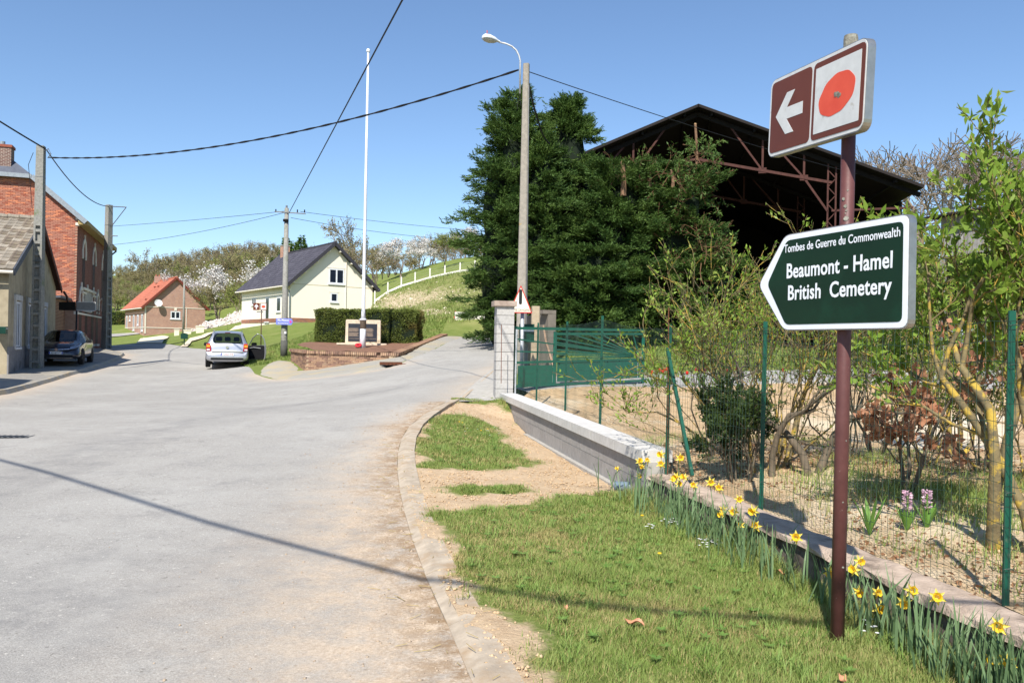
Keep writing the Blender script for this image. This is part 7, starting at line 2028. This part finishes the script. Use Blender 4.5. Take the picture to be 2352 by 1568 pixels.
b8 = W(2010, 1060, 10.2); b8.z = G(b8.x, 10.2)
shrub('bare_shrub', 'thin bare-twigged shrub straight behind the sign post in the soil', 'shrub', b8, 4, 2.2, .022, 38, M_BARK, M_OLIVE, 2, .05, .02, .35, 3, 3, .08)

for k, (px, py, d, H_, lf, lab) in enumerate(((1650, 1050, 9.9, 2.1, M_SPRING, 'fine-stemmed budding thicket at the left end of the shrub row'), (1800, 1060, 9.8, 2.9, M_SPRING, 'upright thin-stemmed thicket between the lichened shrub and the sign'), (1945, 1050, 9.6, 2.4, M_OLIVE, 'olive-leaved thicket seen just beneath the pointer sign'),
                                     (2120, 1060, 9.0, 2.2, M_SPRING, 'bright green thicket right of the pointer sign'), (2260, 1090, 8.2, 1.9, M_SPRING, 'leafy thicket behind the lichened young tree'), (2350, 1120, 7.4, 1.8, M_OLIVE, 'olive thicket at the right picture edge behind the fence'))):
    b_ = W(px, py, d); b_.z = G(b_.x, d)
    shrub('thicket_shrub', lab, 'shrub', b_, 9, H_, .014, 60 + k, M_LBARK if k % 2 else M_BARK, lf, 5, .05, .022, .34, 3, 3, .14, ratio=.66)

# ---- far woodland on the hills
def proto(seed, kind):
    """unit-height tree arrays: branches (quads), leaves (quads)"""
    r = np.random.default_rng(seed); mb = MB(); tips = []
    n0 = 1
    grow(mb, np.array([0, 0, -.03]), np.array([0, 0, 1.0]), .018, .42, 0, 4, r, tips, 4, .66, .06, .16, .8, 2, (5, 4, 3, 3, 3), .0022)
    Vb = np.array(mb.v); Fb = np.array([f for f in mb.f if len(f) == 4])
    s = 1.0 / Vb[:, 2].max(); Vb = Vb * s
    per = {'bare': 2, 'olive': 7, 'green': 9, 'bloss': 9}[kind]
    P, D = tip_points(tips, r, per, .02); Vl, Fl = leaf_quads(P * s, D, r.uniform(.018, .035, len(P)), .02, r)
    return Vb, Fb, Vl, Fl
PR = {k: [proto(s_, k) for s_ in ss] for k, ss in {'bare': (1, 2, 3), 'olive': (4, 5), 'green': (6, 7), 'bloss': (8, 9)}.items()}
def place(mbuf, p, H, wscale, rz, proto_, lf=True):
    Vb, Fb, Vl, Fl = proto_; c, s = math.cos(rz), math.sin(rz); R = np.array([[c, -s, 0], [s, c, 0], [0, 0, 1]])
    sc_ = np.array([H * wscale, H * wscale, H])
    mbuf.addnp((Vb * sc_) @ R.T + p, Fb, 0); 
    if lf: mbuf.addnp((Vl * sc_) @ R.T + p, Fl, 1)
r = np.random.default_rng(77)
woods = {'olive': MB(), 'green': MB()}
def wood_row(x0, x1, n, dlo, dhi, top_fn, kinds, lf=True):
    for k in range(n):
        px = x0 + (x1 - x0) * (k + r.uniform(.1, .9)) / n; d = r.uniform(dlo, dhi); x = W(px, 700, d).x; gz0 = G(x, d)
        H = max(4.0, min(15.0, (W(px, top_fn(px) + r.uniform(-4, 14), d).z - gz0)))
        kd = r.choice(kinds); place(woods['green' if kd == 'green' else 'olive'], np.array([x, d, gz0 - .2]), H, r.uniform(.85, 1.2), r.uniform(0, 6.3), PR[kd][int(r.integers(len(PR[kd])))], lf)
topL = lambda px: np.interp(px, [240, 290, 330, 380, 420, 480, 540, 600, 650, 720, 800], [606, 606, 590, 585, 572, 566, 552, 548, 552, 560, 560])
wood_row(225, 720, 48, 158, 185, topL, ['bare', 'olive', 'olive', 'bare'])
wood_row(225, 700, 46, 138, 156, lambda px: topL(px) + 26, ['olive', 'olive', 'green', 'bare'])
wood_row(225, 640, 40, 124, 137, lambda px: topL(px) + 62, ['olive', 'green', 'olive'])
wood_row(235, 560, 24, 116, 124, lambda px: topL(px) + 92, ['olive', 'green', 'olive', 'bare'])
# right of the cream house and behind the post fence
wood_row(770, 1200, 34, 92, 120, lambda px: np.interp(px, [770, 900, 940, 1000, 1200], [540, 565, 560, 535, 530]), ['bare', 'bare', 'olive'])
wood_row(1700, 2420, 26, 80, 100, lambda px: np.interp(px, [1700, 1960, 2050, 2180, 2420], [420, 345, 330, 310, 330]), ['bare'], False)
for k, mb in woods.items():
    o = stuff(mb.build('woodland', [M_TWIG, M_FLEAF if k == 'olive' else M_FGREEN])); tag(o, 'budding grey-brown woodland covering the hills behind the houses' if k == 'olive' else 'fresh yellow-green trees mixed through the hillside woodland', 'woodland')
def far_tree(label, px, ybase, ytop, d, kind, i, ws=1.0, mats=None, name='tree'):
    x = W(px, 700, d).x; gz0 = G(x, d) - .2; H = W(px, ytop, d).z - gz0; Vb, Fb, Vl, Fl = PR[kind][i]
    t = thing(name, label, 'tree', Vector((x, d, gz0)), r.uniform(0, 6))
    sc_ = np.array([H * ws, H * ws, H])
    mb = MB(); mb.addnp(Vb * sc_, Fb); mb.build('trunk', M_TWIG, t)
    mb = MB(); mb.addnp(Vl * sc_, Fl); mb.build('crown', mats or M_FLEAF, t)
far_tree('round bare tree standing out on the skyline above the red-roofed house', 325, 700, 572, 150, 'bare', 0, 1.1)
for k, (px, yt, d, ws, lab) in enumerate(((588, 585, 96, 1.15, 'dense white blossoming tree left of the cream house roof'), (505, 610, 104, 1.3, 'scattered white blossom tree behind the red-roofed house'), (455, 625, 108, 1.1, 'small white blossom tree over the right slope of the red roof'),
                                         (920, 545, 84, 1.4, 'white blossom shrub tree right of the cream house'), (965, 535, 86, 1.3, 'tall pale blossom tree above the post fence'), (1065, 520, 88, 1.2, 'pale blossom tree against the sky left of the conifers'))):
    far_tree(lab, px, 700, yt, d, 'bloss', k % 2, ws, M_BLOSS, 'blossom_tree')
far_tree('tall bare tree right of the cream house ridge behind the flagpole', 808, 650, 498, 84, 'bare', 1, .7)
far_tree('spreading bare tree behind the right eave of the cream house', 868, 650, 540, 82, 'bare', 2, 1.1)
far_tree('small green bushy tree behind the post fence near the conifers', 1018, 620, 528, 80, 'green', 0, .9, M_FGREEN)
far_tree('light green bushy tree just left of the cream house wall', 545, 720, 640, 98, 'green', 1, 1.0, M_FGREEN)
far_tree('olive tree on the lawn edge between the two far houses', 505, 730, 650, 102, 'olive', 0, 1.2)
# dark spruces behind the cream house
def spruce(label, px, ytop, d, rad, seed, n=5000):
    rr_ = np.random.default_rng(seed); x = W(px, 700, d).x; gz0 = G(x, d) - .2; H = W(px, ytop, d).z - gz0
    t = thing('spruce_tree', label, 'conifer', Vector((x, d, gz0)))
    mb = MB(); mb.tube([(0, 0, 0), (0, 0, H)], [.2, .02], 6); mb.build('trunk', M_BARK, t)
    h = rr_.beta(1, 1.6, n); a = rr_.uniform(0, 6.283, n); R = rad * (1 - h) * (.85 + .3 * np.sin(h * 60) * .5) * np.sqrt(rr_.uniform(.3, 1, n)) + .05
    P = np.stack([R * np.cos(a), R * np.sin(a), h * H], 1); D = nrm(np.stack([np.cos(a), np.sin(a), -.15 + 0 * a], 1) + rr_.normal(size=(n, 3)) * .3)
    V_, F_ = leaf_quads(P, D, rr_.uniform(.25, .55, n), .16, rr_); mb = MB(); mb.addnp(V_, F_); stuff(mb.build('crown', M_CYP, t))
for k, (px, yt, d, rad) in enumerate(((655, 545, 92, 3.0), (690, 540, 93, 2.4), (672, 552, 90, 2.6), (628, 592, 94, 3.2))):
    spruce(['dark spruce left of the cream house chimney', 'rightmost dark spruce above the cream house roof', 'middle dark spruce behind the cream house chimney', 'low dark spruce at the left eave of the cream house'][k], px, yt, d, rad, 50 + k)

# ---- grass on the verge
def blades(name, P, L, Wd, r, mat, lean=.45):
    n = len(P); a = r.uniform(0, 6.283, n); s = np.stack([np.cos(a), np.sin(a), 0 * a], 1); d = nrm(np.stack([np.cos(a + 1.4), np.sin(a + 1.4), 0 * a], 1) * (lean * r.uniform(.2, 1.6, n))[:, None] + np.array([0, 0, 1.0]))
    L = L[:, None]; w = Wd[:, None]; m_ = P + d * L * .55; tip = P + d * L + np.stack([np.cos(a + 1.4), np.sin(a + 1.4), 0 * a - .3], 1) * L * .22
    V = np.stack([P - s * w / 2, P + s * w / 2, m_ + s * w * .36, m_ - s * w * .36, tip], 1).reshape(-1, 3)
    b = np.arange(n) * 5
    F = np.concatenate([np.stack([b, b + 1, b + 2], 1), np.stack([b, b + 2, b + 3], 1), np.stack([b + 3, b + 2, b + 4], 1)])
    mb = MB(); mb.addnp(V, F); o = mb.build(name, mat); return stuff(o)
M_GRASS = leafmat('grass_blade', srgb(118, 142, 62), srgb(152, 164, 94), .3, .6, 1.9, c3=srgb(172, 160, 106))
M_DRYG = leafmat('dry_grass', srgb(196, 178, 128), srgb(170, 150, 100), .3, .7, 2.0)
r = np.random.default_rng(9)
def sample_verge(n, ylo, yhi, dirt_max):
    x = r.uniform(-2.2, 3.2, n); y = r.uniform(ylo, yhi, n)
    k = pip(VERGE, x, y); x = x[k]; y = y[k]
    dm = verge_dirt(x, y) + .35 * (vnoise(x, y, 6.0, 8) - .5)
    k = dm < dirt_max - .34 * r.random(len(x)) ** 1.5; return x[k], y[k], dm[k]
parts = [sample_verge(330000, 2.6, 6.2, .42), sample_verge(220000, 6.2, 10.0, .42), sample_verge(130000, 10, 17, .42)]
x = np.concatenate([p[0] for p in parts]); y = np.concatenate([p[1] for p in parts])
wd_ = pdist(WALL_F, x, y); ln = r.uniform(.022, .06, len(x)) * (.75 + .6 * vnoise(x, y, 3.0, 5)) * (1 + 1.3 * np.exp(-(wd_ / .16) ** 2)) * np.where(vnoise(x, y, 2.2, 15) > .8, 1.5, 1)
wid = r.uniform(.0022, .0042, len(x)) * np.clip(y / 5.5, .9, 2.2)
P = np.stack([x, y, VG(x, y) - .004 + .035 * (vnoise(x, y, 5.0, 3) - .5) + .021 * (vnoise(x, y, 19.0, 4) - .5)], 1)
dry = r.random(len(x)) < .20 + .35 * np.clip((vnoise(x, y, 1.6, 33) - .5) * 4, 0, 1)
tag(blades('verge_grass', P[~dry], ln[~dry], wid[~dry], r, M_GRASS), 'short green grass of the verge beneath the sign', 'grass')
tag(blades('dry_grass', P[dry], ln[dry] * .9, wid[dry], r, M_DRYG, .9), 'straw-coloured dry blades scattered in the verge grass', 'grass')
# longer tufts and weeds standing out of the turf
cx_, cy_, _d = sample_verge(900, 2.8, 15, .45); cx_, cy_ = cx_[:420], cy_[:420]; m_ = 34
x = np.repeat(cx_, m_) + r.normal(size=len(cx_) * m_) * .035; y = np.repeat(cy_, m_) + r.normal(size=len(cx_) * m_) * .035
k = pip(VERGE, x, y); x, y = x[k], y[k]
tag(blades('grass_tufts', np.stack([x, y, VG(x, y)], 1), r.uniform(.05, .12, len(x)) * (.6 + .8 * vnoise(x, y, 2.0, 12)), r.uniform(.003, .006, len(x)), r, leafmat('tuft_blade', srgb(104, 138, 54), srgb(150, 168, 96), .3, .55, 4.0), .8), 'longer grass tufts standing out of the verge turf', 'grass')
n = 260; cx_, cy_, _d = sample_verge(700, 2.8, 15, .5); cx_, cy_ = cx_[:n], cy_[:n]; m_ = 9
a = np.tile(np.arange(m_) * 6.283 / m_, len(cx_)) + r.normal(size=len(cx_) * m_) * .3; P = np.stack([np.repeat(cx_, m_), np.repeat(cy_, m_), np.repeat(VG(cx_, cy_), m_) + .03], 1)
V_, F_ = leaf_quads(P, np.stack([np.cos(a), np.sin(a), .25 + 0 * a], 1), r.uniform(.025, .06, len(P)), r.uniform(.012, .02, len(P)), r, np.tile(np.array([0, 0, 1.0]), (len(P), 1)))
mb = MB(); mb.addnp(V_, F_); tag(stuff(mb.build('verge_weeds', leafmat('weed_leaf', srgb(88, 124, 50), srgb(124, 152, 78), .25, .5, 4.0))), 'flat broad-leaved weeds scattered through the verge', 'weeds')
# sparse tufts in the bare strip and along the kerb
xs, ys, dm = sample_verge(60000, 2.6, 16, .75); k = (dm > .4) & (vnoise(xs, ys, 4.0, 44) > .66); xs, ys = xs[k], ys[k]
P = np.stack([xs, ys, VG(xs, ys)], 1); tag(blades('edge_tufts', P, r.uniform(.02, .06, len(xs)), r.uniform(.003, .006, len(xs)), r, M_GRASS), 'sparse grass tufts creeping over the bare soil strip', 'grass')
# weeds in the garden soil and lawn behind
x = r.uniform(1.6, 9, 60000); y = r.uniform(2.5, 13, 60000); k = pip(SOIL, x, y) & (vnoise(x, y, 1.1, 61) > .7); x, y = x[k], y[k]
P = np.stack([x, y, Gn(x, y)], 1); tag(blades('soil_weeds', P, r.uniform(.03, .12, len(x)), r.uniform(.004, .008, len(x)), r, M_GRASS), 'patchy weeds growing in the garden soil behind the fence', 'grass')
x = r.uniform(2, 16, 90000); y = r.uniform(22, 33, 90000); P = np.stack([x, y, Gn(x, y) - .06], 1); k = y > 23.2 + .0 * x
tag(blades('garden_grass', P[k], r.uniform(.08, .2, k.sum()), r.uniform(.012, .02, k.sum()), r, M_GRASS), 'lawn grass in front of the conifers beyond the drive', 'grass')
# rough grass on the bank below the cream house
x = r.uniform(-14, -4, 90000); y = r.uniform(36, 60, 90000); k = ~pip(MEM, x, y) & ~pip(ROAD, x, y) & ~pip(GRAV, x, y); x, y = x[k], y[k]
k = (pdist(SIDE_L, x, y) > .8); x, y = x[k], y[k]
P = np.stack([x, y, Gn(x, y) - .05], 1); tag(blades('bank_grass', P, r.uniform(.06, .2, len(x)), r.uniform(.015, .03, len(x)), r, M_GRASS), 'rough lawn grass sloping up from the memorial to the cream house', 'grass')
x = 3.9 + r.normal(size=9000) * .6; y = 7.1 + r.normal(size=9000) * .9; k = pip(SOIL, x, y) & (vnoise(x, y, 2.0, 66) > .35); x, y = x[k], y[k]
tag(blades('shade_grass', np.stack([x, y, Gn(x, y) + .01], 1), r.uniform(.06, .18, len(x)), r.uniform(.004, .008, len(x)), r, M_GRASS), 'longer grass growing under the beech and young tree', 'grass')
# dead leaves under the shrubs
n = 9000; x = r.uniform(1.6, 6.5, n); y = r.uniform(3.2, 11.5, n); k = pip(SOIL, x, y) & (vnoise(x, y, 1.3, 91) > .42); x, y = x[k], y[k]
V_, F_ = leaf_quads(np.stack([x, y, Gn(x, y) + .035], 1), np.stack([r.normal(size=len(x)), r.normal(size=len(x)), r.normal(size=len(x)) * .25], 1), r.uniform(.02, .055, len(x)), r.uniform(.012, .03, len(x)), r)
mb = MB(); mb.addnp(V_, F_); tag(stuff(mb.build('leaf_litter', leafmat('litter', srgb(150, 112, 80), srgb(112, 82, 60), .1, .8, 3))), 'brown dead leaves littering the soil under the shrubs', 'leaf litter')
# clods and grit
def clods(name, label, x, y, z, s, mat, seed, smax=.018):
    r = np.random.default_rng(seed); n = len(x); s = np.minimum(s, smax)
    base = np.array([(1, 0, 0), (-1, 0, 0), (0, 1, 0), (0, -1, 0), (0, 0, 1), (0, 0, -1)], float); fc = np.array([(0, 2, 4), (2, 1, 4), (1, 3, 4), (3, 0, 4), (2, 0, 5), (1, 2, 5), (3, 1, 5), (0, 3, 5)])
    V = base[None] * (s[:, None, None] * r.uniform(.6, 1.3, (n, 6, 1)) * np.array([1, .85, .6])) ; a = r.uniform(0, 6.28, n); c, sn = np.cos(a), np.sin(a)
    V = np.stack([V[..., 0] * c[:, None] - V[..., 1] * sn[:, None], V[..., 0] * sn[:, None] + V[..., 1] * c[:, None], V[..., 2]], -1) + np.stack([x, y, z], 1)[:, None]
    F = (fc[None] + (np.arange(n) * 6)[:, None, None]).reshape(-1, 3)
    mb = MB(); mb.addnp(V.reshape(-1, 3), F); tag(stuff(mb.build(name, mat)), label, 'soil')
M_CLOD = M('clod', srgb(204, 178, 144), srgb(172, 144, 110), .95, 12, world=True)
n = 26000; x = r.uniform(-2.2, 3, n); y = r.uniform(3, 17, n); k = pip(VERGE, x, y); x, y = x[k], y[k]; k = verge_dirt(x, y) > .5; x, y = x[k], y[k]
clods('verge_clods', 'crumbly bare soil and grit on the verge strips', x, y, VG(x, y) + .004, r.gamma(1.5, .006, len(x)) + .003, M_CLOD, 1)
n = 34000; x = r.uniform(.3, 9, n); y = r.uniform(3, 20, n); k = pip(SOIL, x, y); x, y = x[k], y[k]
clods('garden_clods', 'lumps of dug soil in the garden behind the fence', x, y, Gn(x, y) + .02, r.gamma(1.3, .006, len(x)) + .003, M_CLOD, 2)
n = 16000; x = r.uniform(-3.4, .8, n); y = r.uniform(2.5, 16, n); k = pip(ROAD, x, y); x, y = x[k], y[k]; dk = pdist(KERB_R, x, y); k = r.random(len(x)) < np.exp(-(dk / .55) ** 1.3); x, y = x[k], y[k]
clods('gutter_grit', 'dusty grit and small stones along the road gutter', x, y, Gn(x, y) + .002, r.gamma(1.3, .003, len(x)) + .002, M('grit', srgb(186, 166, 142), srgb(150, 134, 116), .95, 30, world=True), 3)
n = 30000; bx = [p.x for p in BANK]; by = [p.y for p in BANK]; x = r.uniform(min(bx), max(bx), n); y = r.uniform(min(by), max(by), n); k = pip(BANK, x, y); x, y = x[k], y[k]; k = r.random(len(x)) < bank_chalk(x, y) ** 2 * .22; x, y = x[k], y[k]
clods('chalk_rubble', 'pale chalk rubble scattered over the bank below the post fence', x, y, Gn(x, y) + .05, r.gamma(1.5, .025, len(x)) + .015, M('chalk', srgb(226, 216, 194), srgb(196, 182, 152), .95, 6, world=True), 4, .2)
x = r.uniform(min(bx), max(bx), 40000); y = r.uniform(min(by), max(by), 40000); k = pip(BANK, x, y) & (r.random(40000) > bank_chalk(x, y) * .9); x, y = x[k], y[k]
tag(blades('bank_weeds', np.stack([x, y, Gn(x, y)], 1), r.uniform(.1, .3, len(x)), r.uniform(.02, .04, len(x)), r, M_GRASS), 'rough weeds growing on the chalk bank', 'grass')
# straw stalks along the gutter
st = MB()
for k in range(130):
    yk = r.uniform(3.6, 12); i = int(np.argmin([abs(p.y - yk) for p in KERB_R])); q = KERB_R[i]; xx = q.x + r.normal() * .16 - .05; a = r.uniform(0, 3.14); L = r.uniform(.02, .10); z = G(xx, yk) + .008 if xx < q.x else float(VG(np.array([xx]), np.array([yk]))[0]) + .02
    st.tube([(xx, yk, z), (xx + math.cos(a) * L, yk + math.sin(a) * L, z + .006)], .0022, 3, False)
tag(stuff(st.build('straw', M_DRYG)), 'loose straw stalks lying along the gutter', 'straw')

# ---- daffodils along the old wall
M_PETAL = leafmat('petal', srgb(248, 234, 128), srgb(244, 222, 92), .3, .6, 8)
M_TRUMP = leafmat('trumpet', srgb(250, 212, 60), srgb(246, 196, 40), .3, .6, 8)
M_DLEAF = leafmat('daffodil_leaf', srgb(92, 120, 78), srgb(126, 148, 106), .22, .5, 3)
mb = MB(); V = []; F_ = []
for k in range(6):
    a = k * math.pi / 3; t1 = a - .42; t2 = a + .42; z0 = .002 if k % 2 else 0
    b = len(V); V += [(0, 0, 0), (.021 * math.cos(t1), .021 * math.sin(t1), .004 + z0), (.043 * math.cos(a), .043 * math.sin(a), .0 + z0), (.021 * math.cos(t2), .021 * math.sin(t2), .004 + z0), (.024 * math.cos(a), .024 * math.sin(a), -.003 + z0)]
    F_ += [(b, b + 1, b + 4), (b, b + 4, b + 3), (b + 1, b + 2, b + 4), (b + 4, b + 2, b + 3)]
mb.add(V, F_); PETM = mb.mesh('petals', M_PETAL)
mb = MB(); V = []; n = 12
for (rr_, z) in ((.010, 0), (.012, .015), (.0145, .028), (.021, .036)):
    for k in range(n): a = 2 * math.pi * k / n; w_ = rr_ * (1 + (.14 * (k % 2) if z > .03 else 0)); V.append((w_ * math.cos(a), w_ * math.sin(a), z))
mb.add(V, [(j * n + k, j * n + (k + 1) % n, (j + 1) * n + (k + 1) % n, (j + 1) * n + k) for j in range(3) for k in range(n)]); TRM = mb.mesh('trumpet', M_TRUMP)
def zpx(a, b): return 1409.4 + a / 2.496, 939.6 + b / 2.496
clumps = [('farthest daffodil clump against the end of the block wall', [(25, 340), (145, 300), (195, 295), (165, 325), (270, 315), (275, 258), (380, 280), (145, 375)], 70),
          ('dense daffodil clump just below the fence corner', [(340, 400), (370, 425), (365, 385), (408, 392), (460, 437), (555, 415), (605, 450)], 130),
          ('daffodil clump with drooping small blooms midway along the old wall', [(628, 570), (622, 600), (718, 515), (690, 585), (805, 578), (728, 662), (815, 672)], 110),
          ('single daffodil bloom standing before the dark wall face', [(1047, 733)], 12),
          ('daffodil clump partly behind the sign post', [(1240, 930), (1408, 868), (1382, 920)], 24),
          ('daffodil clump directly right of the sign post foot', [(1400, 1040), (1510, 1050), (1525, 1140)], 34),
          ('large full-flowered daffodil clump between the post and the right edge', [(1705, 1040), (1665, 1105), (1855, 1075)], 64),
          ('tall daffodil clump with one high bloom near the right edge', [(2210, 1240)], 60),
          ('nearest daffodil clump in the bottom right corner', [(2175, 1430), (2260, 1440)], 80)]
def front(px, py, off):
    rr_ = ray(px, py); d = (2.39 + .72 - off) / (rr_.x + .2); return Vector((rr_.x * d, d, CAMH + rr_.z * d))
rg = np.random.default_rng(15)
for ci, (lab, fl, nl) in enumerate(clumps):
    pos = [front(*zpx(*p), .10 + .10 * rg.random()) for p in fl]
    cx = sum(p.x for p in pos) / len(pos); cy = sum(p.y for p in pos) / len(pos); zg = float(VG(np.array([cx]), np.array([cy]))[0])
    t = thing('daffodil_clump', lab, 'daffodils', Vector((cx, cy, zg)), 0, 'daffodils along the old wall')
    L0 = Vector((cx, cy, zg))
    for p in pos:
        q = p - L0; foot = Vector((q.x + rg.normal() * .05, q.y + rg.normal() * .08, 0.0))
        fdir = Vector((-.35 + rg.normal() * .45, -.85 + rg.normal() * .3, .05 + rg.normal() * .22)).normalized()
        bk = q - fdir * .03
        mb = MB(); mb.tube([foot, foot.lerp(bk, .6) + Vector((0, 0, .06)), bk + Vector((0, 0, .02)) - fdir * .02, bk], [.004, .0038, .0035, .005], 5); stm = mb.build('stem', M_DLEAF, t)
        Mx = fdir.to_track_quat('Z', 'Y').to_matrix().to_4x4() @ Matrix.Rotation(rg.uniform(0, 1), 4, 'Z') @ Matrix.Scale(rg.uniform(.82, 1.18), 4)
        f = link('flower', PETM, t, Matrix.Translation(q) @ Mx); link('trumpet', TRM, f)
    # strap leaves
    x = rg.normal(size=nl) * (.08 + .02 * len(fl)); y = rg.normal(size=nl) * (.07 + .05 * len(fl)); 
    sl_x = -.2 * y; x = x * .5 + sl_x
    mb = MB()
    for k in range(nl):
        a = rg.uniform(0, 6.28); L = rg.uniform(.22, .42); ln_ = rg.uniform(.05, .45); dx_, dy_ = math.cos(a) * ln_, math.sin(a) * ln_; w_ = rg.uniform(.009, .015); sx_, sy_ = -math.sin(a + rg.normal() * .5), math.cos(a + rg.normal() * .5)
        V = []
        for tt, ww in ((0, .8), (.35, 1), (.7, .9), (1.0, .12)):
            c = (x[k] + dx_ * L * tt ** 1.8, y[k] + dy_ * L * tt ** 1.8, L * tt * (1 - .22 * ln_ * tt)); V += [(c[0] - sx_ * w_ * ww / 2, c[1] - sy_ * w_ * ww / 2, c[2]), (c[0] + sx_ * w_ * ww / 2, c[1] + sy_ * w_ * ww / 2, c[2])]
        mb.add(V, [(0, 1, 3, 2), (2, 3, 5, 4), (4, 5, 7, 6)])
    stuff(mb.build('leaves', M_DLEAF, t))
# ---- hyacinths, tulips, daisies, fallen leaves
def rosette(t, n, L, w, rg, mat, spread=.5):
    mb = MB()
    for k in range(n):
        a = 6.28 * k / n + rg.normal() * .2; l_ = L * rg.uniform(.8, 1.15); V = []
        for tt, ww in ((0, .6), (.4, 1), (.8, .8), (1, .1)):
            c = Vector((math.cos(a) * spread * l_ * tt, math.sin(a) * spread * l_ * tt, l_ * tt * (1 - .15 * tt))); s_ = Vector((-math.sin(a), math.cos(a), 0)) * w * ww / 2; V += [c - s_, c + s_]
        mb.add(V, [(0, 1, 3, 2), (2, 3, 5, 4), (4, 5, 7, 6)])
    return stuff(mb.build('leaves', mat, t))
M_GL = leafmat('bulb_leaf', srgb(92, 134, 56), srgb(120, 158, 74), .3)
M_HYA = leafmat('hyacinth_pink', srgb(236, 206, 218), srgb(214, 172, 196), .3)
for (px, py, lab, fl) in ((1997, 1222, 'upright broad-leaved bulb plant without flower behind the post', 0), (2083, 1225, 'left pale pink hyacinth behind the wire fence', 1), (2128, 1225, 'right pale pink hyacinth behind the wire fence', 1)):
    d = 5.9; p = W(px, py, d); p.z = G(p.x, d) + .02
    t = thing('hyacinth' if fl else 'bulb_plant', lab, 'flower' if fl else 'plant', p)
    rosette(t, 8, .30 if not fl else .2, .028, rg, M_GL, .4)
    if fl:
        mb = MB(); mb.tube([(0, 0, 0), (0, 0, .26)], .007, 5); mb.build('stem', M_GL, t)
        n = 90; a = rg.uniform(0, 6.28, n); z = rg.uniform(.16, .29, n); Pp = np.stack([.012 * np.cos(a), .012 * np.sin(a), z], 1); V_, F_ = leaf_quads(Pp, np.stack([np.cos(a), np.sin(a), .3 + 0 * a], 1), .028, .016, rg); mb = MB(); mb.addnp(V_, F_); stuff(mb.build('florets', M_HYA, t))
M_TUL = leafmat('tulip_red', srgb(222, 54, 40), srgb(196, 36, 30), .3)
M_TULP = leafmat('tulip_purple', srgb(120, 40, 84), srgb(96, 30, 70), .3)
for (lab, fl, mt) in (('lone red tulip by the gate post end', [(1497, 857)], M_TUL), ('cluster of red tulips nearest the leaning fence brace', [(1512, 852), (1520, 855), (1525, 852), (1533, 850), (1535, 856)], M_TUL), ('single low red tulip right of the brace', [(1577, 858)], M_TUL),
                      ('purple tulips in the flower row beyond the fence', [(1606, 851), (1612, 855), (1619, 851)], M_TULP), ('red tulips beside the purple ones', [(1600, 851), (1663, 850), (1657, 855), (1668, 853)], M_TUL), ('red tulips partly hidden by the lichened shrub', [(1692, 848), (1800, 852)], M_TUL)):
    d = 20.4; ps_ = [W(a_, b_, d) for a_, b_ in fl]; cx = sum(p.x for p in ps_) / len(ps_); zg = G(cx, d)
    t = thing('tulip_clump', lab, 'tulips', Vector((cx, d, zg)), 0, 'tulips along the drive')
    rosette(t, 9, .26, .05, rg, M_GL, .7)
    for p in ps_:
        q = p - Vector((cx, d, zg)); q.y += rg.normal() * .08
        mb = MB(); mb.tube([(q.x * .8, q.y, 0), q], .008, 4); mb.build('stem', M_GL, t)
        mb = MB(); mb.lathe([(.012, -.02), (.036, 0), (.042, .03), (.03, .065), (.012, .07)], q, 8); mb.build('flower', mt, t)
M_DAISY = leafmat('daisy_white', srgb(240, 240, 238), srgb(226, 226, 224), .2)
mb = MB()
for (px, py, n, sx_, sy_) in ((1545, 1192, 22, 22, 10), (1620, 1243, 16, 30, 10), (1650, 1240, 8, 12, 6), (1995, 1440, 8, 22, 14), (1110, 993, 10, 40, 8), (1490, 1205, 6, 16, 6)):
    for k in range(n):
        p = WV(px + rg.normal() * sx_ * .6, py + rg.normal() * sy_ * .6, .055); m_ = 7
        mb.add([p] + [p + Vector((.013 * math.cos(6.28 * q / m_), .013 * math.sin(6.28 * q / m_), .003)) for q in range(m_)], [(0, 1 + q, 1 + (q + 1) % m_) for q in range(m_)])
tag(stuff(mb.build('daisies', M_DAISY)), 'tiny white daisies dotted in the verge grass', 'daisies')
mb = MB()
for (px, py) in ((1055, 968), (1105, 988), (1120, 985), (1062, 970), (1475, 1183), (1515, 1270)):
    p = WV(px, py, .055); mb.lathe([(.004, -.006), (.016, 0), (.012, .006)], p, 7)
tag(stuff(mb.build('dandelions', M_TRUMP)), 'few yellow dandelions in the verge grass', 'dandelions')
M_FALL = M('fallen_leaf', srgb(206, 150, 118), srgb(178, 120, 90), .8, 20)
for k, (px, py, s_, lab) in enumerate(((1458, 1430, .06, 'large pinkish fallen leaf lying in the middle of the verge grass'), (1793, 1316, .04, 'small fallen leaf near the wall left of the post'), (1300, 1398, .03, 'pale straw-like leaf scrap on the verge'), (1935, 1560, .04, 'fallen leaf at the bottom edge below the post'), (1850, 1300, .035, 'curled brown leaf at the wall foot'))):
    p = WV(px, py, .035); t = thing('fallen_leaf', lab, 'leaf', p, rg.uniform(0, 6))
    n_ = 8; V = []
    for q in range(n_ + 1):
        u_ = q / n_ * 2 - 1; w_ = s_ * .42 * (1 - u_ ** 2) ** .7
        V += [(u_ * s_, -w_, .012 * math.sin(u_ * 4) + .012), (u_ * s_, 0, .0 + .012 * math.sin(u_ * 4)), (u_ * s_, w_, .014 + .012 * math.sin(u_ * 4 + .6))]
    mb = MB(); mb.add(V, [(3 * q + j, 3 * q + 3 + j, 3 * q + 4 + j, 3 * q + 1 + j) for q in range(n_) for j in range(2)]); mb.build('blade', M_FALL, t)
